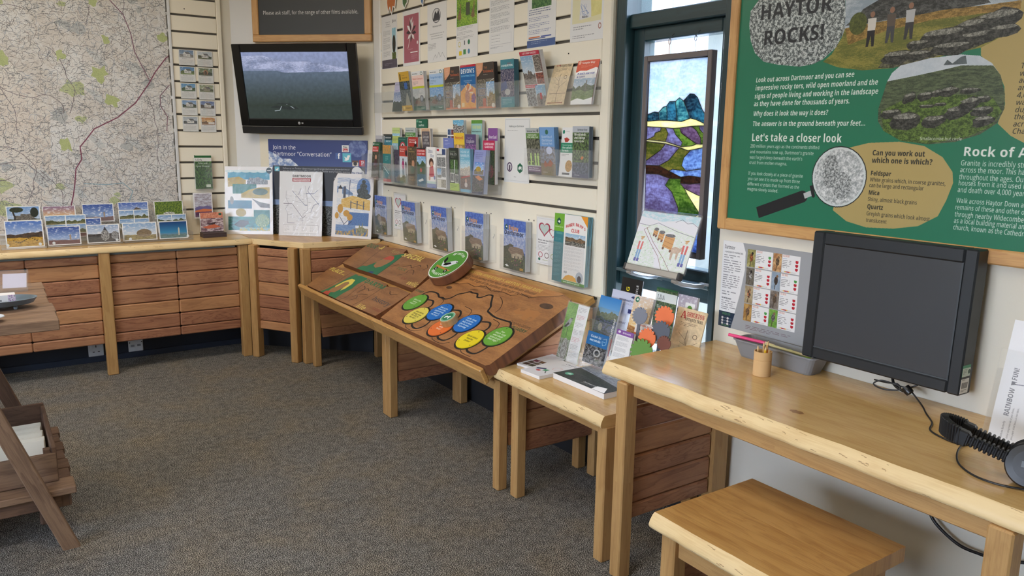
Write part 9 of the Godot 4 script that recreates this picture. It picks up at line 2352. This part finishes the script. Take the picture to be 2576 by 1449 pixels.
	p.line([0.42, 0.95, 0.46, 0.8, 0.55, 0.76, 0.7, 0.8, 0.8, 0.9], 0.008, rgb(150, 150, 158))
	for i in 5: p.line([0.44 + 0.1 * i, 0.9, 0.47 + 0.1 * i, 0.87, 0.5 + 0.1 * i, 0.9, 0.47 + 0.1 * i, 0.93, 0.44 + 0.1 * i, 0.9], 0.006, rgb(140, 140, 150))
	stack("colouring_sheets", "white RAINBOW FUN colouring sheets in the front of the clear stand", put(p), Vector3(-0.728, 0.697, -1.938), -0.05, 0.205, 0.285, 0.01, -0.2, "sheets")
	p = Pr.new(self, 200, 280, rgb(240, 241, 246)); p.text("NA", 0.2, 0.2, 0.08, rgb(120, 122, 134), "bold", 0.0, 0.0, 1); p.line([0.3, 0.12, 0.5, 0.2, 0.9, 0.18], 0.012, rgb(90, 90, 96)); p.small(0.05, 0.03, 0.8, 0.03, 1, rgb(150, 150, 160))
	stack("colouring_sheets", "white colouring sheets in the higher back pocket of the clear stand", put(p), Vector3(-0.722, 0.747, -1.983), -0.05, 0.205, 0.285, 0.006, -0.2, "sheets")
	headphones()
	drawing_rest()

func tub(bw: float, bd: float, tw: float, td: float, h: float, th: float) -> ArrayMesh:
	var g := G.new()
	var ring := func(w, d, y, r) -> Array:
		var o := []
		for k in 4:
			var sx: float = [1, -1, -1, 1][k]
			var sz: float = [1, 1, -1, -1][k]
			for i in 5:
				var a := PI / 2 * k + PI / 2 * i / 4.0
				o.append(Vector3(sx * (w / 2 - r) + r * cos(a), y, sz * (d / 2 - r) + r * sin(a)))
		return o
	var rings := [ring.call(bw, bd, 0.0, 0.018), ring.call(bw + 0.006, bd + 0.006, 0.006, 0.02), ring.call(tw, td, h, 0.02), ring.call(tw + 0.006, td + 0.006, h, 0.022), ring.call(tw + 0.006, td + 0.006, h - 0.004, 0.022), ring.call(tw, td, h - 0.004, 0.02)]
	var inner := [ring.call(tw - th, td - th, h, 0.02), ring.call(bw, bd, 0.007, 0.018)]
	var n := 20
	for s in [[rings[0], rings[1], 1.0], [rings[1], rings[2], 1.0], [rings[2], rings[3], 0.0], [rings[3], rings[4], 1.0], [rings[2], inner[0], 0.0], [inner[0], inner[1], -1.0]]:
		for i in n:
			var a: Vector3 = s[0][i]; var b: Vector3 = s[0][(i + 1) % n]; var c: Vector3 = s[1][(i + 1) % n]; var d: Vector3 = s[1][i]
			var nn := Vector3.UP
			if s[2] != 0.0:
				nn = (b - a).cross(d - a).normalized()
				if nn.dot(Vector3(a.x, 0, a.z)) * s[2] < 0.0: nn = -nn
			g.quad(a, b, c, d, nn)
	for i in n:
		g.tri(Vector3(0, 0.007, 0), inner[1][i], inner[1][(i + 1) % n], Vector3.UP)
		g.tri(Vector3.ZERO, rings[0][i], rings[0][(i + 1) % n], Vector3.DOWN)
	return g.mesh()

func curve(pts: Array) -> Array:
	var c := Curve3D.new()
	for i in pts.size():
		var d: Vector3 = (pts[mini(i + 1, pts.size() - 1)] - pts[maxi(i - 1, 0)]) / 6.0
		c.add_point(pts[i], -d, d)
	c.bake_interval = 0.008
	return Array(c.get_baked_points())

func headphones():
	var t = thing("headphones", "black over ear headphones with ribbed arms lying at the end of the long table", "headphones", Vector3(-0.655, 0.6925, -1.75), 0.25)
	var dk := mat(rgb(28, 30, 33), 0.4)
	for s in [1.0, -1.0]:
		var b := Basis(Vector3.RIGHT, s * (PI / 2 - 0.35))
		var o := Vector3(0.0, 0.046, s * 0.024)
		var g := G.new()
		g.lathe([Vector2(0, 0.0), Vector2(0.03, 0.0), Vector2(0.042, 0.004), Vector2(0.046, 0.012), Vector2(0.046, 0.022), Vector2(0.043, 0.028), Vector2(0.03, 0.03), Vector2(0, 0.031)], 32, Transform3D(b, o - b.y * 0.015))
		part("ear_cup", g.mesh(), dk, t)
		g = G.new()
		g.lathe([Vector2(0.02, -0.012), Vector2(0.036, -0.013), Vector2(0.043, -0.006), Vector2(0.042, 0.002), Vector2(0.03, 0.004)], 28, Transform3D(b, o - b.y * 0.015))
		part("ear_cushion", g.mesh(), mat(rgb(20, 20, 22), 0.6), t)
		g = G.new()
		g.box(Vector3(0.03, 0.0015, 0.014), Transform3D(b, o + b.y * 0.0165), 0.0005)
		part("silver_badge", g.mesh(), mat(rgb(90, 94, 98), 0.4, 0.3), t)
		# ribbed adjuster arm
		g = G.new()
		for i in 9:
			var q := Vector3(-0.045 - 0.0088 * i, 0.056 + 0.0022 * i, s * (0.026 + 0.0002 * i))
			g.box(Vector3(0.0062, 0.026, 0.017), Transform3D(Basis(Vector3(0, 0, 1), -0.24), q), 0.002)
		g.box(Vector3(0.085, 0.018, 0.011), Transform3D(Basis(Vector3(0, 0, 1), -0.24), Vector3(-0.08, 0.0645, s * 0.027)), 0.003)
		part("ribbed_arm", g.mesh(), dk, t)
		g = G.new()
		g.box(Vector3(0.026, 0.034, 0.02), Transform3D(Basis(Vector3(0, 0, 1), -0.24), Vector3(-0.128, 0.0755, s * 0.027)), 0.003)
		part("arm_block", g.mesh(), dk, t)
	var band := G.new()
	var pts := []
	for i in 25:
		var a := PI * (i / 24.0) - PI / 2
		pts.append(Vector3(-0.13 - 0.04 * cos(a), 0.077 + 0.012 * cos(a), 0.03 * sin(a)))
	for i in 24:
		var a: Vector3 = pts[i]
		var b: Vector3 = pts[i + 1]
		var d := (b - a).normalized()
		band.box(Vector3(0.016, 0.04, (b - a).length() * 1.15), Transform3D(Basis(Vector3.UP.cross(d).normalized(), Vector3.UP, d), (a + b) / 2), 0.005)
	part("headband", band.mesh(), mat(rgb(24, 25, 27), 0.5), t)

func drawing_rest():
	var p := Pr.new(self, 420, 300, rgb(238, 238, 246))
	p.r.seed = 31
	p.tex(PackedVector2Array(p.v2([0, 0, 1, 0, 1, 0.16, 0.7, 0.1, 0.4, 0.16, 0, 0.1])), rgb(190, 226, 236), rgb(232, 236, 246), 1, 1, 3, 2.5)
	p.tex(PackedVector2Array(p.v2([0, 0.28, 0.3, 0.22, 0.6, 0.24, 1, 0.34, 1, 1, 0.6, 1, 0.45, 0.6, 0.2, 0.4, 0.14, 0.3])), rgb(226, 238, 224), rgb(240, 242, 246), 1, 2, 3, 2.5)
	p.tex(PackedVector2Array(p.v2([0, 0.4, 0.12, 0.36, 0.4, 0.7, 0.5, 1, 0, 1])), rgb(222, 236, 222), rgb(240, 242, 246), 1, 2, 3, 2.5)
	var ink := rgb(120, 120, 140)
	p.line([0.0, 0.24, 0.2, 0.26, 0.34, 0.19, 0.5, 0.24, 0.7, 0.3, 1, 0.36], 0.005, ink)
	p.line([0.62, 0.14, 0.72, 0.08, 0.82, 0.14, 0.9, 0.12, 1, 0.18], 0.005, ink)
	p.line([0.2, 0.28, 0.12, 0.34, 0.3, 0.56, 0.5, 0.78, 0.62, 1.0], 0.006, rgb(150, 110, 110)); p.line([0.16, 0.3, 0.34, 0.54, 0.6, 0.8, 0.76, 1.0], 0.006, rgb(150, 110, 110))
	for q in [[0.3, 0.3, 0.08], [0.4, 0.34, 0.1], [0.52, 0.38, 0.17]]:
		p.poly([q[0], q[1], q[0] + q[2], q[1] + 0.03, q[0] + q[2], q[1] + q[2] * 1.5, q[0], q[1] + q[2] * 1.25], rgb(220, 166, 110))
		for k in 3: p.line([q[0], q[1] + q[2] * 0.4 * (k + 0.6), q[0] + q[2], q[1] + 0.03 + q[2] * 0.45 * (k + 0.6)], 0.004, rgb(160, 110, 70))
		p.tex(p.oval(q[0] + q[2] / 2, q[1] + 0.005, q[2] * 0.5, 0.03), rgb(150, 150, 156), rgb(90, 90, 96), 1, 4, 4)
		p.ell(q[0] + 0.02, q[1] + q[2] * 1.4, 0.018, 0.025, rgb(130, 90, 76)); p.ell(q[0] + q[2] - 0.02, q[1] + q[2] * 1.6, 0.018, 0.025, rgb(130, 90, 76))
	p.tex(PackedVector2Array(p.v2([0.68, 0.6, 0.74, 0.56, 0.82, 0.58, 0.86, 0.54, 0.88, 0.6, 0.82, 0.66, 0.82, 0.78, 0.79, 0.78, 0.78, 0.68, 0.73, 0.68, 0.73, 0.8, 0.7, 0.8])), rgb(226, 206, 190), rgb(190, 160, 140), 1)
	for q in [[0.14, 0.56, rgb(226, 130, 130)], [0.9, 0.52, rgb(222, 110, 110)]]:
		p.ell(q[0], q[1] - 0.06, 0.022, 0.032, rgb(226, 180, 140)); p.poly([q[0] - 0.05, q[1] - 0.08, q[0] + 0.04, q[1] - 0.1, q[0] + 0.03, q[1] - 0.07], rgb(206, 160, 90))
		p.poly([q[0] - 0.045, q[1], q[0] + 0.045, q[1], q[0] + 0.04, q[1] + 0.15, q[0] - 0.04, q[1] + 0.15], q[2]); p.poly([q[0] - 0.015, q[1], q[0] + 0.015, q[1], q[0] + 0.01, q[1] + 0.15, q[0] - 0.01, q[1] + 0.15], rgb(236, 236, 240))
		p.rect(q[0] - 0.035, q[1] + 0.15, 0.03, 0.16, rgb(140, 180, 220)); p.rect(q[0] + 0.005, q[1] + 0.15, 0.03, 0.16, rgb(140, 180, 220)); p.rect(q[0] - 0.045, q[1] + 0.31, 0.04, 0.06, rgb(110, 110, 180)); p.rect(q[0] + 0.005, q[1] + 0.31, 0.04, 0.06, rgb(110, 110, 180))
	for i in 40: p.rect(p.r.randf() * 0.9, 0.45 + 0.5 * p.r.randf(), 0.02, 0.005, rgb(150, 170, 150))
	var lb := Basis(Vector3.RIGHT, -0.36)
	var base := Vector3(-2.012, 0.921, -1.985)
	stack("childs_drawing", "crayon drawing of horse drawn wagons and two men on the metal rest by the window", put(p), base + lb * Vector3(0, 0.006, 0.0), 0, 0.285, 0.205, 0.003, -0.36, "drawing")
	var t = thing("reading_rest", "silver metal book rest with clips fixed to the window rail", "book rest", base)
	var al := mat(rgb(186, 184, 180), 0.35, 0.7)
	var g := G.new()
	g.box(Vector3(0.262, 0.024, 0.02), Transform3D(lb, lb * Vector3(0.01, -0.008, 0.014)), 0.003)
	part("channel", g.mesh(), al, t)
	for x in [-0.124, 0.144]:
		g = G.new()
		g.box(Vector3(0.012, 0.027, 0.023), Transform3D(lb, lb * Vector3(x, -0.008, 0.0145)), 0.003)
		part("end_cap", g.mesh(), mat(rgb(60, 60, 62), 0.5), t)
	part("back_plate", box_mesh(Vector3(0.29, 0.215, 0.003), 0.0), acrylic, t, Transform3D(lb, lb * Vector3(0, 0.108, -0.006)))
	part("top_clip", box_mesh(Vector3(0.29, 0.012, 0.01), 0.001), acrylic, t, Transform3D(lb, lb * Vector3(0, 0.213, 0.0)))
	for x in [-0.11, 0.118]:
		g = G.new()
		g.tube([Vector3(x, -0.022, 0.012), Vector3(x + 0.004, -0.034, -0.02), Vector3(x + 0.008, -0.046, -0.075), Vector3(x + 0.008, -0.05, -0.135)], 0.009, 8)
		part("arm", g.mesh(), mat(rgb(206, 212, 218), 0.3, 0.6), t)
		g = G.new()
		g.box(Vector3(0.045, 0.022, 0.016), at(x + 0.008, -0.051, -0.13), 0.003)
		part("rail_clamp", g.mesh(), al, t)
		g = G.new()
		g.lathe([Vector2(0, -0.012), Vector2(0.007, -0.012), Vector2(0.007, 0.012), Vector2(0, 0.012)], 12, Transform3D(Basis(Vector3(0, 0, 1), PI / 2), Vector3(x, -0.022, 0.012)))
		part("pivot", g.mesh(), al, t)
